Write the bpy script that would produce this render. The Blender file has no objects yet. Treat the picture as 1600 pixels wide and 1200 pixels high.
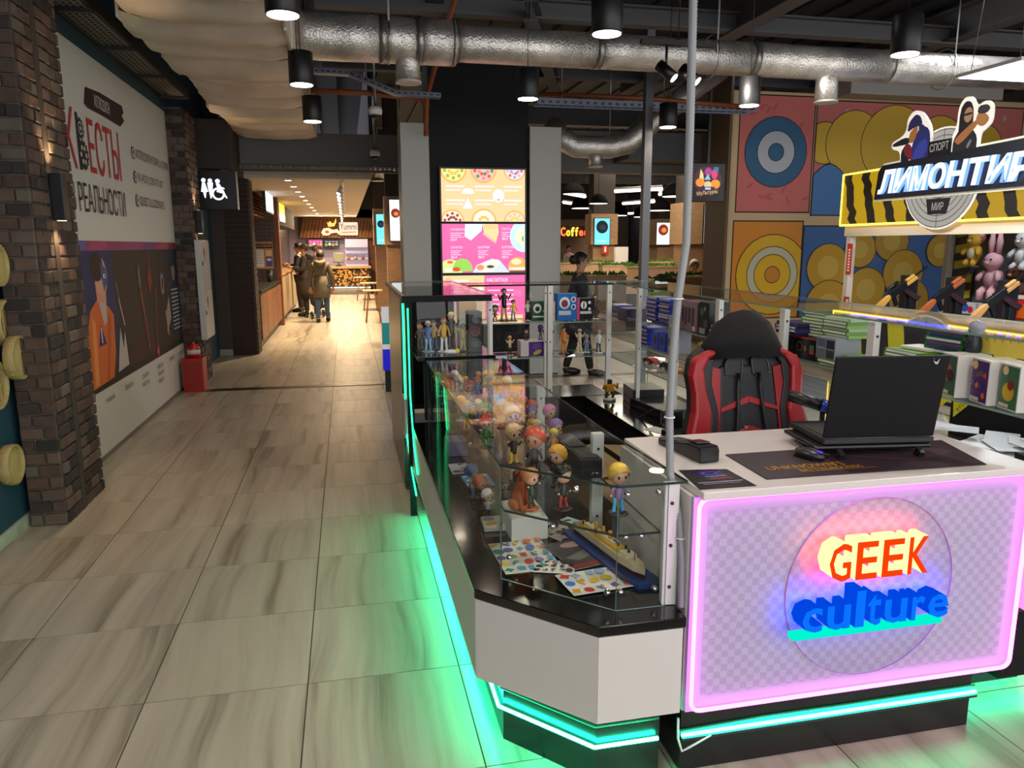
import bpy, bmesh, math, random
from mathutils import Vector, Matrix
from mathutils.geometry import interpolate_bezier, delaunay_2d_cdt
rnd = random.Random(7)
SC = bpy.context.scene
COL = SC.collection
PI = math.pi
# ---------------------------------------------------------------- camera
def set_camera():
    f, yaw, pitch, roll, h = 1175.175, .214240, .181905, -.0031825, 1.6985
    fw = Vector((math.sin(yaw)*math.cos(pitch), math.cos(yaw)*math.cos(pitch), -math.sin(pitch)))
    rt = Vector((math.cos(yaw), -math.sin(yaw), 0)); up = rt.cross(fw)
    R = math.cos(roll)*rt+math.sin(roll)*up; U = -math.sin(roll)*rt+math.cos(roll)*up
    cd = bpy.data.cameras.new('camera'); cd.sensor_width = 36; cd.sensor_fit = 'HORIZONTAL'
    cd.lens = f/1600*36; cd.clip_start = .05; cd.clip_end = 200
    o = bpy.data.objects.new('camera', cd); COL.objects.link(o)
    m = Matrix((R, U, -fw)).transposed().to_4x4(); m.translation = (0, 0, h)
    o.matrix_world = m; SC.camera = o
set_camera()
# ---------------------------------------------------------------- world, exposure, large lights
SC.view_settings.view_transform = 'Standard'
SC.view_settings.look = 'None'
SC.view_settings.gamma = 1
SC.view_settings.use_curve_mapping = False
SC.view_settings.exposure = 0.33
SC.cycles.transparent_max_bounces = 40
SC.cycles.max_bounces = 8
SC.cycles.use_denoising = True
SC.cycles.sample_clamp_indirect = 6
SC.cycles.caustics_reflective = False
SC.cycles.caustics_refractive = False
W = bpy.data.worlds.new('world'); SC.world = W; W.use_nodes = True
W.node_tree.nodes['Background'].inputs[0].default_value = (.95, .94, .96, 1)
W.node_tree.nodes['Background'].inputs[1].default_value = 2.3
def lamp(kind, loc, energy, color=(1, 1, 1), size=.1, rot=(0, 0, 0), spot=2.2, blend=.6, sy=None, parent=None):
    d = bpy.data.lights.new(kind.lower()+'_light', kind); d.energy = energy; d.color = color
    if kind == 'SPOT': d.spot_size = spot; d.spot_blend = blend; d.shadow_soft_size = size
    elif kind == 'AREA':
        d.size = size
        if sy: d.shape = 'RECTANGLE'; d.size_y = sy
    else: d.shadow_soft_size = size
    o = bpy.data.objects.new(d.name, d); COL.objects.link(o); o.location = loc; o.rotation_euler = rot
    return o
# ---------------------------------------------------------------- materials
def lin(h):
    if not isinstance(h, str): return tuple(h)[:3]
    h = h.lstrip('#'); o = []
    for i in (0, 2, 4):
        c = int(h[i:i+2], 16)/255
        o.append(c/12.92 if c <= .04045 else ((c+.055)/1.055)**2.4)
    return tuple(o)
_M = {}
def mat(name, col, rough=.5, metal=0, emit=0, ecol=None, spec=.5, noise=0, nscale=12, bump=0, bscale=60, alpha=1, trans=0, coat=0, col2=None, stretch=None):
    if name in _M: return _M[name]
    m = bpy.data.materials.new(name); m.use_nodes = True; nt = m.node_tree; b = nt.nodes['Principled BSDF']
    c = lin(col); b.inputs['Base Color'].default_value = (*c, 1)
    b.inputs['Roughness'].default_value = rough; b.inputs['Metallic'].default_value = metal
    b.inputs['Specular IOR Level'].default_value = spec
    if coat: b.inputs['Coat Weight'].default_value = coat; b.inputs['Coat Roughness'].default_value = .05
    if emit: b.inputs['Emission Color'].default_value = (*lin(ecol or col), 1); b.inputs['Emission Strength'].default_value = emit
    if alpha < 1: b.inputs['Alpha'].default_value = alpha
    if noise or bump:
        tc = nt.nodes.new('ShaderNodeTexCoord'); src = tc.outputs['Object']
        if stretch:
            mp = nt.nodes.new('ShaderNodeMapping'); mp.inputs['Scale'].default_value = stretch
            nt.links.new(src, mp.inputs['Vector']); src = mp.outputs[0]
        if noise:
            n = nt.nodes.new('ShaderNodeTexNoise'); n.inputs['Scale'].default_value = nscale; n.inputs['Detail'].default_value = 5
            nt.links.new(src, n.inputs['Vector'])
            r = nt.nodes.new('ShaderNodeValToRGB')
            d = lin(col2) if col2 else tuple(max(0, x*(1-noise)) for x in c)
            e = c if col2 else tuple(min(1, x*(1+noise*.6)) for x in c)
            r.color_ramp.elements[0].position = .32; r.color_ramp.elements[1].position = .68
            r.color_ramp.elements[0].color = (*d, 1); r.color_ramp.elements[1].color = (*e, 1)
            nt.links.new(n.outputs['Fac'], r.inputs['Fac']); nt.links.new(r.outputs['Color'], b.inputs['Base Color'])
        if bump:
            n2 = nt.nodes.new('ShaderNodeTexNoise'); n2.inputs['Scale'].default_value = bscale; n2.inputs['Detail'].default_value = 4
            nt.links.new(src, n2.inputs['Vector'])
            bp = nt.nodes.new('ShaderNodeBump'); bp.inputs['Strength'].default_value = bump; bp.inputs['Distance'].default_value = .01
            nt.links.new(n2.outputs['Fac'], bp.inputs['Height']); nt.links.new(bp.outputs[0], b.inputs['Normal'])
    _M[name] = m; return m
def emis(name, col, s):
    if name in _M: return _M[name]
    m = bpy.data.materials.new(name); m.use_nodes = True; nt = m.node_tree; nt.nodes.remove(nt.nodes['Principled BSDF'])
    e = nt.nodes.new('ShaderNodeEmission'); e.inputs[0].default_value = (*lin(col), 1); e.inputs[1].default_value = s
    nt.links.new(e.outputs[0], nt.nodes['Material Output'].inputs[0]); _M[name] = m; return m
def pane(name='pane_glass', tint=(.95, .985, .97), refl=1.0, rough=.0):
    """thin clear glass: mostly transparent, fresnel reflections"""
    if name in _M: return _M[name]
    m = bpy.data.materials.new(name); m.use_nodes = True; nt = m.node_tree; nt.nodes.remove(nt.nodes['Principled BSDF'])
    t = nt.nodes.new('ShaderNodeBsdfTransparent'); t.inputs[0].default_value = (*tint, 1)
    g = nt.nodes.new('ShaderNodeBsdfGlossy'); g.inputs['Roughness'].default_value = rough
    ge = nt.nodes.new('ShaderNodeNewGeometry'); d = nt.nodes.new('ShaderNodeVectorMath'); d.operation = 'DOT_PRODUCT'
    nt.links.new(ge.outputs['Incoming'], d.inputs[0]); nt.links.new(ge.outputs['Normal'], d.inputs[1]); prev = d.outputs['Value']
    for op, v in (('ABSOLUTE', None), ('SUBTRACT', 1), ('POWER', 5), ('MULTIPLY_ADD', .6*refl)):
        q = nt.nodes.new('ShaderNodeMath'); q.operation = op
        if op == 'SUBTRACT': q.inputs[0].default_value = 1; nt.links.new(prev, q.inputs[1])
        else:
            nt.links.new(prev, q.inputs[0])
            if v: q.inputs[1].default_value = v
            if op == 'MULTIPLY_ADD': q.inputs[2].default_value = .018*refl
        prev = q.outputs[0]
    x = nt.nodes.new('ShaderNodeMixShader')
    nt.links.new(prev, x.inputs[0]); nt.links.new(t.outputs[0], x.inputs[1]); nt.links.new(g.outputs[0], x.inputs[2])
    nt.links.new(x.outputs[0], nt.nodes['Material Output'].inputs[0]); _M[name] = m; return m
def attr_mat(name, rough=.5, emit=0, trans=0, spec=.4):
    if name in _M: return _M[name]
    m = bpy.data.materials.new(name); m.use_nodes = True; nt = m.node_tree; b = nt.nodes['Principled BSDF']
    a = nt.nodes.new('ShaderNodeAttribute'); a.attribute_name = 'Col'
    b.inputs['Roughness'].default_value = rough; b.inputs['Specular IOR Level'].default_value = spec
    if emit:
        b.inputs['Base Color'].default_value = (.01, .01, .01, 1)
        nt.links.new(a.outputs['Color'], b.inputs['Emission Color']); b.inputs['Emission Strength'].default_value = emit
    else: nt.links.new(a.outputs['Color'], b.inputs['Base Color'])
    _M[name] = m; return m
# ---------------------------------------------------------------- objects
def _link(o, parent=None, loc=None, rot=None):
    COL.objects.link(o)
    if parent is not None: o.parent = parent
    if loc is not None: o.location = loc
    if rot is not None: o.rotation_euler = rot
    return o
def thing(name, label, cat, loc=(0, 0, 0), rz=0, group=None):
    o = bpy.data.objects.new(name, None); o.empty_display_size = .05; _link(o, None, loc, (0, 0, rz))
    o['label'] = label; o['category'] = cat
    if group: o['group'] = group
    return o
def tag(o, label, cat, group=None):
    o['label'] = label; o['category'] = cat
    if group: o['group'] = group
    return o
def dup(root, loc, rz=None, label=None, scale=None):
    def cp(o, p):
        c = o.copy(); COL.objects.link(c)
        if p is not None: c.parent = p
        for ch in list(o.children):
            cp(ch, c)
        return c
    r = cp(root, None); r.location = loc
    if rz is not None: r.rotation_euler = (0, 0, rz)
    if scale: r.scale = (scale,)*3
    if label: r['label'] = label
    return r
def struct(o): o['kind'] = 'structure'; return o
def stuff(o): o['kind'] = 'stuff'; return o
def rotm(rx=0, ry=0, rz=0):
    return Matrix.Rotation(rz, 3, 'Z') @ Matrix.Rotation(ry, 3, 'Y') @ Matrix.Rotation(rx, 3, 'X')
class MB:
    def __init__(s): s.v = []; s.f = []; s.m = []; s.s = []
    def add(s, vs, fs, m=0, sm=False):
        o = len(s.v); s.v += [tuple(x) for x in vs]
        for f in fs: s.f.append([i+o for i in f]); s.m.append(m); s.s.append(sm)
        return s
    def box(s, c, d, m=0, rot=None, taper=1):
        c = Vector(c); x, y, z = d[0]/2, d[1]/2, d[2]/2; vs = []
        for k in (-1, 1):
            t = taper if k > 0 else 1
            for a, b in ((-1, -1), (1, -1), (1, 1), (-1, 1)):
                p = Vector((a*x*t, b*y*t, k*z)); vs.append(c+(rot @ p if rot is not None else p))
        return s.add(vs, [(3, 2, 1, 0), (4, 5, 6, 7), (0, 1, 5, 4), (1, 2, 6, 5), (2, 3, 7, 6), (3, 0, 4, 7)], m)
    def bx(s, a, b, m=0):
        return s.box([(p+q)/2 for p, q in zip(a, b)], [abs(q-p) for p, q in zip(a, b)], m)
    def prism(s, pts, z0, z1, m=0, fn=None):
        n = len(pts); fn = fn or (lambda u, v, w: (u, v, w))
        vs = [fn(u, v, z0) for u, v in pts]+[fn(u, v, z1) for u, v in pts]
        fs = [tuple(range(n))[::-1], tuple(range(n, 2*n))]+[(i, (i+1) % n, n+(i+1) % n, n+i) for i in range(n)]
        return s.add(vs, fs, m)
    def ring(s, path, rads, n=8, m=0, cap=True, closed=False, sm=True):
        P = [Vector(p) for p in path]; k = len(P)
        if not hasattr(rads, '__len__'): rads = [rads]*k
        vs = []; pu = None
        for i, p in enumerate(P):
            if closed: t = P[(i+1) % k]-P[i-1]
            else: t = P[min(i+1, k-1)]-P[max(i-1, 0)]
            t.normalize()
            if pu is None: pu = Vector((0, 0, 1)).cross(t) if abs(t.z) < .9 else Vector((1, 0, 0)).cross(t)
            u = (pu-t*pu.dot(t)).normalized(); pu = u; w = t.cross(u)
            for j in range(n):
                a = 2*PI*j/n; vs.append(p+(u*math.cos(a)+w*math.sin(a))*rads[i])
        fs = []
        for i in range(k if closed else k-1):
            for j in range(n):
                a = i*n+j; b = i*n+(j+1) % n; c = ((i+1) % k)*n
                fs.append((a, b, c+(j+1) % n, c+j))
        s.add(vs, fs, m, sm)
        if cap and not closed:
            o = len(s.v)-len(vs)
            s.f.append([o+j for j in range(n)][::-1]); s.m.append(m); s.s.append(False)
            s.f.append([o+(k-1)*n+j for j in range(n)]); s.m.append(m); s.s.append(False)
        return s
    def cyl(s, a, b, r, n=12, m=0, r1=None, cap=True):
        return s.ring([a, b], [r, r if r1 is None else r1], n, m, cap)
    def lathe(s, prof, o=(0, 0, 0), n=16, m=0, sm=True, rot=None):
        o = Vector(o); vs = []
        for r, z in prof:
            for j in range(n):
                a = 2*PI*j/n; p = Vector((r*math.cos(a), r*math.sin(a), z)); vs.append(o+(rot @ p if rot is not None else p))
        fs = []
        for i in range(len(prof)-1):
            for j in range(n): fs.append((i*n+j, i*n+(j+1) % n, (i+1)*n+(j+1) % n, (i+1)*n+j))
        s.add(vs, fs, m, sm); q = len(s.v)-len(vs)
        s.f.append([q+j for j in range(n)][::-1]); s.m.append(m); s.s.append(False)
        s.f.append([q+(len(prof)-1)*n+j for j in range(n)]); s.m.append(m); s.s.append(False)
        return s
    def ball(s, c, r, m=0, nu=12, nv=8, rot=None):
        if not hasattr(r, '__len__'): r = (r, r, r)
        c = Vector(c); vs = []
        for i in range(nv+1):
            t = PI*i/nv
            for j in range(nu):
                a = 2*PI*j/nu; p = Vector((r[0]*math.sin(t)*math.cos(a), r[1]*math.sin(t)*math.sin(a), r[2]*math.cos(t)))
                vs.append(c+(rot @ p if rot is not None else p))
        fs = []
        for i in range(nv):
            for j in range(nu):
                q = [(i+1)*nu+j, (i+1)*nu+(j+1) % nu, i*nu+(j+1) % nu, i*nu+j]
                if i == 0: q = [q[0], q[1], q[3]]
                if i == nv-1: q = [q[0], q[2], q[3]] if i else q
                fs.append(q)
        return s.add(vs, fs, m, True)
    def quad(s, pts, m=0): return s.add(pts, [tuple(range(len(pts)))], m)
    def build(s, name, mats, parent=None, world=False, bev=0, loc=None, rot=None, seg=2, sub=0):
        me = bpy.data.meshes.new(name)
        vs = s.v
        if world and parent is not None:
            w = Vector((0, 0, 0)); p = parent
            while p is not None: w = w+Vector(p.location); p = p.parent
            vs = [tuple(Vector(v)-w) for v in vs]
        me.from_pydata(vs, [], s.f)
        for x in (mats if isinstance(mats, (list, tuple)) else [mats]): me.materials.append(x)
        me.polygons.foreach_set('material_index', s.m); me.polygons.foreach_set('use_smooth', s.s)
        me.update()
        o = bpy.data.objects.new(name, me); _link(o, parent, loc, rot)
        if bev:
            b = o.modifiers.new('bevel', 'BEVEL'); b.width = bev; b.segments = seg; b.limit_method = 'ANGLE'; b.angle_limit = .6
        if sub:
            b = o.modifiers.new('sub', 'SUBSURF'); b.levels = sub; b.render_levels = sub
        return o
# ---------------------------------------------------------------- lettering and flat print
_T = {}
def text_geo(s, bold=0.0, ext=0.0):
    k = (s, bold, ext)
    if k in _T: return _T[k]
    c = bpy.data.curves.new('t', 'FONT'); c.body = s; c.resolution_u = 2; c.offset = bold; c.extrude = ext; c.fill_mode = 'BOTH' if ext else 'FRONT'
    o = bpy.data.objects.new('t', c); COL.objects.link(o)
    dg = bpy.context.evaluated_depsgraph_get(); dg.update()
    if ext:
        me = bpy.data.meshes.new_from_object(o.evaluated_get(dg))
        vs = [tuple(v.co) for v in me.vertices]; fs = [tuple(p.vertices) for p in me.polygons]; bpy.data.meshes.remove(me)
    else:
        loops = []
        for sp in o.to_curve(dg).splines:
            b = sp.bezier_points; L = []
            for i in range(len(b)):
                p, q = b[i], b[(i+1) % len(b)]; st = (p.handle_right-p.co).length < 1e-5 and (q.handle_left-q.co).length < 1e-5
                d = (q.co-p.co).normalized()
                if abs((p.handle_right-p.co).cross(d).length)+abs((q.handle_left-q.co).cross(d).length) < 1e-4: st = True
                pts = [p.co] if st else [v for v in interpolate_bezier(p.co, p.handle_right, q.handle_left, q.co, 5)[:-1]]
                L += [(v.x, v.y) for v in pts]
            if len(L) > 2: loops.append(L)
        o.to_curve_clear(); V = []; E = []
        for L in loops: k0 = len(V); V += [Vector(v) for v in L]; E += [(k0+i, k0+(i+1) % len(L)) for i in range(len(L))]
        vs, fs = [], []
        if V:
            r = delaunay_2d_cdt(V, E, [], 0, 1e-6); vs = [(v.x, v.y, 0) for v in r[0]]
            for f in r[2]:
                x = sum(vs[i][0] for i in f)/len(f); y = sum(vs[i][1] for i in f)/len(f); w = 0
                for L in loops:
                    for i in range(len(L)):
                        (ax, ay), (bx, by) = L[i-1], L[i]
                        if (ay > y) != (by > y) and x < ax+(y-ay)/(by-ay)*(bx-ax): w += 1 if by > ay else -1
                if w: fs.append(tuple(f))
    bpy.data.objects.remove(o); bpy.data.curves.remove(c)
    if vs:
        x0 = min(v[0] for v in vs); x1 = max(v[0] for v in vs); y0 = min(v[1] for v in vs); y1 = max(v[1] for v in vs)
        vs = [((v[0]-x0)/max(1e-6, x1-x0), (v[1]-y0)/max(1e-6, y1-y0), v[2]) for v in vs]
    _T[k] = (vs, fs); return _T[k]
class Print:
    """flat print: coloured areas laid over one another in thin layers; u right, v up, metres"""
    def __init__(s, org, right, up, step=.00012):
        s.o = Vector(org); s.r = Vector(right).normalized(); s.u = Vector(up).normalized(); s.n = s.r.cross(s.u); s.k = 0; s.step = step
        s.v = []; s.f = []; s.c = []; s.clip = None
    def poly(s, pts, col, hold=False):
        if not hold: s.k += 1
        if s.clip:
            x0, y0, x1, y1 = s.clip
            for ax, lim, sg in ((0, x0, 1), (0, x1, -1), (1, y0, 1), (1, y1, -1)):
                o = []
                for i, p in enumerate(pts):
                    r = pts[i-1]; a = (p[ax]-lim)*sg; b = (r[ax]-lim)*sg
                    if (a >= 0) != (b >= 0): t = b/(b-a); o.append((r[0]+(p[0]-r[0])*t, r[1]+(p[1]-r[1])*t))
                    if a >= 0: o.append(p)
                pts = o
            if len(pts) < 3: return s
        q = len(s.v); s.v += [tuple(s.o+s.r*a+s.u*b+s.n*s.k*s.step) for a, b in pts]
        s.f.append(list(range(q, q+len(pts)))); s.c.append((*lin(col), 1)); return s
    def rect(s, x0, y0, x1, y1, col, hold=False): return s.poly([(x0, y0), (x1, y0), (x1, y1), (x0, y1)], col, hold)
    def ell(s, x, y, rx, ry, col, n=20, a0=0, a1=2*PI, hold=False, rot=0):
        p = [(rx*math.cos(a0+(a1-a0)*i/n), ry*math.sin(a0+(a1-a0)*i/n)) for i in range(n if a1-a0 > 6.28 else n+1)]
        c, q = math.cos(rot), math.sin(rot)
        return s.poly([(x+a*c-b*q, y+a*q+b*c) for a, b in p], col, hold)
    def line(s, x0, y0, x1, y1, w, col, hold=False):
        dx, dy = x1-x0, y1-y0; L = math.hypot(dx, dy) or 1; nx, ny = -dy/L*w/2, dx/L*w/2
        return s.poly([(x0-nx, y0-ny), (x1-nx, y1-ny), (x1+nx, y1+ny), (x0+nx, y0+ny)], col, hold)
    def text(s, t, x0, y0, x1, y1, col, bold=0.0, rot=0):
        vs, fs = text_geo(t, bold); s.k += 1; q = len(s.v); c, d = math.cos(rot), math.sin(rot)
        for v in vs:
            a = (x1-x0)*v[0]; b = (y1-y0)*v[1]; a, b = x0+a*c-b*d, y0+a*d+b*c
            s.v.append(tuple(s.o+s.r*a+s.u*b+s.n*s.k*s.step))
        for f in fs: s.f.append([i+q for i in f]); s.c.append((*lin(col), 1))
        return s
    def build(s, name, m, parent=None, world=False):
        me = bpy.data.meshes.new(name); vs = s.v
        if world and parent is not None:
            w = Vector((0, 0, 0)); p = parent
            while p is not None: w = w+Vector(p.location); p = p.parent
            vs = [tuple(Vector(v)-w) for v in vs]
        me.from_pydata(vs, [], s.f); me.materials.append(m)
        a = me.color_attributes.new('Col', 'FLOAT_COLOR', 'CORNER'); d = []
        for f, c in zip(s.f, s.c): d += list(c)*len(f)
        a.data.foreach_set('color', d); me.update()
        o = bpy.data.objects.new(name, me); return _link(o, parent)
PRINT = attr_mat('print_matte', .6); GLOSSP = attr_mat('print_gloss', .25); SCREEN = attr_mat('print_screen', .3, emit=1.0)
BLACK = mat('black_plastic', '#0d0d0f', .4); WHITEP = mat('white_laminate', '#d9d6d2', .35)
METAL = mat('steel', '#a8a8a8', .3, 1); DGREY = mat('dark_grey', '#2a2b2e', .6); ALU = mat('white_post', '#d4d4d0', .4)
# ---------------------------------------------------------------- lamps that light the place, plus a few added fill lights
WARM = (1, .80, .60); NEUT = (1, .90, .78)
PEND = [(-.29, 4.74, 0), (-.29, 6.66, 0), (-.28, 8.53, 0), (1.64, 4.74, 0), (1.65, 6.88, 0), (3.56, 8.17, 0), (3.77, 6.79, 0), (3.83, 4.81, 0)]
for x, y, _ in PEND: lamp('SPOT', (x, y, 2.985), 44, WARM, .08, spot=2.6, blend=.8)
for x, y in ((-.29, 2.8), (1.64, 2.8), (-.29, .8), (1.64, .8), (3.8, 2.8), (3.8, .8), (-.29, -1.2), (1.64, -1.2), (3.8, -1.2)):
    lamp('SPOT', (x, y, 2.985), 44, NEUT, .08, spot=2.6, blend=.8)
for y in (14.5, 17.5, 20.5, 23.5, 26.5): lamp('SPOT', (-.25, y, 2.68), 560, (1, .74, .45), .1, spot=2.6, blend=.9)
lamp('AREA', (6.0, 15.3, 3.6), 160, (1, .86, .68), 3.0)  # added fill without a fixture, hidden behind the header, brightens the food court
lamp('AREA', (9.5, 20.5, 4.3), 300, (1, .86, .68), 4.0)  # second added food court fill, kept out of view above the header
for y in (4.8, 6.6): lamp('SPOT', (6.7, y, 4.3), 190, (.92, .95, 1), .15, spot=2.2, blend=.9)  # added ceiling spots with no fixtures, brighten the stand and its plush prizes
lamp('AREA', (4.98, 4.98, 2.95), 70, (.92, .95, 1), .58)
lamp('SPOT', (3.2, 6.4, 3.2), 260, (1, .93, .84), .06, rot=(1.35, 0, -1.35), spot=1.3, blend=.8)
# ---------------------------------------------------------------- floor
def tile_mat():
    m = bpy.data.materials.new('floor_tile'); m.use_nodes = True; nt = m.node_tree; b = nt.nodes['Principled BSDF']; L = nt.links
    g = nt.nodes.new('ShaderNodeNewGeometry'); oi = nt.nodes.new('ShaderNodeObjectInfo')
    mul = nt.nodes.new('ShaderNodeMath'); mul.operation = 'MULTIPLY'; mul.inputs[1].default_value = 37; L.new(oi.outputs['Random'], mul.inputs[0])
    cb = nt.nodes.new('ShaderNodeCombineXYZ'); L.new(mul.outputs[0], cb.inputs[0]); L.new(mul.outputs[0], cb.inputs[2])
    ad = nt.nodes.new('ShaderNodeVectorMath'); ad.operation = 'ADD'; L.new(g.outputs['Position'], ad.inputs[0]); L.new(cb.outputs[0], ad.inputs[1])
    # gentle sideways drift of the veins
    w = nt.nodes.new('ShaderNodeTexNoise'); w.inputs['Scale'].default_value = 1.1; w.inputs['Detail'].default_value = 1; L.new(ad.outputs[0], w.inputs['Vector'])
    mx = nt.nodes.new('ShaderNodeVectorMath'); mx.operation = 'MULTIPLY_ADD'; mx.inputs[1].default_value = (.16, 0, 0); L.new(w.outputs['Color'], mx.inputs[0]); L.new(ad.outputs[0], mx.inputs[2])
    mp = nt.nodes.new('ShaderNodeMapping'); mp.inputs['Scale'].default_value = (1, .045, 1); L.new(mx.outputs[0], mp.inputs['Vector'])
    n = nt.nodes.new('ShaderNodeTexNoise'); n.inputs['Scale'].default_value = 9; n.inputs['Detail'].default_value = 6; n.inputs['Roughness'].default_value = .6; L.new(mp.outputs[0], n.inputs['Vector'])
    r = nt.nodes.new('ShaderNodeValToRGB'); e = r.color_ramp.elements
    e[0].position = .33; e[0].color = (*lin('#7e7361'), 1); e[1].position = .66; e[1].color = (*lin('#b3a999'), 1)
    q = r.color_ramp.elements.new(.43); q.color = (*lin('#9c9282'), 1); q = r.color_ramp.elements.new(.52); q.color = (*lin('#a89e8d'), 1)
    L.new(n.outputs['Fac'], r.inputs['Fac']); L.new(r.outputs['Color'], b.inputs['Base Color'])
    b.inputs['Roughness'].default_value = .33; b.inputs['Specular IOR Level'].default_value = .42
    return m
TILE = tile_mat()
fl = MB().bx((-9, -4, -.12), (16, 36, -.004)).build('floor', mat('grout', '#3f382e', .8)); struct(fl)
TX, TY = .6, .62655
tm = MB().box((0, 0, -.006), (TX-.005, TY-.005, .012)); tile0 = None; far = MB()
for i in range(-4, 14):
    for j in range(-3, 50):
        x = -.2155+.6*(i+.5); y = 2.818+TY*(j+.5)
        near = (y < 9.4 and (-2.05 < x < .7 or .7 < x < 2.9)) or (9.4 < y < 15 and -1.7 < x < .9)
        if y < .6: near = False
        if near:
            if tile0 is None: tile0 = tm.build('tile', TILE, fl, loc=(x, y, 0))
            else:
                c = tile0.copy(); COL.objects.link(c); c.location = (x, y, 0)
        else: far.box((x, y, -.006), (TX-.005, TY-.005, .012))
stuff(far.build('far_tiles', TILE, fl))
th = MB().bx((-1.75, 9.36, 0), (4.6, 9.50, .006)); struct(th.build('trim_1', mat('threshold_steel', '#4a4541', .3, 1, noise=.5, nscale=6)))
# ---------------------------------------------------------------- ceiling deck and beams
DECK = mat('dark_deck', '#2b2d33', .7)
ce = MB()
for k in range(110):
    x = -9+k*.23; ce.bx((x, -4, 4.62+(.05 if k % 2 else 0)), (x+.232, 36, 4.75))
struct(ce.build('ceiling', DECK))
BEAM = mat('beam_grey', '#46474a', .6); BEAM2 = mat('beam_light', '#525253', .6)
def ibeam(a, b, h=.3, w=.2, m=BEAM, name='ceiling_beam'):
    a = Vector(a); b = Vector(b); d = (b-a); L = d.length; ang = math.atan2(d.y, d.x); mb = MB(); R = rotm(rz=ang); c = (a+b)/2
    mb.box(c+Vector((0, 0, h/2-.01)), (L, w, .02), rot=R); mb.box(c-Vector((0, 0, h/2-.01)), (L, w, .02), rot=R); mb.box(c, (L, .012, h-.04), rot=R)
    return struct(mb.build(name, m))
for y in (6.2, 8.3, 9.6, 11.0): ibeam((-.2, y, 4.15), (9, y, 4.15), .2, .16, BEAM2)
ibeam((4.4, 3.2, 4.2), (4.4, 12, 4.2), .34, .22, BEAM2); ibeam((7.2, 3.0, 4.25), (7.2, 12, 4.25), .34, .22); ibeam((1.9, 7.8, 4.0), (3.2, 11.5, 4.0), .2, .14); ibeam((1.0, 3, 4.3), (1.0, 12, 4.3), .3, .18)
for y in (3.6, 5.1): MB().cyl((-1, y, 4.25), (9, y, 4.25), .045, 10).build('sprinkler_pipe', mat('pipe_grey', '#4d5058', .5))
for o in [o for o in COL.objects if o.name.startswith('sprinkler_pipe')]: struct(o)
# header beam across the mouth of the corridor, deep grey, with a slotted tray along its foot
hb = MB().bx((-1.45, 12.0, 2.86), (1.0, 12.3, 3.35)).build('trim_2', mat('header_grey', '#6b6967', .6)); struct(hb)
t = thing('cable_tray', 'long slotted metal cable tray along the foot of the grey header over the corridor mouth', 'cable tray', (-.2, 11.93, 2.78))
MB().bx((-1.25, -.07, 0), (1.2, -.02, .03)).bx((-1.25, -.07, .085), (1.2, -.02, .1)).build('rail', mat('tray_dark', '#3b3a38', .5, .4), t)
mb = MB()
for k in range(36): mb.bx((-1.25+k*.07, -.06, .03), (-1.215+k*.07, -.03, .085))
stuff(mb.build('rung', mat('tray_rib', '#6d675e', .5, .3), t))
# ---------------------------------------------------------------- left wall
BLUE = mat('teal_paint', '#1f4150', .6, bump=.08, bscale=200)
struct(MB().bx((-2.25, -3, 0), (-2.0, 12.5, 4.62)).build('wall_left', BLUE))
bb = MB()
for k in range(14): bb.bx((-2.0, -1.05+k*.45, 0), (-1.985, -.603+k*.45, .075))
struct(bb.build('baseboard_left', mat('pale_skirting', '#a7ad99', .5, noise=.2, nscale=8)))
struct(MB().bx((-2.0, 5.66, 0), (-1.975, 9.8, .03)).build('baseboard_poster', mat('skirting_grey', '#6f6a62', .5)))
def brick_mat(name, cols, dark=1.0):
    m = bpy.data.materials.new(name); m.use_nodes = True; nt = m.node_tree; b = nt.nodes['Principled BSDF']; L = nt.links
    oi = nt.nodes.new('ShaderNodeObjectInfo'); r = nt.nodes.new('ShaderNodeValToRGB'); r.color_ramp.interpolation = 'LINEAR'
    el = r.color_ramp.elements
    el[0].color = (*lin(cols[0]), 1); el[1].color = (*lin(cols[-1]), 1)
    for i, c in enumerate(cols[1:-1]): el.new((i+1)/(len(cols)-1)).color = (*lin(c), 1)
    tc = nt.nodes.new('ShaderNodeTexCoord'); n = nt.nodes.new('ShaderNodeTexNoise'); n.inputs['Scale'].default_value = 14; n.inputs['Detail'].default_value = 6
    ad = nt.nodes.new('ShaderNodeVectorMath'); L.new(tc.outputs['Object'], ad.inputs[0]); L.new(oi.outputs['Random'], ad.inputs[1]); L.new(ad.outputs[0], n.inputs['Vector'])
    mm = nt.nodes.new('ShaderNodeMath'); mm.operation = 'MULTIPLY_ADD'; mm.inputs[1].default_value = .55; L.new(n.outputs['Fac'], mm.inputs[0])
    m2 = nt.nodes.new('ShaderNodeMath'); m2.operation = 'MULTIPLY_ADD'; m2.inputs[1].default_value = .9; m2.inputs[2].default_value = -.22; L.new(oi.outputs['Random'], m2.inputs[0]); L.new(m2.outputs[0], mm.inputs[2])
    L.new(mm.outputs[0], r.inputs['Fac']); L.new(r.outputs['Color'], b.inputs['Base Color']); b.inputs['Roughness'].default_value = .85
    bp = nt.nodes.new('ShaderNodeBump'); bp.inputs['Strength'].default_value = .35; bp.inputs['Distance'].default_value = .006; L.new(n.outputs['Fac'], bp.inputs['Height']); L.new(bp.outputs[0], b.inputs['Normal'])
    return m
BRICK = brick_mat('brick_brown', ['#262120', '#3a2d29', '#503c34', '#60483d', '#5f564c'])
MORT = mat('mortar', '#5c574f', .9, noise=.3, nscale=30)
_bm = {}
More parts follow.
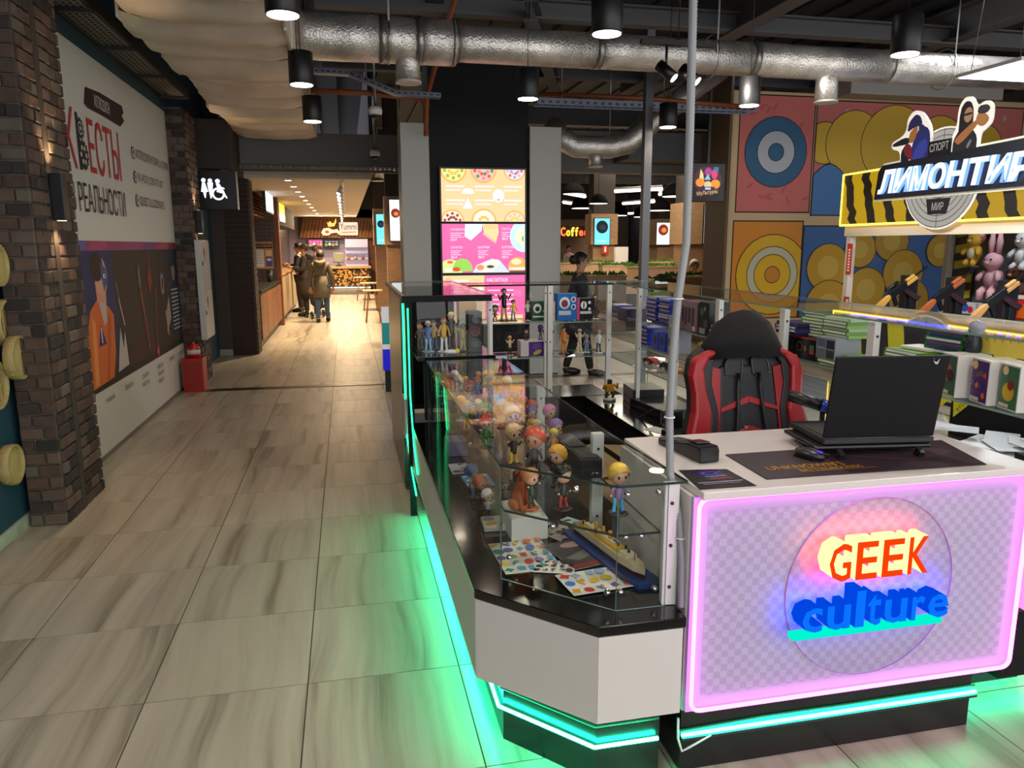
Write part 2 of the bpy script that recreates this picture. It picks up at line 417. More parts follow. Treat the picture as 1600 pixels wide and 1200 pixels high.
def brick(parent, c, d, m=BRICK):
    k = (round(d[0], 3), round(d[1], 3), rnd.randrange(3), m.name)
    if k not in _bm:
        mb = MB().box((0, 0, 0), (d[0], d[1], .066)); mb.v = [tuple(a+rnd.uniform(-.003, .003) for a in v) for v in mb.v]
        o = mb.build('brick', m, parent, loc=c, bev=.004, seg=1); _bm[k] = o; return
    o = _bm[k].copy(); COL.objects.link(o); o.parent = parent; o.location = c
def brick_pillar(name, x0, x1, y0, y1, H, chan, m=BRICK, core=MORT):
    """courses on the near face (towards -y) and on the corridor face (towards +x), split by a dark vertical channel"""
    p = struct(MB().bx((x0, y0+.012, 0), (x1-.012, y1, H)).build(name, core)); n = int(H/.078)
    for k in range(n):
        z = .039+k*.078; s = k % 2
        w = x1-x0; a = .62 if s else .36
        for u0, u1 in ((0, a), (a, 1)):
            brick(p, (x0+w*(u0+u1)/2, y0+.006, z), (w*(u1-u0)-.011, .024+rnd.choice((0, .004))), m)
        for g0, g1 in ((y0+.02, chan[0]), (chan[1], y1)):
            L = g1-g0; cuts = [0, .64, 1] if s else [0, .36, 1]
            if L > .34: cuts = [0, .3, .72, 1] if s else [0, .45, .86, 1]
            for u0, u1 in zip(cuts, cuts[1:]):
                brick(p, (x1-.006+rnd.uniform(-.002, .004), g0+L*(u0+u1)/2, z), (.026, L*(u1-u0)-.011), m)
    MB().bx((x1-.004, chan[0]+.008, 0), (x1+.006, chan[1]-.008, H)).build('cable_channel', mat('channel_brown', '#3a332e', .6), p)
    return p
brick_pillar('pillar_near', -1.965, -1.755, 4.94, 5.66, 4.4, (5.2, 5.29))
brick_pillar('pillar_far', -2.0, -1.8, 9.82, 10.5, 3.3, (10.1, 10.18))
def sconce(x, y, z0, z1, label, e):
    t = thing('wall_sconce', label, 'wall lamp', (x, y, (z0+z1)/2)); h = (z1-z0)/2
    MB().box((.045, 0, 0), (.07, .085, 2*h)).build('housing', BLACK, t, bev=.004)
    MB().box((.006, 0, 0), (.012, .06, .12)).build('bracket', DGREY, t)
    MB().cyl((.045, 0, -h-.001), (.045, 0, -h+.02), .026, 14).build('lower_lens', emis('sconce_lens', '#ffd9a0', 8), t)
    MB().cyl((.045, 0, h-.02), (.045, 0, h+.001), .026, 14).build('upper_lens', _M['sconce_lens'], t)
    lamp('SPOT', (x+.05, y, z0-.01), e, (1, .66, .35), .02, spot=1.5, blend=.6); lamp('SPOT', (x+.05, y, z1+.01), e, (1, .66, .35), .02, rot=(PI, 0, 0), spot=1.5, blend=.6)
sconce(-1.75, 5.245, 1.86, 2.14, 'black up-and-down wall lamp on the near brick pillar beside the large poster', 16)
sconce(-1.795, 10.14, 1.86, 2.14, 'black up-and-down wall lamp on the far brick pillar above the white hose cabinet', 16)
# perforated trunking under the ceiling along the left wall
PERF = mat('perforated_steel', '#77746a', .5, .5)
t = thing('perforated_trunking', 'wide perforated metal cable trunking running above the quest poster', 'cable trunking', (-1.85, 7.5, 3.385))
MB().bx((-.13, -1.8, 0), (.13, 2.3, .012)).build('perforated_floor', PERF, t)
mb = MB().bx((.12, -1.8, 0), (.145, 2.3, .1)).bx((-.145, -1.8, 0), (-.12, 2.3, .1)); mb.build('side_flange', mat('flange', '#3f3d3a', .5, .5), t)
mb = MB()
for k in range(58):
    for j in range(5): mb.box((-.1+j*.045, -1.7+k*.068, -.0005), (.024, .03, .003))
stuff(mb.build('perforation', mat('hole_black', '#101010', .9), t))
for k in range(4): MB().bx((-.13, -1.2+k*1.1, -.03), (.15, -1.16+k*1.1, 0)).build('cross_bar', mat('flange', '#3f3d3a'), t)
# ---------------------------------------------------------------- quest poster (flat print on the left wall)
qp = thing('quest_poster', 'large white quest poster with red Cyrillic heading and dark photo strip on left wall', 'poster', (-1.985, 7.7, .03))
MB().bx((-.01, -2.04, 0), (0, 2.1, 3.21)).build('sheet', mat('poster_white', '#c9c6bd', .6), qp)
P = Print((-1.984, 0, 0), (0, 1, 0), (0, 0, 1))
Y0, Y1 = 5.67, 9.79
P.rect(Y0, .545, Y1, 1.67, '#33261f'); P.rect(Y0, 1.67, Y1, 1.748, '#8a3a62')
for a, b, c in ((5.67, 6.6, '#5a5a92'), (6.6, 7.15, '#9c4064'), (7.6, 8.3, '#8a4470'), (8.3, 8.8, '#6e3f70'), (8.9, 9.4, '#a2465c'), (9.4, 9.79, '#7c2c30')): P.poly([(a, 1.67), (b-.1, 1.67), (b, 1.748), (a+.1, 1.748)], c)
P.rect(Y0, .72, 7.2, 1.67, '#1e2c57'); P.rect(9.2, .9, Y1, 1.67, '#1c2238'); P.rect(Y0, .545, Y1, .62, '#241613')
P.ell(8.0, .72, .5, .12, '#3a1c1c'); P.ell(8.9, 1.0, .55, .35, '#2a1f1b')
# figure in orange shirt with painted face
P.poly([(6.33, .58), (6.95, .60), (7.06, .8), (7.1, 1.12), (6.98, 1.2), (6.7, 1.28), (6.5, 1.2), (6.36, 1.0)], '#cf6526')
P.poly([(6.45, .6), (6.55, .6), (6.6, 1.1), (6.52, 1.15)], '#e08a4a'); P.poly([(6.75, .6), (6.83, .6), (7.02, 1.1), (6.95, 1.16)], '#b5511c')
P.poly([(6.72, 1.28), (6.93, 1.27), (6.9, 1.08), (6.82, 1.05)], '#b9aca6'); P.poly([(6.7, 1.25), (6.93, 1.24), (6.95, 1.4), (6.68, 1.42)], '#c98f72')
P.ell(6.85, 1.46, .16, .16, '#cf9a7d', 18); P.ell(6.76, 1.54, .17, .12, '#2c1a14', 16); P.poly([(6.86, 1.58), (6.99, 1.52), (7.0, 1.4), (6.9, 1.33), (6.86, 1.45)], '#3c4f86'); P.ell(6.94, 1.46, .03, .02, '#e9e2dd'); P.ell(6.95, 1.46, .012, .012, '#111111')
P.poly([(6.63, .9), (6.83, .9), (6.72, 1.08)], '#2b2a63'); P.rect(6.715, .92, 6.735, 1.05, '#e6e0e0')
# pale torn figure, hooded figures, striped shirt
P.poly([(7.08, .62), (7.42, .64), (7.38, .95), (7.3, .8), (7.25, 1.0), (7.15, .78)], '#b8aea6'); P.line(7.28, 1.25, 7.4, 1.0, .02, '#cfc6bd'); P.line(7.24, 1.4, 7.3, 1.22, .015, '#97918a')
for a, b in ((8.02, 8.2), (8.62, 8.5)): P.poly([(a, 1.25), (a+.04, 1.3), (b+.03, .68), (b, .66)], '#9b4a2e')
P.line(8.43, 1.66, 8.5, 1.3, .018, '#a04b34'); P.line(8.3, .66, 8.36, 1.1, .012, '#7c5b36'); P.ell(8.4, 1.36, .075, .12, '#7b2a20', 14); P.ell(8.02, 1.4, .05, .12, '#6f5c4c', 12); P.line(8.0, 1.25, 8.08, .85, .02, '#5f5044')
P.ell(8.95, 1.3, .08, .12, '#8b8078', 12); P.ell(8.96, 1.3, .04, .07, '#241b18', 10); P.poly([(9.0, .75), (9.25, .9), (9.2, 1.15), (9.05, 1.0)], '#a98c82'); P.line(9.0, 1.0, 9.08, .72, .05, '#9a8f88')
P.poly([(9.3, .7), (9.72, .72), (9.72, 1.2), (9.55, 1.32), (9.38, 1.2)], '#1b1d2b')
for k in range(11): P.rect(9.34, .75+k*.045, 9.7, .768+k*.045, '#9ea3b4', k > 0)
P.ell(9.52, 1.42, .09, .11, '#8a6a5a', 14); P.ell(9.52, 1.53, .12, .06, '#101014', 14)
P.ell(8.52, .616, .055, .055, '#c24630', 18); P.ell(8.52, .616, .04, .04, '#5d1812', 16); P.text('1', 8.5, .59, 8.54, .642, '#d97b5e')
# heading
P.poly([(6.86, 2.82), (6.93, 2.96), (7.3, 2.985), (7.96, 2.99), (8.0, 2.93), (7.93, 2.9), (8.0, 2.86), (7.85, 2.79), (7.3, 2.8), (6.95, 2.80)], '#221512')
P.text('ИЛЛЮZИОН', 7.13, 2.842, 7.55, 2.943, '#cfc8bc', .01)
RED = '#b3232a'; INK = '#1d1a18'
P.text('К', 6.32, 2.29, 6.56, 2.74, RED)
P.rect(6.61, 2.29, 6.66, 2.72, INK)
def gear(P, x, y, r, n, hole):
    pts = []
    for i in range(n*2):
        for q in (0, .5): a = (i+q)*PI/n; rr = r if i % 2 else r*.86; pts.append((x+rr*math.cos(a), y+rr*math.sin(a)))
    P.poly(pts, INK)
    if hole:
        for i in range(6): P.ell(x+r*.5*math.cos(i*PI/3), y+r*.5*math.sin(i*PI/3), r*.17, r*.17, '#c9c6bd', 10, hold=i > 0)
    else: P.ell(x, y, r*.6, r*.6, '#c9c6bd'); P.ell(x, y, r*.48, r*.48, INK); P.ell(x, y, r*.2, r*.2, '#c9c6bd')
gear(P, 6.7, 2.61, .085, 12, False); gear(P, 6.72, 2.41, .12, 14, True)
P.text('ЕСТЫ', 6.872, 2.285, 7.735, 2.722, RED)
P.text('В РЕАЛЬНОСТИ', 6.33, 1.97, 7.78, 2.197, INK)
for z, s, y1 in ((2.55, 'ИЛЛЮZИОН ПАРК, 6 ЭТАЖ', 9.72), (2.32, '8 (423) 229-77-57', 9.36), (2.095, 'QUEST.ILLUZION.RU', 9.35)):
    P.ell(8.22, z+.05, .055, .06, INK, 18); P.ell(8.22, z+.05, .043, .048, '#c9c6bd', 18); P.ell(8.22, z+.055, .02, .02, INK, 10)
    P.text(s, 8.32, z, y1, z+.1, '#2a2623' if '8 ' not in s else '#55515c', .008)
for y, w, rows in ((6.66, .22, ['ЧУЖОЙ']), (7.2, .29, ['ТЕМНОТА']), (7.8, .25, ['СКЛЕП', 'МОТЕЛЬ']), (8.42, .24, ['КВАРТАЛ', 'КРАСНАЯ', 'КОМНАТА']), (8.98, .24, ['МУМИЯ']), (9.45, .32, ['ЧЕРТОГИ'])):
    for k, s in enumerate(rows): P.text(s, y, .43-k*.075, y+w, .475-k*.075, '#2a2623', .01)
P.build('poster_print', PRINT, qp, world=True)
# ---------------------------------------------------------------- bamboo baskets on the teal wall
BAMB = mat('bamboo', '#a8905a', .6, noise=.25, nscale=9, stretch=(1, 6, 1)); BAMB2 = mat('bamboo_pale', '#b39a63', .6, noise=.22, nscale=7, stretch=(6, 1, 1)); BAMB3 = mat('bamboo_dark', '#7a5a35', .7)
def basket(y, z, r, woven, label, dx=0):
    t = thing('bamboo_basket', label, 'basket', (-2.0+dx, y, z), group=None)
    Rm = Matrix.Rotation(PI/2, 3, 'Y'); n = 32; D = .055
    MB().lathe([(r*.99, 0), (r, .002), (r, D), (r-.012, D+.003), (r-.012, .004), (r*.985, 0)], n=n, rot=Rm).build('rim', BAMB, t)
    if not woven:
        mb = MB(); k = 9
        for i in range(k):
            u = (i-(k-1)/2)/(k/2)*r*.98; h = math.sqrt(max(0, (r*.985)**2-u*u))
            mb.box((.03+rnd.uniform(0, .004), u, 0), (.006, r*2/k*.96, 2*h))
        mb.build('lid_slat', BAMB2, t)
        MB().lathe([(r*.5, .036), (r*.97, .028), (r*.97, .02), (r*.5, .03)], n=n, rot=Rm).build('woven_disc', BAMB2, t)
    else:
        MB().lathe([(r*.97, .012), (r*.97, .016)], n=n, rot=Rm).build('backing', BAMB3, t)
        mb = MB(); k = 7
        for i in range(k):
            u = (i-(k-1)/2)/(k/2)*r*.95; h = math.sqrt(max(0, (r*.96)**2-u*u)); mb.box((.03, u, 0), (.006, r*.1, 2*h))
        mb.build('wide_slat', BAMB2, t)
        mb = MB(); k = 15
        for i in range(k):
            u = (i-(k-1)/2)/(k/2)*r*.95; h = math.sqrt(max(0, (r*.96)**2-u*u)); mb.box((.025, 0, u), (.005, 2*h, r*.055))
        mb.build('narrow_slat', BAMB, t)
basket(5.04, 1.76, .13, True, 'woven bamboo steamer basket, topmost on the teal wall')
basket(4.80, 1.60, .12, False, 'solid-faced bamboo steamer lid just below the topmost basket on the teal wall', .045)
basket(4.96, 1.26, .14, True, 'woven bamboo steamer basket at mid height, above the solid lid that overlaps the brick pillar')
basket(4.90, 1.06, .13, False, 'solid bamboo steamer lid overlapping the brick pillar edge at mid height', .06)
basket(4.70, .93, .14, True, 'woven bamboo steamer basket low at the picture edge, under the mid-height pair')
basket(4.80, .44, .12, False, 'lone solid bamboo steamer lid, lowest on the teal wall near the skirting')
# ---------------------------------------------------------------- restroom recess and corridor of food counters
BROWN = mat('taupe_wall', '#4a4038', .7); TAUPE = mat('dark_taupe', '#2e2723', .7)
struct(MB().bx((-2.6, 12.5, 0), (-1.8, 12.7, 4.6)).build('wall_recess', BROWN)); struct(MB().bx((-2.7, 10.4, 0), (-2.5, 12.6, 4.6)).build('wall_recess_side', BROWN))
struct(MB().bx((-2.5, 12.47, 0), (-1.8, 12.5, .1)).build('baseboard_recess', mat('pale_skirting', '#a7ad99')))
struct(MB().bx((-2.5, 10.95, 2.72), (-1.45, 12.45, 3.35)).build('trim_3', TAUPE))
dk = brick_mat('brick_dark', ['#2a1f1b', '#3a2a24', '#4a352c'])
p = struct(MB().bx((-1.8, 12.52, 0), (-1.43, 13.0, 3.4)).build('pillar_corridor', MORT)); mb = MB()
for k in range(43):
    z = .039+k*.078; c = (.0, .22, .37) if k % 2 else (.0, .15, .37)
    for a, b in zip(c, c[1:]): mb.box((-1.8+(a+b)/2, 12.515, z), (b-a-.01, .03, .066))
    for a, b in ((.02, .25), (.26, .47)): mb.box((-1.43, 12.52+(a+b)/2, z), (.03, b-a-.01, .066))
stuff(mb.build('small_bricks', dk, p))
t = thing('restroom_sign', 'black illuminated restroom sign with three white pictograms hung over the dark recess', 'sign', (-1.655, 11.0, 2.44))
MB().bx((-.258, 0, -.25), (.258, .09, .25)).build('box', BLACK, t, bev=.004)
mb = MB(); mb.cyl((-.2, .045, .25), (-.2, .045, .30), .01, 8); mb.build('hanger', DGREY, t); MB().cyl((.2, .045, .25), (.2, .045, .30), .01, 8).build('hanger', DGREY, t)
MB().bx((.258, -.002, -.25), (.266, .09, .25)).build('edge_strip', METAL, t)
S = Print((-1.655, 10.998, 2.44), (1, 0, 0), (0, 0, 1)); WH = '#eaf2ff'
S.ell(-.157, .13, .028, .028, WH); S.poly([(-.175, .1), (-.14, .1), (-.105, -.02), (-.13, -.02), (-.142, -.1), (-.155, -.1), (-.172, -.02), (-.197, -.02)], WH)
S.ell(-.075, .125, .028, .028, WH); S.poly([(-.112, .1), (-.038, .1), (-.05, -.01), (-.06, -.01), (-.066, -.105), (-.082, -.105), (-.096, -.01), (-.1, -.01)], WH)
S.ell(.02, .12, .03, .03, WH); S.poly([(-.005, .09), (.045, .085), (.06, .05), (.105, .03), (.1, .015), (.055, .025), (.07, 0), (.095, -.02), (.135, -.1), (.118, -.105), (.075, -.04), (.0, -.02), (.012, .03)], WH)
n = 24
for i in range(n):
    a, b = 2*PI*i/n, 2*PI*(i+1)/n; S.poly([(.02+.083*math.cos(a), -.045+.083*math.sin(a)), (.02+.083*math.cos(b), -.045+.083*math.sin(b)), (.02+.058*math.cos(b), -.045+.058*math.sin(b)), (.02+.058*math.cos(a), -.045+.058*math.sin(a))], WH, hold=i > 0)
S.build('pictograms', attr_mat('sign_glow', .3, emit=1.3), t, world=True)
GREYD = mat('duct_grey', '#5b5a58', .4, .6)
MB().ring([(-2.3, 11.1, 2.62), (-1.75, 11.15, 2.62), (-1.6, 11.2, 2.7), (-1.55, 11.3, 3.4)], .07, 12).build('drain_pipe', GREYD); struct(bpy.data.objects['drain_pipe'])
# fire point at the foot of the far pillar
RED = mat('fire_red', '#a3160f', .35); REDS = mat('gloss_red', '#b01c14', .25, coat=.5)
t = thing('fire_stand', 'red metal fire extinguisher stand on the floor by the far brick pillar', 'fire stand', (-1.82, 9.50, 0))
MB().bx((-.115, -.13, 0), (.115, .13, .4)).build('cabinet', RED, t, bev=.006); MB().bx((-.1, -.135, .05), (.1, -.13, .36)).build('front_panel', mat('deep_red', '#8e120c', .4), t)
t = thing('fire_extinguisher', 'red fire extinguisher standing on top of the red floor stand', 'fire extinguisher', (-1.82, 9.52, .401))
MB().lathe([(.065, 0), (.075, .012), (.075, .10), (.06, .14), (.02, .165), (.02, .185)], n=18).build('cylinder', REDS, t)
MB().box((0, 0, .195), (.03, .03, .03)).box((.035, 0, .205), (.09, .02, .012)).box((.035, 0, .185), (.08, .02, .008)).build('handle_valve', BLACK, t)
MB().ring([(0, .03, .18), (.06, .05, .15), (.085, .03, .08), (.08, 0, .03)], .009, 8).build('hose', BLACK, t); MB().lathe([(.0755, .04), (.0755, .09)], n=18).build('label_band', mat('label_white', '#c9c6c0', .5), t)
t = thing('hose_cabinet', 'tall white fire hose cabinet mounted on the far brick pillar', 'cabinet', (-1.782, 10.14, .56))
MB().bx((0, -.3, 0), (.06, .3, 1.22)).build('body', mat('cabinet_white', '#b9b7b2', .4), t, bev=.005)
for a, b in ((.02, .6), (.62, 1.2)):
    d = MB().bx((.06, -.28, a), (.07, .28, b)).build('door', mat('cabinet_white', '#b9b7b2'), t); MB().bx((.07, -.26, (a+b)/2), (.078, -.23, (a+b)/2+.05)).build('latch', BLACK, d)
    S = Print((-1.711, 10.14, .56), (0, 1, 0), (0, 0, 1)); S.ell(-.08, b-.13, .05, .06, '#b5362a'); S.rect(-.1, b-.24, -.06, b-.1, '#b5362a'); S.build('sticker', PRINT, d, world=True)
# food corridor shell
TILEB = mat('black_tile', '#3b3633', .35); WOOD = mat('warm_wood', '#7d5233', .45, noise=.35, nscale=6, stretch=(1, 1, 10)); WOODL = mat('light_wood', '#b98f62', .5, noise=.25, nscale=7, stretch=(8, 1, 1)); WOODC = mat('oak_panel', '#8a6a4b', .5, noise=.2, nscale=5, stretch=(1, 1, 8))
struct(MB().bx((-2.1, 12.7, 0), (-1.95, 28.3, 3.0)).build('wall_corridor', mat('grout_dark', '#1e1c1b', .8)))
mb = MB()
for k in range(26):
    for j in range(34): mb.box((-1.945, 13.1+j*.45+(.22 if k % 2 else 0), .98+k*.078), (.02, .44, .072))
stuff(mb.build('wall_tiles', TILEB, bpy.data.objects['wall_corridor']))
struct(MB().bx((-2.1, 12.3, 2.72), (.43, 28.4, 2.86)).build('ceiling_corridor', mat('white_plaster', '#cdbfae', .7)))
for k, y in enumerate((12.6, 13.9, 15.2, 16.6, 18.0, 19.5, 21.2, 23.0, 25.2)):
    t = thing('recessed_downlight', 'small recessed downlight over the food counters, %s' % ('nearest the header beam', 'second from the header beam', 'third from the header beam', 'fourth from the header beam', 'fifth, beside the white screen', 'sixth, beside the yellow screen', 'seventh, past the yellow screen', 'last but one towards the shop sign', 'last towards the shop sign')[k], 'ceiling light', (-.83, y, 2.715), group='recessed corridor lights')
    MB().lathe([(.05, -.004), (.065, -.004), (.065, .004)], n=16).build('trim_ring', WHITEP, t); MB().cyl((0, 0, -.006), (0, 0, 0), .048, 16).build('lens', emis('warm_lens', '#fff0d8', 12), t)
tr = thing('light_track', 'white lighting track down the middle of the corridor ceiling', 'light track', (0, 19.5, 2.70)); MB().bx((-.02, -7, -.02), (.02, 7.6, .015)).build('rail', WHITEP, tr)
for k, y in enumerate((12.7, 13.6, 14.6, 15.8, 17.0, 18.4, 20.0, 22.0, 24.0, 26.0)):
    t = thing('track_spotlight', 'white cylinder spotlight on the corridor track, %s' % ('nearest the header beam', 'second from the header beam', 'third from the header beam', 'fourth from the header beam', 'fifth from the header beam', 'sixth, above the olive coat', 'seventh, beyond the olive coat', 'eighth, over the queue', 'ninth, near the slanted fascia', 'last before the glowing shop sign')[k], 'spotlight', (-.02, y, 2.62), group='corridor track spotlights')
    MB().cyl((0, 0, 0), (-.05, -.05, -.10), .035, 12).build('head', WHITEP, t); MB().cyl((0, 0, -.01), (0, 0, .06), .012, 8).build('stem', WHITEP, t); MB().cyl((-.0505, -.0505, -.1005), (-.053, -.053, -.104), .03, 12).build('lens', emis('track_lens', '#fff3dc', 10), t)
def counter(name, label, y0, y1, front, top, zt, x=-1.4):
    t = thing(name, label, 'counter', (x-.25, (y0+y1)/2, 0)); h = (y1-y0)/2
    MB().bx((-.25, -h, .12), (.23, h, zt-.04)).build('body', front, t); MB().bx((-.25, -h, 0), (.19, h, .12)).build('plinth', BLACK, t)
    MB().bx((-.27, -h-.01, zt-.04), (.27, h+.01, zt)).build('worktop', top, t, bev=.004)
    k = max(2, int((y1-y0)/.9))
    for i in range(k): MB().bx((.23, -h+i*2*h/k+.02, .16), (.25, -h+(i+1)*2*h/k-.02, zt-.08)).build('front_panel', front, t)
    return t
counter('food_counter', 'long wooden food counter with black worktop at the near end of the corridor', 13.05, 17.1, WOOD, BLACK, .98)
counter('food_counter', 'beige panelled food counter where the customers stand in the corridor', 17.35, 22.5, mat('beige_panel', '#a89271', .5), WOODL, 1.1)
struct(MB().bx((-1.47, 17.1, 0), (-1.37, 17.32, 2.72)).build('pillar_wood', mat('copper_wood', '#7a4325', .5, noise=.2)))
struct(MB().bx((-1.95, 17.14, 0), (-1.47, 17.3, 2.72)).build('wall_counter_end', mat('grout_dark', '#1e1c1b'))); mb = MB()
for k in range(22):
    for j in range(3): mb.bx((max(-1.95, -1.96+j*.2-(.1 if k % 2 else 0)), 17.115, .98+k*.078), (min(-1.475, -1.77+j*.2-(.1 if k % 2 else 0)), 17.145, 1.05+k*.078))
stuff(mb.build('wall_tiles', mat('umber_tile', '#574c46', .4), bpy.data.objects['wall_counter_end']))
t = thing('slatted_canopy', 'dark wooden slatted canopy over the near food counter', 'canopy', (-1.7, 15, 2.5)); 
for k in range(7): MB().bx((-.22, -2.3, -.22+k*.065), (.06, 2.3, -.19+k*.065)).build('slat', WOOD, t)
MB().bx((-.25, -2.3, -.24), (-.21, 2.3, .22)).build('back_board', TAUPE, t)
def wallscreen(y, w, h, z, cols, label, x=-1.55, txt=None):
    t = thing('menu_screen', label, 'screen', (x, y, z)); MB().bx((-.06, -w/2-.03, -h/2-.03), (0, w/2+.03, h/2+.03)).build('housing', BLACK, t, bev=.004)
    S = Print((x+.001, y, z), (0, 1, 0), (0, 0, 1))
    for i, c in enumerate(cols): S.rect(-w/2+w*i/len(cols), -h/2, -w/2+w*(i+1)/len(cols)-.01, h/2, c, i > 0)
    if txt:
        for a, b, c, d, col in txt: S.rect(a, b, c, d, col)
    S.build('display', attr_mat('screen_bright', .3, emit=1.6), t, world=True); return t
wallscreen(15.9, 1.5, .38, 2.56, ['#e8f4ff', '#dbeeff'], 'wide white menu screen jutting out over the near food counter', -1.42)
wallscreen(19.3, 1.6, .4, 2.50, ['#ffd21a'], 'yellow and white menu screen over the second food counter', -1.45, [(-.8, -.2, .8, -.08, '#fff8e0'), (-.7, -.17, -.1, -.13, '#c8a018'), (.1, -.17, .6, -.13, '#c8a018')])
struct(MB().bx((-1.95, 17.3, 2.2), (-1.5, 24.5, 2.72)).build('trim_4', TAUPE))
t = thing('notice_board', 'wooden notice board with a white sheet and a violet leaflet over the near food counter', 'notice board', (-1.74, 17.10, 1.5))
MB().bx((-.23, -.005, -.28), (.22, .012, .30)).build('board', WOODL, t)
S = Print((-1.74, 17.094, 1.5), (1, 0, 0), (0, 0, 1)); S.rect(-.22, .16, .21, .25, '#1c1a18'); S.text('УГОЛОК ПОТРЕБИТЕЛЯ', -.2, .185, .19, .23, '#e8e2d5', .01); S.rect(-.2, -.24, .03, .13, '#e9ecf0')
for k in range(7): S.rect(-.17, -.16+k*.04, 0, -.15+k*.04, '#9aa2aa', k > 0)
S.rect(.07, .0, .19, .12, '#e8c8a0'); S.rect(.07, -.22, .2, -.02, '#5a4fa8'); S.ell(.135, -.08, .05, .03, '#d7dcf2'); S.build('notices', PRINT, t, world=True)
t = thing('black_menu_plate', 'small black plate with white lettering on the dark tiled wall behind the queue', 'sign', (-1.92, 20.2, 1.72)); MB().bx((0, -.4, -.12), (.015, .4, .12)).build('plate', BLACK, t)
S = Print((-1.904, 20.2, 1.72), (0, 1, 0), (0, 0, 1)); S.rect(-.33, .04, .33, .07, '#d8d4cc'); S.text('WI-FI', -.2, -.08, .2, 0, '#f0ece4', .02); S.build('lettering', PRINT, t, world=True)
for y, z, c, l in ((13.6, .981, '#d8d5d0', 'white cup stack on the near black worktop'), (16.4, .981, '#2b2b2e', 'dark grinder on the near black worktop'), (18.2, 1.101, '#e2dfd8', 'white paper cup on the beige food counter')):
    t = thing('counter_item', l, 'cup', (-1.55, y, z)); t.name = 'paper_cup'
    MB().lathe([(.045, 0), (.06, .2)], n=14).build('cup_body', mat('cup'+c, c, .5), t); MB().lathe([(.063, .2), (.063, .215), (.05, .23)], n=14).build('lid', BLACK, t)
# spoon-and-flame shop at the end of the corridor
struct(MB().bx((-2.1, 28.35, 0), (1.6, 28.5, 3.0)).build('wall_far', mat('kitchen_lilac', '#8f88a8', .6)))
fas = thing('shop_fascia', 'slanted wooden plank fascia carrying the glowing shop sign at the corridor end', 'fascia', (-.25, 28.2, 2.33)); MB().bx((-1.35, 0, -.35), (1.3, .08, .38)).build('backing', TAUPE, fas); mb = MB()
for k in range(22): a = -1.32+k*.12; MB().prism([(a, -.34), (a+.1, -.34), (min(1.29, a+.1+.16), .37), (min(1.28, a+.16), .37)], -.03, -.0, fn=lambda u, v, w: (u, w, v)).build('plank', WOOD, fas)
lamp('AREA', (-.2, 27.7, 2.6), 80, (1, .72, .4), 2.4, rot=(R_ := -.6, 0, 0), sy=.1)
sg = thing('shop_sign', 'glowing spoon and lettering sign on the slanted plank fascia', 'sign', (-.15, 28.12, 2.3)); MB().bx((-.03, -.02, -.22), (.62, .04, .24)).build('letter_panel', emis('sign_cream', '#ffe6c8', .9), sg, bev=.03)
S = Print((-.15, 28.095, 2.3), (1, 0, 0), (0, 0, 1)); S.text('Yummi', 0, -.02, .58, .2, '#8a1408', .03); S.line(.05, -.12, .55, -.1, .03, '#c86a4a'); S.build('lettering', PRINT, sg, world=True)
mb = MB(); pr = [(-.66, -.12), (-.6, -.22), (-.42, -.22), (-.3, -.14), (-.12, -.12), (-.05, -.2), (-.03, -.1), (-.1, 0), (-.25, -.03), (-.4, .04), (-.58, .02)]; mb.prism(pr, -.02, .03, fn=lambda u, v, w: (u, w, v)); mb.build('spoon', emis('spoon_cream', '#ffd9a0', 1.5), sg)
MB().prism([(-.54, -.1), (-.5, -.15), (-.42, -.15), (-.38, -.1), (-.42, -.05), (-.5, -.05)], -.035, -.021, fn=lambda u, v, w: (u, w, v)).build('spoon_bowl', emis('spoon_red', '#d8552a', 1.2), sg)
MB().prism([(-.4, .08), (-.2, .1), (-.12, .25), (-.14, .38), (-.2, .22), (-.28, .2), (-.34, .28), (-.42, .2), (-.46, .26)], -.02, .03, fn=lambda u, v, w: (u, w, v)).build('flame', emis('flame_orange', '#ffb45a', 1.6), sg)
for x0, x1, cols, l in ((-1.28, -.78, ['#d8408c', '#c83a80'], 'pink menu screen left under the plank fascia'), (-.74, -.2, ['#3a3038', '#5a4a40'], 'dark photo menu screen under the plank fascia beside the pink one')):
    t = thing('menu_screen', l, 'screen', ((x0+x1)/2, 28.16, 1.81)); MB().bx((-(x1-x0)/2, 0, -.13), ((x1-x0)/2, .05, .13)).build('housing', BLACK, t)
    S = Print(((x0+x1)/2, 28.157, 1.81), (1, 0, 0), (0, 0, 1)); w = x1-x0; S.rect(-w/2+.01, -.12, w/2-.01, .12, cols[0])
    for k in range(4): S.ell(-w/2+.08+k*.12, -.06+.02*(k % 2), .05, .05, ['#8fc24a', '#e0e0c0', '#d8a050', '#b0c070'][k]); S.rect(-w/2+.05+k*.12, .04, -w/2+.13+k*.12, .06, '#f0d0e0')
    S.build('display', SCREEN, t, world=True)
kc = thing('shop_counter', 'wooden counter faced with round log ends below the glowing shop sign', 'counter', (.15, 27.6, 0)); MB().bx((-.75, 0, .92), (.72, .6, 1.0)).build('worktop', WOODL, kc); MB().bx((-.7, .06, .25), (.68, .55, .92)).build('body', TAUPE, kc); MB().bx((-.7, .1, 0), (.68, .55, .25)).build('plinth', mat('counter_grey', '#8d8579', .6), kc)
mb = MB()
for k in range(150):
    x = rnd.uniform(-.66, .64); z = rnd.uniform(.3, .88); r = rnd.uniform(.018, .04); mb.cyl((x, .02+rnd.uniform(0, .03), z), (x, .07, z), r, 8)
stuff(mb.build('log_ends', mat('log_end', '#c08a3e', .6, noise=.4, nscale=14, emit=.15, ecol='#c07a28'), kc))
MB().bx((-.7, -.02, .245), (.68, .06, .26)).build('light_strip', emis('strip_warm', '#fff2dc', 5), kc)
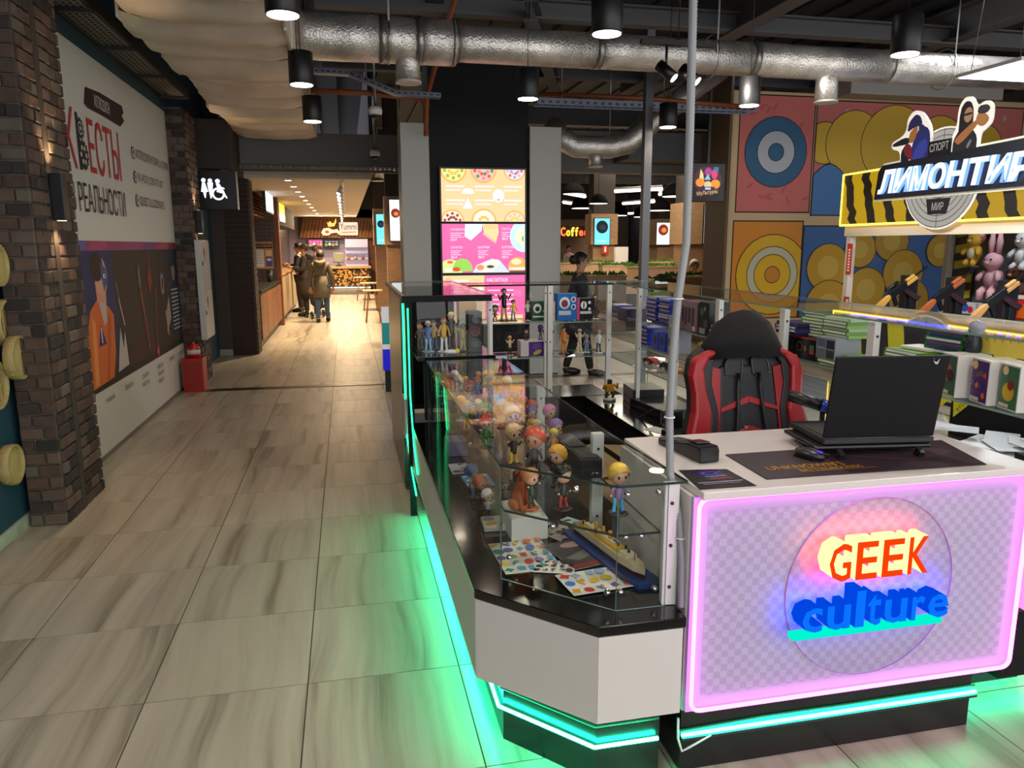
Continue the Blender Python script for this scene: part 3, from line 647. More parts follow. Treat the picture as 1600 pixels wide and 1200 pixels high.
struct(MB().bx((.55, 28.25, 0), (1.3, 28.35, 2.0)).build('wall_shop_side', mat('brick_red_dark', '#5a3528', .7, noise=.3, nscale=10)))
t = thing('till_screen', 'black till with tilted yellow-lit screen on the log-faced counter', 'till', (-.25, 27.75, 1.0)); MB().box((0, 0, .02), (.2, .2, .04)).box((0, .02, .1), (.04, .04, .16)).build('stand', BLACK, t); MB().box((0, -.02, .3), (.36, .05, .36), rot=rotm(-.3)).build('monitor', BLACK, t); MB().box((0, -.05, .29), (.26, .01, .26), rot=rotm(-.3)).build('display', emis('till_glow', '#d8b878', .8), t)
t = thing('display_fridge', 'pale lit kitchen display shelves behind the log-faced counter', 'shelf', (.35, 28.1, 1.0)); MB().bx((-.35, .05, 0), (.45, .2, .95)).build('back_panel', mat('lilac_lit', '#b9b0cc', .5, emit=.35), t); 
for z in (.2, .42, .64): MB().bx((-.35, -.1, z), (.45, .1, z+.02)).build('shelf', METAL, t)
for x, c in ((-.25, '#c87840'), (0, '#d0b080'), (.25, '#b06040')): MB().lathe([(.05, .22), (.06, .33), (.03, .34)], o=(x, 0, 0), n=10).build('tray', mat('tray'+c, c, .5), t)
# wooden columns with advertising screens on the right side of the corridor
def ad_column(label, x0, x1, y0, y1, scr, colr, slabel, face='front'):
    t = thing('wood_column', label, 'column', ((x0+x1)/2, (y0+y1)/2, 0)); w = (x1-x0)/2; d = (y1-y0)/2
    MB().bx((-w*.8, -d*.8, 0), (w*.8, d*.8, 1.72)).build('shaft', WOODC, t); MB().bx((-w, -d, 1.72), (w, d, 2.64)).build('upper_casing', mat('oak_light', '#9b7c5b', .5, noise=.2, nscale=5, stretch=(1, 1, 6)), t); MB().bx((-w*.8, -d*.8, 2.64), (w*.8, d*.8, 4.6)).build('neck', TAUPE, t)
    a, b, z0, z1 = scr; q = thing('ad_screen', slabel, 'screen', ((a+b)/2, y0-.03, (z0+z1)/2)); ww = (b-a)/2; hh = (z1-z0)/2
    MB().bx((-ww-.015, -.02, -hh-.015), (ww+.015, .025, hh+.015)).build('housing', BLACK, q); S = Print(((a+b)/2, y0-.052, (z0+z1)/2), (1, 0, 0), (0, 0, 1)); S.rect(-ww, -hh, ww, hh, colr)
    S.ell(0, hh*.35, ww*.78, ww*.8, '#0c1a22' if colr[1] == '6' else '#7a2a18', 22); S.ell(ww*.1, hh*.32, ww*.4, ww*.35, '#20323c' if colr[1] == '6' else '#c87848', 14); S.rect(-ww*.6, -hh*.75, ww*.6, -hh*.7, '#e8f4f8'); S.build('display', attr_mat('ad_glow', .3, emit=1.25), q, world=True)
ad_column('wooden column with blue ad screen, right side of the corridor behind the stools', .73, 1.09, 20, 20.36, (.80, 1.03, 1.74, 2.5), '#6cd2f0', 'blue advertising screen on the corridor column behind the stools')
ad_column('nearer wooden column beside the grey panel of the menu tower', .76, 1.1, 15, 15.34, (.86, 1.08, 1.8, 2.57), '#e8eef2', 'white advertising screen mostly hidden behind the grey tower panel')
ad_column('wooden column with blue screen in the middle of the food court', 7.3, 8.15, 22.2, 22.8, (7.39, 7.87, 1.72, 2.5), '#6cd2f0', 'blue advertising screen on the food court column beside the coffee sign')
ad_column('wooden food court column partly hidden behind the dark steel post', 11.1, 12.2, 26.2, 27.2, (11.1, 11.6, 1.72, 2.5), '#e4ecf4', 'white advertising screen in the food court just behind the dark steel post')
ad_column('wooden food court column beside the brown end of the mural wall', 7.45, 8.3, 16, 16.8, (7.9, 8.11, 1.74, 2.58), '#e4ecf4', 'narrow white advertising screen next to the brown end of the mural wall')
def stool(x, y, h, r, label):
    t = thing('bar_stool', label, 'stool', (x, y, 0)); MB().lathe([(r*.96, h-.03), (r, h-.015), (r, h-.005), (r*.97, h)], n=20).build('seat', mat('birch', '#c9ad84', .5), t)
    for k in range(4): a = PI/4+k*PI/2; MB().cyl((math.cos(a)*r*.55, math.sin(a)*r*.55, h-.03), (math.cos(a)*r*1.0, math.sin(a)*r*1.0, 0), .02, 8, r1=.014).build('leg', mat('leg_wood', '#96683c', .5), t)
    MB().ring([(math.cos(k*PI/8)*r*.8, math.sin(k*PI/8)*r*.8, h*.4) for k in range(16)], .009, 6, closed=True).build('foot_ring', DGREY, t)
stool(.56, 17.3, .73, .23, 'round pale wooden stool nearest the kiosk on the right of the corridor'); stool(.6, 20.6, .74, .25, 'round pale wooden stool second along the right of the corridor'); stool(.5, 24.5, .74, .28, 'round pale wooden stool farthest along the corridor near the log-faced counter')
t = thing('striped_panel', 'white, teal and blue striped standing panel just behind the glass tower', 'display panel', (.50, 8.9, 0))
for a, b, c in ((.82, 1.0, '#d8dce0'), (.57, .82, '#1a8a8c'), (.51, .57, '#d0d4d8'), (.26, .51, '#1c1cd8')): MB().bx((-.12, -.06, a), (.12, .06, b)).build('stripe_block', mat('stripe'+c, c, .4, emit=.25), t)
MB().bx((-.1, -.05, 0), (.1, .05, .26)).build('foot', BLACK, t)
# ---------------------------------------------------------------- menu tower with screens
TWR = mat('tower_black', '#070709', .6, spec=.25); GRAYP = mat('tower_grey', '#a7a9a2', .5)
struct(MB().bx((1.06, 9.672, 0), (2.325, 10.3, 4.3)).build('pillar_tower', TWR))
for x0, x1, l in ((.71, 1.055, 'tall grey side panel left of the stacked menu screens'), (2.33, 2.74, 'tall grey side panel right of the stacked menu screens')):
    t = thing('tower_panel', l, 'panel', ((x0+x1)/2, 9.75, 0)); w = (x1-x0)/2; MB().bx((-w, -.15, .02), (w, .4, 3.17)).build('cladding', GRAYP, t); MB().bx((-w+.02, -.14, 0), (w-.02, .38, .02)).build('foot', BLACK, t)
def mscreen(z0, z1, label, fn):
    t = thing('menu_screen', label, 'screen', (1.73, 9.6, (z0+z1)/2)); w = .535; h = (z1-z0)/2
    MB().bx((-w-.02, 0, -h-.02), (w+.02, .06, h+.02)).build('housing', BLACK, t); S = Print((1.73, 9.597, (z0+z1)/2), (1, 0, 0), (0, 0, 1)); S.clip = (-w, -h, w, h); fn(S, w, h); S.build('display', attr_mat('menu_glow', .25, emit=1.05), t, world=True)
def pizza(S, x, y, r, c, dots, a0=0, a1=2*PI):
    S.ell(x, y, r, r, '#e0a850', 22, a0, a1); S.ell(x, y, r*.86, r*.86, c, 22, a0, a1); 
    for k in range(9):
        a = a0+(a1-a0)*(k+.5)/9; q = r*(.35 if k % 2 else .65); S.ell(x+q*math.cos(a), y+q*math.sin(a), r*.13, r*.13, dots[k % len(dots)], 10, hold=k > 0)
def sc1(S, w, h):
    S.rect(-w, -h, w, h, '#ffc48c'); up = (PI, 2*PI); dn = (0, PI)
    pizza(S, -.38, h, .17, '#e8e08a', ['#8fa83a', '#d8b84a'], *up); pizza(S, .0, h, .17, '#f0b0a8', ['#d84a3a', '#e87a88', '#3f8a3a'], *up); pizza(S, .4, h, .14, '#d8d0e0', ['#c8a8b8', '#9a8aa8', '#c85a3a'], *up)
    pizza(S, -.4, -h, .15, '#f0d8c0', ['#a82a2a', '#8a2020'], *dn); pizza(S, .0, -h, .16, '#f8e8c0', ['#fffbe8', '#e8b040'], *dn); pizza(S, .4, -h, .14, '#f0d0a0', ['#e8a8b8', '#f0c040'], *dn)
    for x in (-.48, -.11, .26):
        for y in (.10, -.07): S.rect(x, y, x+.24, y+.022, '#ffd8dc'); S.rect(x, y-.045, x+.17+.05*rnd.random(), y-.028, '#ffd8dc', True)
    S.ell(-.2, .02, .08, .07, '#d8e0f4', 14, 0, PI); S.poly([(-.27, -.16), (-.14, -.16), (-.2, -.03)], '#d8e0f4'); S.ell(.19, 0, .075, .08, '#d8e4f8', 18); S.ell(.19, -.05, .02, .012, '#e88a8a', 10)
def sc2(S, w, h):
    S.rect(-w, -h, w, h, '#ff5c9e'); S.ell(w-.02, h*.5, .18, .2, '#bfe0ff', 26, PI*.45, PI*1.55); S.ell(w-.02, h*.5, .1, .12, '#f0dcb8', 20, PI*.5, PI*1.5); S.ell(w-.02, .12, .02, .04, '#5a9a3a', 10, PI*.5, PI*1.5)
    S.poly([(-.24, h), (-.02, h), (-.03, .22), (-.17, .1), (-.25, .15)], '#d8e4f8'); S.poly([(-.02, h), (.18, h), (.19, .2), (.16, .09), (.0, .2)], '#f0cc90'); S.poly([(0, .2), (.16, .09), (.15, .06), (-.02, .18)], '#e8b0a0')
    for k in range(6): S.line(.0+k*.03, .24, .03+k*.025, .3, .006, '#c89858', k > 0)
    S.ell(-.44, -h, .16, .17, '#cfe08a', 20, 0, PI); S.ell(-.28, -h+.02, .13, .16, '#8fcc4a', 16, 0, PI); S.ell(-.44, -.17, .04, .02, '#e8662a', 10); S.ell(-.36, -.26, .05, .03, '#d8442a', 10); S.ell(-.46, -.27, .05, .02, '#fff2e8', 10)
    S.poly([(-.15, -h), (-.1, -.21), (.1, -.13), (.2, -.15), (.3, -.27), (.33, -h)], '#c8d4f0'); S.poly([(-.1, -.23), (.05, -.16), (.18, -.14), (.2, -.2), (.1, -.3), (-.05, -.31)], '#e8dcd0'); S.ell(-.05, -.24, .05, .035, '#e88a58', 12); S.ell(.08, -.23, .05, .02, '#3a3a2a', 10)
    S.ell(.44, -.24, .13, .13, '#e0a050', 20, 0, PI); S.rect(.32, -.28, w, -.24, '#f0dcc0'); S.rect(.33, -h, w, -.28, '#7a3a20'); S.ell(.42, -.17, .07, .04, '#f4d8a0', 12)
    for s, x, y, ww in (('СЭНДВИЧИ', -.43, .22, .19), ('САЛАТЫ', -.43, 0, .15), ('ШАУРМА', -.08, 0, .15), ('ПАСТА', .23, .23, .11), ('БУРГЕРЫ', .23, 0, .15)):
        S.text(s, x, y, x+ww, y+.03, '#ffe8f4', .01)
        for k in range(3): S.rect(x, y-.035-k*.024, x+ww*(.9-.2*(k % 2)), y-.025-k*.024, '#ffc0dc', k > 0)
        S.text('350 ₽' if s != 'ПАСТА' else '390 ₽', x, y-.125, x+.08, y-.095, '#fff4fa', .02)
def sc3(S, w, h):
    S.rect(-w, -h, w, h, '#ffc890'); S.rect(0, -h, w, h, '#ff5c9e'); S.text('НАПИТКИ', .03, h-.085, .3, h-.035, '#fff0f8', .02); S.ell(-.47, h-.06, .03, .03, '#ff8a9a'); S.ell(-.47, h-.06, .02, .02, '#ffc890'); S.rect(-.4, h-.075, -.2, h-.055, '#ffe8e0')
    for k in range(8):
        S.rect(.04, h-.14-k*.06, .2, h-.125-k*.06, '#ffd0e4'); S.rect(.26, h-.14-k*.06, .38, h-.125-k*.06, '#ffe4f0', True)
    for k, c in enumerate(('#e8d8e8', '#f0b0b0', '#c0d890', '#d8e0f0', '#e8c0a0')): S.rect(-.5+k*.1, -.2, -.42+k*.1, .14-.02*(k % 2), c); S.ell(-.46+k*.1, .14-.02*(k % 2), .04, .02, '#ffffff', 12)
    S.ell(-.15, -.26, .12, .09, '#a8c860', 16); S.rect(.1, -h, w-.03, -.2, '#ffc890')
mscreen(2.0, 2.64, 'orange pizza menu screen, topmost on the black tower', sc1); mscreen(1.36, 1.97, 'pink menu screen with sandwiches and burger, second on the black tower', sc2); mscreen(.70, 1.325, 'half orange half pink drinks menu screen, third on the black tower behind the glass', sc3)
# ---------------------------------------------------------------- food court beyond
struct(MB().bx((1.6, 34, 0), (34, 34.2, 4.7)).build('wall_back', mat('court_wall', '#6a5c4e', .7))); struct(MB().bx((.43, 28.35, 0), (1.7, 34, 4.7)).build('wall_court_left', TAUPE)); struct(MB().bx((.43, 12.3, 2.86), (.5, 28.35, 4.7)).build('wall_over_corridor', DECK))
struct(MB().bx((3.37, 8.36, 0), (3.46, 8.45, 4.2)).build('pillar_steel', mat('post_steel', '#55565a', .4, .3)))
struct(MB().bx((2.7, 12.0, 2.86), (7.0, 12.3, 3.5)).build('trim_5', mat('header_grey', '#4c4b4a'))); struct(MB().bx((4.3, 11.3, 3.0), (5.5, 12, 3.4)).build('trim_6', BEAM))
for y, m in ((13.2, 0), (15.5, 0), (18, 0), (21, 0), (25, 0)): ibeam((2, y, 3.9), (16, y, 3.9), .3, .2)
GRASS = mat('turf_green', '#3f6a1e', .9, noise=.5, nscale=40)
def planter(x0, x1, y, z, label, m=None, d=.35):
    t = thing('planter_partition', label, 'planter', ((x0+x1)/2, y, 0)); w = (x1-x0)/2; k = max(1, int((x1-x0)/1.2))
    for i in range(k): MB().bx((-w+i*2*w/k+.006, 0, .02), (-w+(i+1)*2*w/k-.006, d, z-.04)).build('panel', m or mat('planter_wood', '#a08468', .5, noise=.2, nscale=4, stretch=(8, 1, 1)), t)
    MB().bx((-w, -.01, z-.04), (w, d+.01, z)).build('rim', mat('planter_rim', '#93795c', .5), t); mb = MB()
    for i in range(int((x1-x0)*55)):
        x = rnd.uniform(-w, w); y_ = rnd.uniform(.03, d-.03); hh = rnd.uniform(.05, .1); a = rnd.uniform(0, PI); s = .05
        mb.add([(x-s*math.cos(a), y_-s*math.sin(a), z), (x+s*math.cos(a), y_+s*math.sin(a), z), (x+rnd.uniform(-.03, .03), y_, z+hh)], [(0, 1, 2)]); mb.add([(x-s*math.sin(a), y_+s*math.cos(a), z), (x+s*math.sin(a), y_-s*math.cos(a), z), (x, y_+rnd.uniform(-.03, .03), z+hh*.8)], [(0, 1, 2)])
    stuff(mb.build('artificial_grass', GRASS, t)); return t
dkp = mat('planter_dark', '#5f4c3d', .5)
planter(3.3, 5.35, 14.0, 1.13, 'grass-topped wooden partition behind the walking woman, nearest long row'); planter(5.6, 7.6, 12.6, 1.16, 'dark grass-topped partition in front of the grey-haired diner', dkp); planter(6.3, 9.8, 16.5, 1.22, 'pale grass-topped partition right of the dark steel post'); planter(8.9, 11.0, 22, 1.2, 'far grass-topped partition under the striped windows'); planter(6.4, 7.3, 18.5, 1.2, 'short grass-topped partition below the blue food court screen'); planter(5.8, 7.6, 21, 1.22, 'far grass-topped partition in front of the coffee bar')
struct(MB().bx((4.9, 14.2, 0), (7.5, 14.3, .75)).build('trim_7', dkp))
t = thing('green_pot', 'lime green pot with a dark leafy plant near the dark steel post', 'potted plant', (5.22, 12.35, .55)); MB().bx((-.22, -.2, 0), (.22, .2, .36)).build('pot', mat('lime', '#7fa32a', .5), t); MB().bx((-.18, -.16, -.55), (.18, .16, 0)).build('pedestal', dkp, t); mb = MB()
for k in range(60):
    a = rnd.uniform(0, 2*PI); r = rnd.uniform(.1, .42); h = .36+rnd.uniform(0, .28); p_ = Vector((r*math.cos(a), r*math.sin(a)*.6, h)); s = .09; mb.add([(p_.x-s, p_.y, p_.z), (p_.x, p_.y-.03, p_.z+.03), (p_.x+s, p_.y, p_.z-.04), (p_.x, p_.y+.03, p_.z-.02)], [(0, 1, 2, 3)])
mb.build('foliage', mat('leaf_dark', '#2a3a20', .7), t)
DOME = mat('dome_black', '#0a0909', .9, spec=.1)
for k, (x, y, r, l) in enumerate(((5.12, 16.9, .25, 'largest and nearest black dome pendant beside the grey tower panel'), (7.4, 23.3, .4, 'black dome pendant left of the dark steel post above the blue screen'), (6.97, 20.6, .27, 'small black dome pendant left of the blue screen'), (10.4, 28.8, .55, 'far black dome pendant low behind the blue screen column'), (10.38, 24.4, .42, 'black dome pendant just right of the dark steel post'), (7.81, 17.35, .33, 'white-lit dome pendant between steel post and grey conduit'), (10.06, 20.8, .32, 'dome pendant right of the grey conduit by the mural wall end'), (12.2, 30, .5, 'small dome pendant far off under the striped windows'), (13.4, 32, .5, 'farthest dome pendant before the back windows'))):
    t = thing('dome_pendant', l, 'pendant lamp', (x, y, 2.85)); MB().lathe([(r, 0), (r*.96, r*.35), (r*.75, r*.7), (r*.35, r*.95), (.03, r)], n=22).build('shade', DOME, t); MB().cyl((0, 0, -.004), (0, 0, .01), r*.93, 22).build('diffuser', emis('dome_white', '#fff0e2', 3.5), t); MB().cyl((0, 0, r), (0, 0, 1.78), .008, 6).build('cord', BLACK, t)
    if k < 7: lamp('SPOT', (x, y, 2.82), 330, (1, .82, .62), .2, spot=2.6, blend=.8)
for a, b, l in (((6.98, 19.3), (7.88, 18.3), 'long white tube light crossing the dark steel post'), ((7.08, 24.5), (8.14, 25.9), 'white tube light left in the food court above the small dome'), ((9.3, 24.9), (9.9, 23.6), 'white tube light just left of the dark steel post'), ((12.05, 33), (12.8, 32), 'far white tube light over the coffee sign'), ((12.09, 27.6), (12.42, 27.1), 'short white tube light right of the steel post'), ((15.3, 32), (16.9, 33.5), 'farthest white tube light right of the steel post'), ((5.9, 20.2), (6.9, 21.6), 'white tube light beside the grey tower panel'), ((8.6, 20.2), (9.4, 19.2), 'white tube light between two black domes')):
    t = thing('tube_light', l, 'ceiling light', ((a[0]+b[0])/2, (a[1]+b[1])/2, 3.1)); A = Vector((a[0]-t.location.x, a[1]-t.location.y, 0)); MB().ring([A, -A], .045, 4).build('tube', emis('tube_white', '#fff4e8', 5), t); MB().ring([A+Vector((0, 0, .05)), -A+Vector((0, 0, .05))], .04, 4).build('housing', WHITEP, t)
    for q in (.7, -.7): MB().cyl(A*q+Vector((0, 0, .08)), A*q+Vector((0, 0, 1.5)), .005, 5).build('cable', BLACK, t)
cs = thing('coffee_sign', 'orange and red glowing neon Coffee sign over the far bar', 'sign', (8.0, 28.0, 2.05)); X = 0
for ch, c, w in zip('Coffee', ('#ff5a28', '#ffb428', '#ffd040', '#ff8a30', '#ff5028', '#ff3a20'), (.2, .17, .14, .14, .17, .17)):
    vs, fs = text_geo(ch, .02, .02); hh = .33 if ch in 'Cf' else .22; MB().add([(X+v[0]*w*.9, -v[2], v[1]*hh) for v in vs], fs).build('letter', emis('neon'+c, c, 3), cs); X += w+.02
MB().bx((-.1, .03, -.06), (1.2, .06, .38)).build('backing', TAUPE, cs)
for q in (0, 1.1): MB().cyl((q, .045, .38), (q, .045, 2.6), .012, 6).build('hanger', TAUPE, cs)
struct(MB().bx((7.6, 29, 0), (10.2, 29.2, 2.7)).build('wall_coffee', mat('coffee_wall', '#7a6452', .7)))
for k in range(9): struct(MB().bx((13+k*1.1, 33.8, .9), (13.5+k*1.1, 33.9, 3.2)).build('window_%d' % (k+1), mat('pale_blind', '#8d8a80', .7) if k % 2 else mat('night_glass', '#15171c', .15)))
for x, l in ((8.9, 'white fridge in the far food court'), (8.2, 'dark slim fridge in the far food court')):
    t = thing('fridge', l, 'fridge', (x, 24, 0)); MB().bx((-.22, -.2, 0), (.22, .2, 1.65)).build('body', WHITEP if x > 8.5 else BLACK, t); MB().bx((-.2, -.22, .15), (.2, -.2, 1.55)).build('door', WHITEP if x > 8.5 else DGREY, t); MB().bx((.14, -.24, .8), (.17, -.22, 1.2)).build('handle', METAL, t)
t = thing('exit_sign', 'small red exit sign on the shaft of the blue screen column', 'sign', (7.75, 22.2, 1.58)); MB().bx((-.1, -.03, -.14), (.1, 0, .14)).build('box', mat('exit_red', '#8a2418', .4, emit=.6), t); MB().bx((-.03, -.034, -.08), (.03, -.03, .08)).build('figure', mat('exit_white', '#e8d8d0', .4), t)
# dark lightbox with party icons at the end of the mural wall
t = thing('party_lightbox', 'black lightbox with bright balloons and treats beside the brown wall end', 'sign', (5.18, 10.4, 2.59)); MB().bx((-.27, 0, -.27), (.27, .1, .27)).build('box', BLACK, t, bev=.004); S = Print((5.18, 10.398, 2.59), (1, 0, 0), (0, 0, 1))
S.rect(-.26, -.26, .26, .26, '#0a0608'); S.ell(0, .03, .22, .2, '#4a1028'); S.poly([(-.12, .19), (-.08, .13), (-.06, .02), (-.14, .02)], '#e8d890'); S.ell(-.12, -.0, .07, .06, '#e8902a'); S.ell(0, .15, .055, .06, '#a83a8a'); S.ell(.1, .12, .05, .07, '#d83a78'); S.rect(.09, .16, .16, .22, '#1a7aa0'); S.poly([(-.06, .04), (.04, .04), (0, .12)], '#8ac8d8'); S.ell(.12, -.02, .075, .065, '#e8952a'); S.ell(0, -.03, .06, .05, '#d8c898'); S.poly([(-.12, -.06), (.12, -.06), (.06, -.15), (-.06, -.15)], '#1a1a4a'); S.rect(-.04, -.1, .05, -.07, '#c8c8c8'); S.text('МуЛьтуреz', -.16, -.2, .17, -.13, '#e8c078', .03, rot=.12); S.build('print', attr_mat('party_glow', .3, emit=.9), t, world=True)
MB().bx((-.02, .0, .27), (.02, .04, 2.04)).build('hanger', BLACK, t)
# ---------------------------------------------------------------- comic mural wall (plain colour areas stand in for the artwork)
mw = MB().bx((5.58, 10.5, 0), (13, 11.2, 3.9)).build('wall_mural', mat('mural_cream', '#c6ab82', .6)); struct(mw); struct(MB().bx((5.55, 10.52, 0), (5.58, 11.2, 4.2)).build('trim_8', mat('taupe_light', '#6a5848', .6)))
mp = thing('comic_mural', 'big mural of four framed colour panels in pink, orange and blue with yellow rounds behind the shooting stand', 'mural', (5.62, 10.495, 0)); mp['label'] = 'big wall mural of pink, orange and blue framed panels behind the shooting stand'
S = Print((0, 10.495, 0), (1, 0, 0), (0, 0, 1), step=.0002); S.rect(5.6, .4, 12.9, 3.88, '#d0b488')
def frame(x0, z0, x1, z1, c): S.rect(x0-.02, z0-.02, x1+.02, z1+.02, '#1e1a1c'); S.rect(x0, z0, x1, z1, c)
def blob(x, z, rx, rz, c, rot=0): S.ell(x, z, rx+.012, rz+.012, '#2a2320', 26, rot=rot); S.ell(x, z, rx, rz, c, 26, rot=rot)
frame(5.70, 2.19, 6.90, 3.84, '#cf6f68'); frame(6.95, 2.15, 10.6, 3.80, '#c8706a'); frame(5.68, .6, 6.82, 2.04, '#d98a2a'); frame(6.86, .6, 9.6, 1.97, '#3f67a0'); frame(9.64, .6, 12.7, 1.97, '#a85a38')
for k in range(26):
    x = rnd.uniform(5.75, 6.85); z = rnd.uniform(2.3, 3.75); S.ell(x, z, .07, .03, '#bf5f58', 10, 0, 4.2, rot=rnd.uniform(0, 3))
blob(6.3, 3.05, .5, .5, '#2f6288'); blob(6.3, 3.05, .3, .3, '#b9bcc6'); blob(6.3, 3.05, .12, .12, '#2f6288')
for k in range(34):
    x = rnd.uniform(7.0, 10.4); z = rnd.uniform(2.25, 3.7); S.ell(x, z, .035, .035, '#b0a4b8', 12, hold=k > 0)
S.clip = (6.95, 2.15, 10.6, 3.80)
for x, r in ((7.1, .3), (7.6, .48), (8.3, .58), (9.1, .45), (9.9, .35)): blob(x, 3.2, r, r, '#d4ae38')
wv = [(6.95+3.65*k/40, 2.75+.16*math.sin(k*.55)) for k in range(41)]; S.poly(wv+[(10.6, 2.15), (6.95, 2.15)], '#2a2320'); S.poly([(u, v-.02) for u, v in wv]+[(10.6, 2.15), (6.95, 2.15)], '#4a7cb8'); S.clip = (5.68, .6, 6.82, 2.04)
for r, c in ((.6, '#dfb01e'), (.42, '#c8c0a0'), (.3, '#dfb01e'), (.12, '#c8862a')): blob(6.35, 1.25, r, r, c)
S.clip = (6.86, .6, 9.6, 1.97)
for x, z, a in ((7.3, 1.35, .36), (7.85, 1.62, .27), (8.4, 1.75, .3), (8.65, 1.25, .36), (8.0, 1.0, .34), (8.8, .8, .36), (7.35, .75, .4), (9.3, 1.6, .25)): blob(x, z, a, a, rnd.choice(['#c99a22', '#b98a22', '#c0932a'])); S.ell(x, z, a*.5, a*.5, '#d4ae4a', 22)
S.clip = (9.64, .6, 12.7, 1.97); blob(10.2, 1.4, .4, .4, '#a87a5a'); blob(11.0, 1.2, .5, .5, '#2a3ab8'); S.rect(12.2, .65, 12.6, 1.9, '#d08a28'); S.clip = None
S.build('mural_print', PRINT, mp, world=True)
struct(MB().bx((7.2, 10.1, 3.84), (9.8, 10.49, 4.05)).build('trim_9', mat('bulkhead_white', '#b0aba6', .6)))
struct(MB().bx((13, 4, 0), (13.2, 34, 4.7)).build('wall_right', mat('right_dark', '#4b4a52', .7)))
# ---------------------------------------------------------------- kiosk
PANE = pane('pane_glass', (.965, .985, .975)); EDGE = mat('glass_edge', '#24332e', .15, spec=.8); EDGEB = mat('glass_edge_bright', '#7f9a90', .15, spec=.8)
GLOSSB = mat('black_worktop', '#0b0b0c', .12, spec=.6, coat=.3); PANEL = mat('panel_white', '#c4c0bb', .4); CHROME = mat('chrome', '#d0d0d0', .12, 1)
def vpane(name, a, b, z0, z1, parent, t=.006, edge=None):
    a = Vector((a[0], a[1], 0)); b = Vector((b[0], b[1], 0)); d = b-a; ang = math.atan2(d.y, d.x)
    mb = MB().box(((a+b)/2+Vector((0, 0, (z0+z1)/2))), (d.length, t, z1-z0), 1, rot=rotm(rz=ang)); mb.m[2] = 0; mb.m[4] = 0
    return mb.build(name, [PANE, edge or EDGE], parent, world=True)
def hpane(name, pts, z, parent, t=.008, edge=None):
    mb = MB().prism(pts, z-t, z, 1); mb.m[0] = 0; mb.m[1] = 0
    return mb.build(name, [PANE, edge or EDGE], parent, world=True)
def post(parent, x, y, z0, z1, w=.042, d=.028, rz=0):
    p = MB().box((x, y, (z0+z1)/2), (w, d, z1-z0), rot=rotm(rz=rz)).build('post', ALU, parent, world=True, bev=.002, seg=1); mb = MB(); R = rotm(rz=rz)
    for z in (z0+.06, (z0+z1)/2, z1-.06): mb.cyl(Vector((x, y, z))+R @ Vector((0, -d/2-.002, 0)), Vector((x, y, z))+R @ Vector((0, -d/2+.002, 0)), .006, 8)
    stuff(mb.build('screw_heads', DGREY, p)); 
    for q in p.children: q.location = (-parent.location.x, -parent.location.y, -parent.location.z)
    return p
def strip(name, path, r, col, s, parent):
    return MB().ring(path, r, 8).build(name, emis('led'+col+str(s), col, s), parent, world=True)
GREENL = '#1dffb8'
# --- left display counter (chamfered corner)
LC = thing('display_counter', 'low white and black display counter with chamfered glass corner, left side of the kiosk', 'display case', (.65, 3.2, 0))
out = [(.36, 4.6), (.36, 2.235), (.67, 1.912), (.945, 1.912), (.945, 4.6)]
MB().prism(out, .58, .612).build('worktop', GLOSSB, LC, world=True, bev=.002, seg=1)
ins = [(.47, 4.95), (.47, 2.32), (.715, 2.045), (.93, 2.045), (.93, 4.95)]
MB().prism(ins, 0, .31).build('plinth', mat('plinth_black', '#101211', .25), LC, world=True)
cen = [(.40, 4.55), (.40, 2.26), (.69, 1.96), (.92, 1.96), (.92, 4.55)]
MB().prism(cen, .302, .58).build('carcass', mat('carcass_grey', '#8a8782', .6), LC, world=True)
for k in range(3): MB().bx((.362, 2.245+k*.785, .30), (.38, 2.245+(k+1)*.785-.004, .578)).build('front_panel', PANEL, LC, world=True)
d = math.hypot(.31, .323); MB().box((.523, 2.081, .439), (d-.004, .018, .278), rot=rotm(rz=math.atan2(-.323, .31))).build('corner_panel', PANEL, LC, world=True); MB().bx((.672, 1.914, .30), (.935, 1.932, .578)).build('end_panel', PANEL, LC, world=True)
vpane('glass_pane', (.46, 2.292), (.46, 4.55), .613, 1.0, LC); vpane('glass_pane', (.46, 2.292), (.752, 1.995), .613, 1.0, LC, edge=EDGEB); vpane('glass_pane', (.752, 1.995), (.91, 1.995), .613, 1.0, LC, edge=EDGEB)
tp = [(.455, 4.55), (.455, 2.288), (.75, 1.99), (.97, 1.99), (.94, 2.6), (.94, 4.55)]; hpane('glass_top', tp, 1.008, LC)
sh = [(.475, 4.5), (.475, 2.31), (.76, 2.02), (.9, 2.02), (.9, 4.5)]; hpane('glass_shelf', sh, .845, LC)
post(LC, .925, 2.01, .613, 1.0, .045, .03, -.15); post(LC, .905, 2.64, .613, 1.0, .045, .03); post(LC, .935, 3.62, .613, 1.0, .04, .03)
for x, y, z in ((.60, 2.165, .832), (.79, 2.03, .832), (.84, 2.03, .832), (.735, 2.025, .66), (.775, 2.02, .66), (.89, 2.03, .655), (.50, 2.35, .66), (.655, 2.10, .97), (.79, 2.02, .97), (.89, 2.02, .97), (.50, 3.2, .832), (.50, 4.1, .832)):
    c = MB().ball((x, y, z), .011, nu=10, nv=6).build('glass_clamp', CHROME, LC, world=True); MB().cyl((x, y, z), (x, y-.02, z), .007, 8).build('clamp_pin', CHROME, c, world=True); c.children[0].location = (-LC.location.x, -LC.location.y, -LC.location.z)
strip('led_strip', [(.452, 4.6, .135), (.452, 2.31, .135), (.705, 2.03, .135), (.92, 2.03, .135)], .006, GREENL, 75, LC)
MB().ring([(.462, 4.6, .2), (.462, 2.315, .2), (.71, 2.04, .2), (.925, 2.04, .2)], .004, 6).build('cable', mat('led_cable', '#1c8a58', .4), LC, world=True)
MB().bx((.455, 2.33, .112), (.475, 4.6, .122)).build('led_rail', DGREY, LC, world=True)
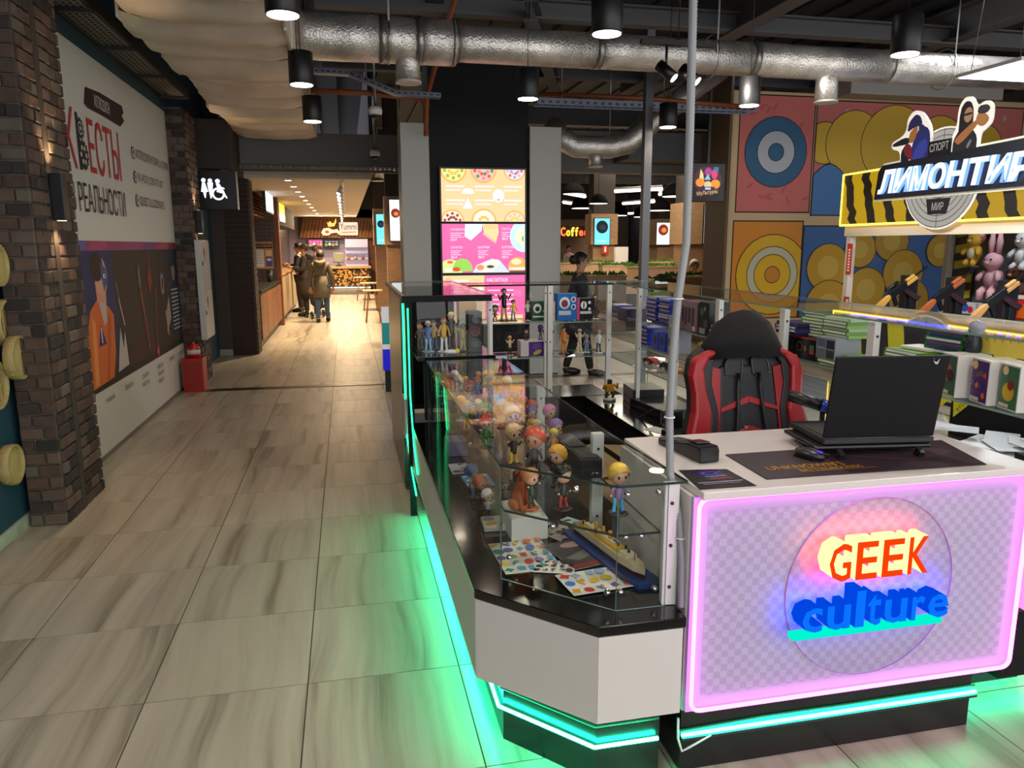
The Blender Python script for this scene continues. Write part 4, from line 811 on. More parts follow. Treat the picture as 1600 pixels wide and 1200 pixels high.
# --- tall glass tower at the far end of the left counter
TW = thing('display_tower', 'tall black-framed glass display tower with green neon, left rear of the kiosk', 'display case', (.62, 5.5, 0))
BLK = mat('frame_black', '#080809', .6, spec=.2)
MB().bx((.322, 4.60, 1.362), (.875, 4.63, 1.4)).build('top_edge', BLK, TW, world=True); MB().bx((.322, 4.63, 1.37), (.345, 6.6, 1.4)).build('side_edge', mat('edge_beige', '#9a8a74', .5), TW, world=True)
hpane('glass_top', [(.345, 4.63), (.9, 4.63), (.9, 6.6), (.345, 6.6)], 1.398, TW)
MB().bx((.345, 5.15, .02), (.375, 6.6, 1.37)).build('side_board', mat('board_black', '#09090a', .25), TW, world=True)
for x, y in ((.36, 4.63), (.885, 6.57)): MB().bx((x-.02, y-.02, 0), (x+.02, y+.02, 1.365)).build('corner_post', BLK, TW, world=True)
post(TW, .872, 4.66, .613, 1.362, .03, .03)
MB().bx((.45, 4.645, .613), (.50, 4.70, .975)).build('shelf_leg', BLK, TW, world=True)
MB().prism([(.41, 4.62), (.9, 4.62), (.9, 6.5), (.38, 6.5)], .995, 1.02).build('black_shelf', GLOSSB, TW, world=True)
MB().bx((.38, 6.5, .4), (.9, 6.53, 1.36)).build('back_board', BLK, TW, world=True); MB().bx((.385, 5.15, .58), (.92, 6.5, .61)).build('lower_shelf', GLOSSB, TW, world=True); MB().bx((.40, 5.2, 0), (.92, 6.5, .25)).build('plinth', _M['plinth_black'], TW, world=True)
vpane('glass_pane', (.412, 4.64), (.865, 4.64), 1.02, 1.36, TW, edge=EDGEB); vpane('glass_pane', (.355, 4.65), (.355, 5.15), .3, 1.36, TW); vpane('glass_pane', (.895, 4.7), (.895, 6.5), 1.02, 1.37, TW)
strip('neon_tube', [(.35, 4.96, 1.33), (.35, 4.98, .8), (.35, 4.9, .45), (.352, 4.56, .3), (.352, 4.3, .24)], .005, '#28ff9a', 3, TW); strip('neon_tube', [(.352, 4.57, 1.33), (.352, 4.56, .8), (.354, 4.4, .52), (.354, 4.2, .40)], .005, '#28ff9a', 2.5, TW)
MB().bx((.338, 4.9, .44), (.352, 5.12, .70)).build('socket_box', mat('socket_white', '#b3a5ad', .5), TW, world=True); MB().ring([(.36, 4.64, 1.3), (.356, 4.63, 1.0), (.36, 4.64, .7), (.37, 4.64, .35)], .004, 6).build('power_cord', mat('cord_grey', '#7a7a7a', .5), TW, world=True)
# --- rear display row
BR = thing('rear_display_case', 'rear glass display row of the kiosk with white posts and two glass shelves', 'display case', (1.5, 6.0, 0))
MB().bx((.92, 5.72, .47), (2.07, 6.2, .5)).build('worktop', GLOSSB, BR, world=True); MB().bx((.95, 5.78, .0), (2.05, 6.15, .47)).build('carcass', mat('carcass_black', '#141415', .4), BR, world=True)
hpane('glass_top', [(.905, 5.74), (2.08, 5.74), (2.08, 6.16), (.905, 6.16)], 1.4, BR); MB().bx((.905, 5.735, 1.39), (2.08, 5.745, 1.402)).build('top_rail', BLK, BR, world=True)
for z, x0 in ((1.1, 1.02), (.82, 1.02)): hpane('glass_shelf', [(x0, 5.76), (2.06, 5.76), (2.06, 6.14), (x0, 6.14)], z, BR, edge=EDGEB)
vpane('glass_pane', (.91, 6.15), (2.06, 6.15), .5, 1.39, BR)
for x in (1.56, 2.05): post(BR, x, 5.75, .5, 1.39, .04, .03)
post(BR, 1.525, 5.76, .5, 1.39, .02, .02)
MB().bx((.92, 5.76, .5), (1.02, 6.14, 1.1)).build('dark_back', BLK, BR, world=True)
# --- right display row
RD = thing('side_display_case', 'long right-hand glass display row of the kiosk, white posts, black base', 'display case', (2.33, 3.9, 0))
LW_ = thing('low_counter', 'low black counter inside the kiosk along the right glass row', 'counter', (2.0, 4.6, 0)); MB().bx((1.86, 3.55, 0), (2.06, 5.7, .46)).build('base', mat('carcass_black', '#141415'), LW_, world=True); MB().bx((1.84, 3.5, .47), (2.145, 5.7, .5)).build('worktop', GLOSSB, LW_, world=True); MB().bx((2.15, 1.95, .47), (2.58, 5.7, .5)).build('worktop_end', GLOSSB, RD, world=True)
MB().bx((2.22, 2.25, 0), (2.55, 6.15, .47)).build('carcass', _M['carcass_black'], RD, world=True); MB().bx((2.17, 1.99, .2), (2.56, 2.25, .47)).build('end_panel', BLK, RD, world=True); MB().bx((2.545, 1.96, .5), (2.555, 2.72, 1.12)).build('outer_board', mat('board_ink', '#12131a', .5), RD, world=True)
hpane('glass_top', [(2.08, 1.86), (2.575, 1.86), (2.575, 6.16), (2.08, 6.16)], 1.4, RD, edge=EDGEB)
for z in (1.15, .965, .79): hpane('glass_shelf', [(2.12, 1.95), (2.55, 1.95), (2.55, 6.12), (2.12, 6.12)], z, RD, edge=EDGEB)
vpane('glass_pane', (2.56, 1.95), (2.56, 6.14), .5, 1.39, RD); vpane('glass_pane', (2.09, 6.15), (2.55, 6.15), .5, 1.39, RD)
for y in (5.23, 4.58, 4.0, 3.33, 2.68): post(RD, 2.1, y, .5, 1.39, .03, .045)
post(RD, 2.17, 1.93, .5, 1.39, .03, .05)
strip('led_strip', [(2.2, 2.24, .11), (2.6, 2.24, .11)], .006, GREENL, 60, RD)
struct(MB().bx((2.36, 2.27, 0), (2.8, 2.5, .16)).build('kerb', _M['plinth_black'])) if False else None
# --- front sales desk with the glowing sign panel
DK = thing('sales_desk', 'white sales desk with pink neon-framed sign panel at the front of the kiosk', 'desk', (1.55, 2.2, 0))
DESKT = mat('desk_top', '#cfc6c4', .3, coat=.2)
MB().bx((.975, 1.90, .975), (2.145, 2.54, 1.0)).build('desk_top', DESKT, DK, world=True, bev=.003)
MB().bx((.958, 1.95, .28), (.976, 2.53, .975)).build('side_panel', PANEL, DK, world=True); MB().bx((2.125, 1.95, .28), (2.143, 2.53, .975)).build('side_panel', PANEL, DK, world=True); MB().bx((.976, 1.975, .3), (2.125, 1.99, .975)).build('back_panel', PANEL, DK, world=True)
MB().bx((1.0, 2.035, 0), (2.11, 2.2, .285)).build('plinth', _M['plinth_black'], DK, world=True)
def checker_mat():
    m = bpy.data.materials.new('checker_print'); m.use_nodes = True; nt = m.node_tree; b = nt.nodes['Principled BSDF']; L = nt.links
    tc = nt.nodes.new('ShaderNodeTexCoord'); mp = nt.nodes.new('ShaderNodeMapping'); mp.inputs['Rotation'].default_value = (PI/2, 0, 0); mp.inputs['Location'].default_value = (0, 0, .009)
    c = nt.nodes.new('ShaderNodeTexChecker'); c.inputs['Scale'].default_value = 44; c.inputs['Color1'].default_value = (*lin('#b0a5c1'), 1); c.inputs['Color2'].default_value = (*lin('#a398b6'), 1)
    mp.inputs['Scale'].default_value = (1, 1, 1)
    L.new(tc.outputs['Object'], mp.inputs['Vector']); L.new(mp.outputs[0], c.inputs['Vector']); L.new(c.outputs[0], b.inputs['Base Color']); b.inputs['Roughness'].default_value = .35
    return m
MB().bx((.962, 1.932, .285), (2.14, 1.95, .975)).build('sign_panel', mat('panel_lilac', '#b3a8c4', .35), DK, world=True); MB().bx((1.01, 1.9308, .335), (2.095, 1.9325, .925)).build('checker_print', checker_mat(), DK, world=True)
x0, x1, z0, z1, r = .972, 2.13, .296, .975, .03; path = []
for cx, cz, a in ((x1-r, z1-r, 0), (x0+r, z1-r, PI/2), (x0+r, z0+r, PI), (x1-r, z0+r, 1.5*PI)):
    for k in range(5): path.append((cx+r*math.cos(a+k*PI/8), 1.916, cz+r*math.sin(a+k*PI/8)))
PINK = '#ff56f6'
MB().ring(path, .0065, 8, closed=True).build('neon_frame', emis('neon_pink', PINK, 7.5), DK, world=True)
disc = MB().cyl((1.575, 1.9255, .635), (1.575, 1.931, .635), .298, 56); disc.m = [1]*len(disc.m); disc.m[-1] = 0; disc.m[-2] = 0
DISC = pane('acrylic_disc', (.985, .975, .985)); disc.build('acrylic_disc', [DISC, mat('disc_edge', '#c890c8', .3)], DK, world=True)  # pale pink rim is neon light painted onto the clear acrylic edge
FACE_R = emis('letter_orange', '#f24008', .85); SIDE_R = emis('letter_cream', '#ffd28a', 1.6); FACE_B = emis('letter_blue', '#0a74ff', .8); SIDE_B = emis('letter_blue_side', '#0046e0', .8)
def letters(s, X0, X1, Z0, Z1, yf, yb, face, side, bold=.02, asc=(), hx=1.0, back=None):
    n = len(s); gap = .004; ws = [{'l': .42, 't': .62, 'r': .6, 'c': .86, 'e': .95}.get(ch, 1) for ch in s]; tot = sum(ws); x = X0
    for ch, w in zip(s, ws):
        wd = (X1-X0)*w/tot; vs, fs = text_geo(ch, bold, .1); hh = Z1-Z0
        if ch in asc: hh *= hx if ch == 'l' else hx*.87
        mb = MB(); V = [(x+v[0]*(wd*.86-gap), yf if v[2] > 0 else yb, Z0+v[1]*hh) for v in vs]
        mb.v = V
        for f in fs:
            zf = [vs[i][2] for i in f]; fr = all(q > 0 for q in zf); bk = all(q < 0 for q in zf); mb.f.append(list(f)); mb.m.append(0 if fr else (2 if bk else 1)); mb.s.append(False)
        mb.build('letter', [face, side, back], DK, world=True); x += wd
letters('GEEK', 1.362, 1.722, .708, .828, 1.845, 1.905, FACE_R, SIDE_R, .012, back=emis('halo_red', '#ff1c14', 42))
letters('culture', 1.285, 1.812, .553, .632, 1.845, 1.905, FACE_B, SIDE_B, .015, 'lt', 1.5, back=emis('halo_blue', '#0a20ff', 70))
MB().bx((1.262, 1.85, .53), (1.78, 1.88, .548)).build('underline_bar', emis('bar_cyan', '#00f0cc', .85), DK, world=True)
strip('led_strip', [(1.0, 2.026, .135), (2.125, 2.026, .135)], .006, '#24ffa8', 40, DK)
mb = MB(); mb.ring([(.99, 2.03, .15), (1.1, 2.03, .152), (1.3, 2.03, .158), (1.6, 2.03, .156), (2.12, 2.03, .158)], .004, 6); mb.build('cable', _M['led_cable'], DK, world=True)
mb = MB(); mb.ring([(.985, 2.025, .2), (.985, 2.02, .13), (.995, 2.01, .09), (1.02, 2.01, .1), (1.1, 2.02, .125)], .004, 6); mb.build('connector_cord', WHITEP, DK, world=True)
MB().bx((1.0, 2.018, .118), (2.125, 2.035, .127)).build('led_rail', DGREY, DK, world=True)
# --- grey corrugated conduit from the ceiling
t = thing('conduit', 'grey corrugated conduit hanging from the ceiling down to the corner of the desk', 'conduit', (.96, 2.05, 0))
pts = [(.985, 2.05, 4.6), (.968, 2.05, 3.0), (.955, 2.05, 2.36), (.960, 2.05, 2.02), (.962, 2.05, 1.70), (.942, 2.05, 1.54), (.932, 2.05, 1.37), (.929, 2.05, 1.2), (.935, 2.045, 1.02), (.948, 2.00, .9), (.952, 1.975, .76), (.95, 1.965, .615)]
fine = []
for a, b in zip(pts, pts[1:]):
    A, B = Vector(a), Vector(b); n = max(2, int((B-A).length/.0045))
    for k in range(n): fine.append(A.lerp(B, k/n))
MB().ring(fine, [.0125 if k % 2 else .0108 for k in range(len(fine))], 10).build('tube', mat('conduit_grey', '#8b8d90', .5), t, world=True)
for z in (1.545, 1.19, .83): 
    q = min(fine, key=lambda p: abs(p.z-z)); MB().ring([q+Vector((.0145*math.cos(k*PI/6), .0145*math.sin(k*PI/6), 0)) for k in range(12)], .0025, 6, closed=True).build('cable_tie', WHITEP, t, world=True)
# ---------------------------------------------------------------- collectible figures
_fm = {}
def fm(c, r=.4):
    if c not in _fm: _fm[c] = mat('vinyl'+c, c, r)
    return _fm[c]
SKIN = '#d8a888'
def figure(x, y, z, h, hair, top, legs, label, base='#2a2724', rz=0, chibi=.4, style=0, skin=SKIN, group=None):
    """small vinyl figure: base disc, legs, torso with arms, head with eyes, hair"""
    t = thing('figurine', label, 'figurine', (x, y, z), rz, group); b = .03*h
    MB().lathe([(.2*h, 0), (.21*h, b*.5), (.19*h, b)], n=14).build('base', fm(base), t)
    hd = chibi*h; hr = hd/2; neck = h-hd; hip = b+(neck-b)*.52
    for s in (-1, 1):
        lx = s*.055*h*(1+chibi); MB().ring([(lx*1.3, -.02*h, b), (lx*1.25, 0, b+.02*h), (lx, .01*h if style == 0 else s*.05*h, (b+hip)/2), (lx*.8, 0, hip)], [.05*h, .04*h, .036*h, .05*h], 8).build('leg', fm(legs), t)
    tm_ = MB().ring([(0, 0, hip-.03*h), (0, 0, hip+.04*h), (0, 0, neck-.06*h), (0, 0, neck+.03*h)], [.085*h, .075*h, .085*h, .03*h], 10)
    tm_.build('torso', fm(top), t)
    for s in (-1, 1):
        e = (s*.17*h, -.03*h, hip+.06*h) if style == 0 else (s*.2*h, -.08*h, neck+.0*h)
        MB().ring([(s*.07*h, 0, neck-.05*h), (s*.13*h, 0, (neck+hip)/2+.02*h), e], [.034*h, .03*h, .024*h], 7).ball(e, .03*h, 1, 6, 5).build('arm', [fm(top), fm(skin)], t)
    hb = MB().ball((0, 0, neck+hr*.95), (hr*.92, hr*.86, hr), nu=12, nv=9); hb.ball((0, -hr*.88, neck+hr*.7), hr*.08, 0, 6, 4); hb.build('head', fm(skin), t)
    em = MB()
    for s in (-1, 1): em.ball((s*hr*.36, -hr*.78, neck+hr*.86), (hr*.13, hr*.09, hr*.19), 0, 8, 6)
    stuff(em.build('eyes', fm('#151010', .2), t))
    hm = MB(); c = Vector((0, .08*hr, neck+hr*1.05)); vs = []; nu, nv = 14, 8
    for i in range(nv+1):
        for j in range(nu):
            a = 2*PI*j/nu; front = max(0, -math.sin(a)); th = PI*i/nv*(.66-.30*front); r = 1.08+.05*((i+j) % 2)
            vs.append(c+Vector((hr*r*math.sin(th)*math.cos(a), hr*r*math.sin(th)*math.sin(a), hr*r*math.cos(th))))
    hm.add(vs, [(i*nu+j, i*nu+(j+1) % nu, (i+1)*nu+(j+1) % nu, (i+1)*nu+j) for i in range(nv) for j in range(nu)], 0, True)
    if style == 2: hm.ball((0, hr*.5, neck+hr*.2), (hr*.8, hr*.45, hr*1.1), nu=10, nv=7)
    hm.build('hair', fm(hair), t); return t
Z1, Z0 = .846, .6125
figure(.826, 2.19, Z1, .165, '#d9b23a', '#8a6aa0', '#3f9ac4', 'blonde doll figurine in teal trousers on a round dark base, nearest the desk', '#2f1f22', rz=.1)
figure(.665, 2.27, Z1, .15, '#17130f', '#2a2426', '#8e1c20', 'black-haired doll figurine with dark top and red trousers at the glass corner', '#241c1c', rz=.5)
figure(.70, 2.47, Z1, .16, '#d69a1c', '#2e2522', '#241d1c', 'doll figurine with big golden bun of hair looking left', '#2a2320', rz=-.8)
figure(.655, 2.62, Z1, .19, '#b5492a', '#3a2b33', '#2c2228', 'red-haired doll figurine in a long dark plum coat', '#3a2a22', rz=-.6)
figure(.615, 2.80, Z1, .165, '#c9a878', '#3a3230', '#d8b03c', 'long-haired beige doll figurine in yellow boots near the left pane', '#3a302a', rz=.3, style=2)
figure(.565, 2.30, Z1, .135, '#b87a48', '#2d4030', '#243026', 'crouching dark green figurine with red scarf on an orange base', '#a8521e', rz=.6, style=1)
figure(.555, 3.08, Z1, .14, '#c23a24', '#2f7a34', '#2f8a3a', 'green-dressed figurine with a red top-knot on the glass shelf', '#3a3a30')
figure(.60, 3.25, Z1, .11, '#8a6a4a', '#c8b8a0', '#9a8a7a', 'small beige figurine behind the green one on the glass shelf', rz=.4)
TB = []
cols = ['#d98a1e', '#e0c030', '#8a6ab0', '#c04828', '#4a7ab8', '#e0d8c8', '#3f8a4a', '#d070a0', '#c8a060', '#5a4a90', '#e8a840', '#a83030']
names = {'#d98a1e': 'orange', '#e0c030': 'yellow', '#8a6ab0': 'lilac', '#c04828': 'brick red', '#4a7ab8': 'blue', '#e0d8c8': 'cream', '#3f8a4a': 'green', '#d070a0': 'pink', '#c8a060': 'tan', '#5a4a90': 'violet', '#e8a840': 'amber', '#a83030': 'crimson'}
rr = random.Random(3); used = set(); spots = []
for y in (3.42, 3.58, 3.74, 3.90, 4.06, 4.22, 4.38):
    for x in (.52, .60, .68, .76, .84):
        if rr.random() < .9: spots.append((x+rr.uniform(-.02, .02), y+rr.uniform(-.04, .04)))
spots += [(.72, 2.95), (.80, 2.88), (.78, 3.1), (.86, 3.05), (.70, 3.22), (.80, 3.26), (.87, 3.2)]
for i, (x, y) in enumerate(spots):
    while True:
        a, b, c = rr.choice(cols), rr.choice(cols), rr.choice(cols)
        if (names[a], names[b]) not in used and a != b: used.add((names[a], names[b])); break
    figure(x, y, Z1, rr.uniform(.085, .15), a, b, c, 'tiny figurine with %s hair and %s outfit among the crowd on the glass shelf' % (names[a], names[b]), rr.choice(['#2a2724', '#d8d4cc', '#5a4a3a']), rz=rr.uniform(-1, 1), chibi=rr.choice((.4, .5, .3)), style=rr.choice((0, 0, 1, 2)), group='tiny figures on the low glass shelf')
# seated orange dog-like figure on a white riser box
t = thing('riser_box', 'white riser box under the seated orange animal figurine', 'box', (.63, 2.70, Z0)); MB().bx((-.07, -.11, 0), (.07, .11, .085)).build('body', mat('card_white', '#c9c8c4', .5), t, bev=.002); MB().bx((-.065, -.105, .085), (.065, .105, .0875)).build('top_label', mat('card_white2', '#d8d7d2', .5), t)
an = thing('animal_figurine', 'seated orange animal figurine with red collar on the white riser box', 'figurine', (.62, 2.70, Z0+.0885), .3); OR = fm('#b3521c')
MB().ring([(0, .01, 0), (0, .008, .05), (0, -.005, .10), (0, -.02, .13)], [.03, .03, .022, .016], 10).build('body', OR, an); MB().ball((0, -.03, .145), (.026, .03, .026), nu=12, nv=8).ball((0, -.062, .138), (.012, .018, .011), 0, 8, 6).build('head', OR, an)
for s in (-1, 1): MB().ring([(s*.02, -.03, .165), (s*.034, -.02, .15), (s*.036, -.018, .12)], [.008, .012, .008], 7).build('ear', fm('#5a2410'), an); MB().ring([(s*.016, -.02, .08), (s*.018, -.035, .03), (s*.02, -.06, .008)], [.011, .01, .013], 7).build('front_leg', OR, an); MB().ball((s*.03, -.0, .02), (.018, .04, .02), nu=8, nv=6).build('haunch', OR, an)
MB().ring([(.016*math.cos(k*PI/6), -.016+.016*math.sin(k*PI/6), .122) for k in range(12)], .004, 6, closed=True).build('collar', fm('#8e1a22'), an)
# figures lying and standing on the black worktop under the shelf
figure(.50, 3.12, Z0, .15, '#3a6aa0', '#d8d8dc', '#2f6a9a', 'blue and white figurine lying beyond the riser on the black worktop', rz=1.2, style=1)
figure(.51, 2.98, Z0, .14, '#b84a22', '#2a2328', '#1f1a1c', 'orange-haired figurine in black on the black worktop', rz=.8)
figure(.52, 2.86, Z0, .12, '#e8e4dc', '#c8c4bc', '#2a2a2a', 'silver-haired figurine with a pale cape on the black worktop', rz=.4, style=1)
figure(.62, 3.0, Z0, .11, '#5a4a44', '#8a7a6a', '#4a4038', 'brown plush-like figurine under the glass shelf', rz=.2)
def packet(name, x, y, z, w, d, h, rz, col, label, cat, fn=None, tilt=0, m=None):
    t = thing(name, label, cat, (x, y, z), rz); MB().bx((-w/2, -d/2, 0), (w/2, d/2, h)).build('body', m or fm(col, .5), t, bev=min(.002, h*.3), seg=1)
    if fn:
        S = Print((0, 0, h+.0002), (1, 0, 0), (0, 1, 0), step=.0003); S.clip = (-w/2+.001, -d/2+.001, w/2-.001, d/2-.001); fn(S, w, d); S.build('print', GLOSSP, t)
    if tilt: t.rotation_euler = (tilt, 0, rz)
    return t
def stickers(pal, n, seed, bg=None):
    def f(S, w, d):
        q = random.Random(seed)
        if bg: S.rect(-w/2, -d/2, w/2, d/2, bg)
        gx = int(math.sqrt(n*w/d))+1; gy = n//gx+1
        for i in range(gx):
            for j in range(gy):
                x = -w/2+w*(i+.5)/gx+q.uniform(-.1, .1)*w/gx; y = -d/2+d*(j+.5)/gy+q.uniform(-.1, .1)*d/gy; c = q.choice(pal); k = q.randrange(3); rx = w/gx*q.uniform(.36, .52); ry = d/gy*q.uniform(.30, .46); ro = q.uniform(0, 3)
                if k == 0: S.ell(x, y, rx, ry, c, 12, rot=ro)
                elif k == 1: S.poly([(x+rx*math.cos(ro+a)*(.6 if m_ % 2 else 1), y+ry*math.sin(ro+a)*(.6 if m_ % 2 else 1)) for m_, a in enumerate([i_*PI/4 for i_ in range(8)])], c)
                else: S.ell(x, y, rx, ry*.6, c, 10, 0, PI, rot=ro); S.ell(x+rx*.3, y+ry*.5, rx*.4, rx*.4, q.choice(pal), 8)
    return f
Zs = Z0+.0005
packet('foam_tray', .585, 2.76, Zs, .21, .12, .02, -.05, '#c9c4ba', 'white wrapped print pack with silver foil corner behind the sticker sheets', 'pack', stickers(['#b8864a', '#d8c060', '#8f8a84'], 6, 2))
packet('sticker_sheet', .575, 2.455, Zs, .20, .27, .0015, .04, '#d6d0c2', 'large white sheet of sea-creature stickers nearest the left glass pane', 'sticker sheet', stickers(['#2f8a7a', '#c8362e', '#4a6ab0', '#d8c020', '#3f9ac0', '#d06a20', '#6a5aa0', '#58a878'], 22, 5))
packet('sticker_sheet', .655, 2.335, Zs+.002, .14, .10, .0012, -.35, '#d9d4ca', 'small white sheet of dark sticker icons half under other sheets', 'sticker sheet', stickers(['#2a2530', '#4a3a4a', '#3a3036'], 12, 8))
packet('sticker_sheet', .755, 2.20, Zs+.004, .22, .16, .0015, .12, '#dad6cd', 'white sticker sheet with yellow, blue and violet motifs at the front glass', 'sticker sheet', stickers(['#d8b830', '#4a7ac8', '#7a4a9a', '#d89a20', '#c84030', '#9ab0d8'], 14, 11))
packet('photo_pack', .77, 2.43, Zs+.002, .17, .24, .003, .25, '#8a8580', 'clear pack of grey photo prints with a red band beside the ship model', 'pack', lambda S, w, d: (S.rect(-w/2, -d/2, w/2, d/2, '#4d4a4c'), S.poly([(-w*.4, -d*.1), (w*.3, d*.1), (w*.45, -.02), (-w*.2, -d*.25)], '#7a7674'), S.rect(-w/2, -d*.48, w/2, -d*.36, '#8e3a3c'), S.ell(w*.1, d*.3, w*.3, d*.1, '#a88a80')))
packet('sticker_pack', .775, 2.63, Zs, .14, .14, .003, .5, '#cfcac0', 'pack of cut-out stickers with black outlines behind the grey photo pack', 'pack', stickers(['#2a2424', '#8a3a30', '#c8bfae', '#6a4a3a'], 12, 15, '#bdb8b0'))
packet('sticker_pack', .70, 2.76, Zs, .12, .08, .002, .15, '#b5b2ae', 'silver and cream sticker pack in front of the dark doll figures', 'pack', stickers(['#8a8680', '#d8d0b8', '#5a5654'], 8, 19))
packet('card_pack', .845, 2.74, Zs, .05, .10, .002, .6, '#a8c8c8', 'pale teal card standing out at the rear corner of the sticker packs', 'card', stickers(['#2a4a4a', '#d8e8e8'], 3, 21))
packet('comic_book', .52, 3.55, Zs, .12, .17, .006, 0, '#c8c8cc', 'white comic with violet trim on the black worktop near the tower', 'book', stickers(['#6a4a8a', '#3a3a4a', '#b04a8a', '#d8d8e0'], 8, 23))
packet('comic_book', .56, 3.34, Zs, .13, .18, .006, .05, '#3a8ac0', 'blue and white comic between the violet comic and the blue figurine', 'book', stickers(['#e8e8f0', '#2a5a9a', '#8ac0e0'], 8, 25))
packet('card_box', .55, 3.22, Zs, .09, .05, .03, .1, '#a02028', 'small red and yellow card box on the black worktop', 'box', stickers(['#e0b030', '#e0d0c0'], 3, 27))
packet('lilac_box', .53, 3.85, Zs, .10, .14, .08, .05, '#7a76a0', 'dull lilac box on the black worktop under the glass shelf', 'box')
for i, (x, y, l) in enumerate(((.57, 4.28, 'shiny dark plastic bag nearest the tower on the glass shelf'), (.56, 4.02, 'crumpled clear plastic bag on the glass shelf below the tower'))):
    t = thing('plastic_bag', l, 'bag', (x, y, Z1)); mb = MB().ball((0, 0, .05), (.062, .10, .055), nu=16, nv=10); q = random.Random(i); mb.v = [(a+q.uniform(-.012, .012), b+q.uniform(-.012, .012), max(0, c+q.uniform(-.012, .012))) for a, b, c in mb.v]; mb.s = [False]*len(mb.s); mb.build('bag_body', mat('foil_bag', '#6f706e', .18, .3), t); MB().lathe([(.02, .09), (.03, .12), (.015, .10)], n=9).build('tied_neck', mat('foil_bag', '#6f706e'), t)
figure(.60, 4.3, Z0, .2, '#b0a040', '#8a8a4a', '#5a5a2a', 'olive green creature figurine under the tower shelf', rz=.3, style=1, skin='#8a9048')
figure(.72, 4.42, Z0, .215, '#d08a20', '#d08a20', '#8a5a20', 'tall orange figurine below the tower shelf in front of the pink reflection', rz=0, style=1)
# ship model
t = thing('ship_model', 'cream and yellow toy ship model on a blue sea base beside the desk panel', 'ship model', (.868, 2.37, Z0), .18)
MB().prism([(-.055, .27), (.045, .27), (.05, -.22), (.03, -.27), (-.04, -.25), (-.06, -.2)], 0, .016).build('sea_base', mat('sea_blue', '#1e4488', .4, noise=.5, nscale=14, col2='#12285c'), t)
hull = [(-.022, .24), (.022, .24), (.026, -.1), (.018, -.18), (0, -.225), (-.018, -.18), (-.026, -.1)]
MB().prism(hull, .016, .03).build('lower_hull', fm('#3a1c18'), t); MB().prism([(a*1.08, b) for a, b in hull], .03, .055).build('upper_hull', fm('#c9b896'), t); MB().bx((-.02, -.08, .055), (.02, .2, .066)).build('main_deck', fm('#d8a41e'), t); MB().bx((-.014, -.04, .066), (.014, .17, .075)).build('upper_deck', fm('#d8c8a0'), t); MB().bx((-.02, -.14, .055), (.02, -.09, .068)).build('bridge', fm('#d8cfae'), t)
for y in (0, .05, .1): MB().cyl((0, y, .075), (0, y+.004, .1), .008, 10).build('funnel', fm('#c89020'), t)
mb = MB()
for k in range(14): mb.box((rnd.uniform(-.015, .015), rnd.uniform(-.17, .2), .072), (.006, .008, .014))
stuff(mb.build('deck_fittings', fm('#3a2c1c'), t)); MB().cyl((0, -.16, .055), (0, -.16, .085), .0015, 6).build('mast', fm('#5a4630'), t)
# dark console boxes on the shelf end and inside the kiosk
t = thing('console_box', 'long black box lying on the inner edge of the glass shelf', 'box', (.855, 2.76, Z1), .0); MB().bx((-.04, -.2, 0), (.045, .2, .075)).build('body', fm('#141416'), t, bev=.003); MB().bx((-.03, -.19, .075), (.035, -.06, .078)).bx((-.03, -.02, .075), (.035, .17, .078)).build('lid_panel', fm('#1e1e20'), t); MB().ring([(.02, -.2, .01), (.02, -.225, .03), (-.0, -.225, .03), (-.005, -.2, .01)], .003, 6).build('pull_ring', CHROME, t)
# ---------------------------------------------------------------- tower contents
figure(.50, 4.85, 1.021, .2, '#e8c8c0', '#4a6ab8', '#8ab0d8', 'slim figurine in blue on a pale icy base, left inside the tower', '#9ab8c8', chibi=.17, style=1)
figure(.60, 4.82, 1.021, .22, '#b8502a', '#d8a020', '#e0e0e8', 'red-haired slim figurine with white trousers in the middle of the tower', '#c8ccd0', chibi=.17)
figure(.66, 4.90, 1.021, .25, '#c8d078', '#2a3038', '#3a4048', 'slim figurine with a big yellow-green mane inside the tower', '#2a2a2a', chibi=.18, style=2)
figure(.725, 4.83, 1.021, .18, '#3a9ad0', '#b8a060', '#c8b070', 'blue-haired figurine in tan beside the tower loudspeaker', '#2a2a24', chibi=.17, style=1)
figure(.55, 4.95, 1.021, .19, '#3a3030', '#c89a30', '#3a5a8a', 'dark-haired figurine in yellow at the back left of the tower', '#2a2a2a', chibi=.18)
figure(.46, 5.0, 1.021, .17, '#a03020', '#6a3a3a', '#3a2a2a', 'crimson-haired figurine in the dark rear corner of the tower', '#1a1a1a', chibi=.2)
t = thing('white_animal_figurine', 'white and yellow crumpled trinket lying at the front edge of the tower shelf', 'trinket', (.625, 4.70, 1.021)); mb = MB().ball((0, 0, .016), (.05, .03, .016), nu=10, nv=7).ball((.04, 0, .02), (.02, .02, .018), 1, 8, 6); mb.build('body', [fm('#d8d0d4'), fm('#d8c020')], t); MB().ball((-.03, -.02, .02), .012, nu=8, nv=6).build('head', fm('#d8d0d4'), t); t.name = 'trinket'
t = thing('loudspeaker', 'slim black loudspeaker with three round cones, right inside the tower', 'speaker', (.80, 4.85, 1.021)); MB().bx((-.045, -.06, .0), (.045, .06, .26)).build('cabinet', fm('#1a1a1c'), t, bev=.003)
for z, c in ((.21, '#2c2c30'), (.13, '#7a3434'), (.05, '#2c2c30')):
    q = MB().lathe([(.036, 0), (.036, .004), (.03, .005), (.008, -.003)], n=18, rot=rotm(PI/2)).build('cone', fm(c), t, loc=(0, -.06, z)); MB().lathe([(.038, 0), (.038, .002)], n=18, rot=rotm(PI/2)).build('surround', fm('#4a4a50'), q)
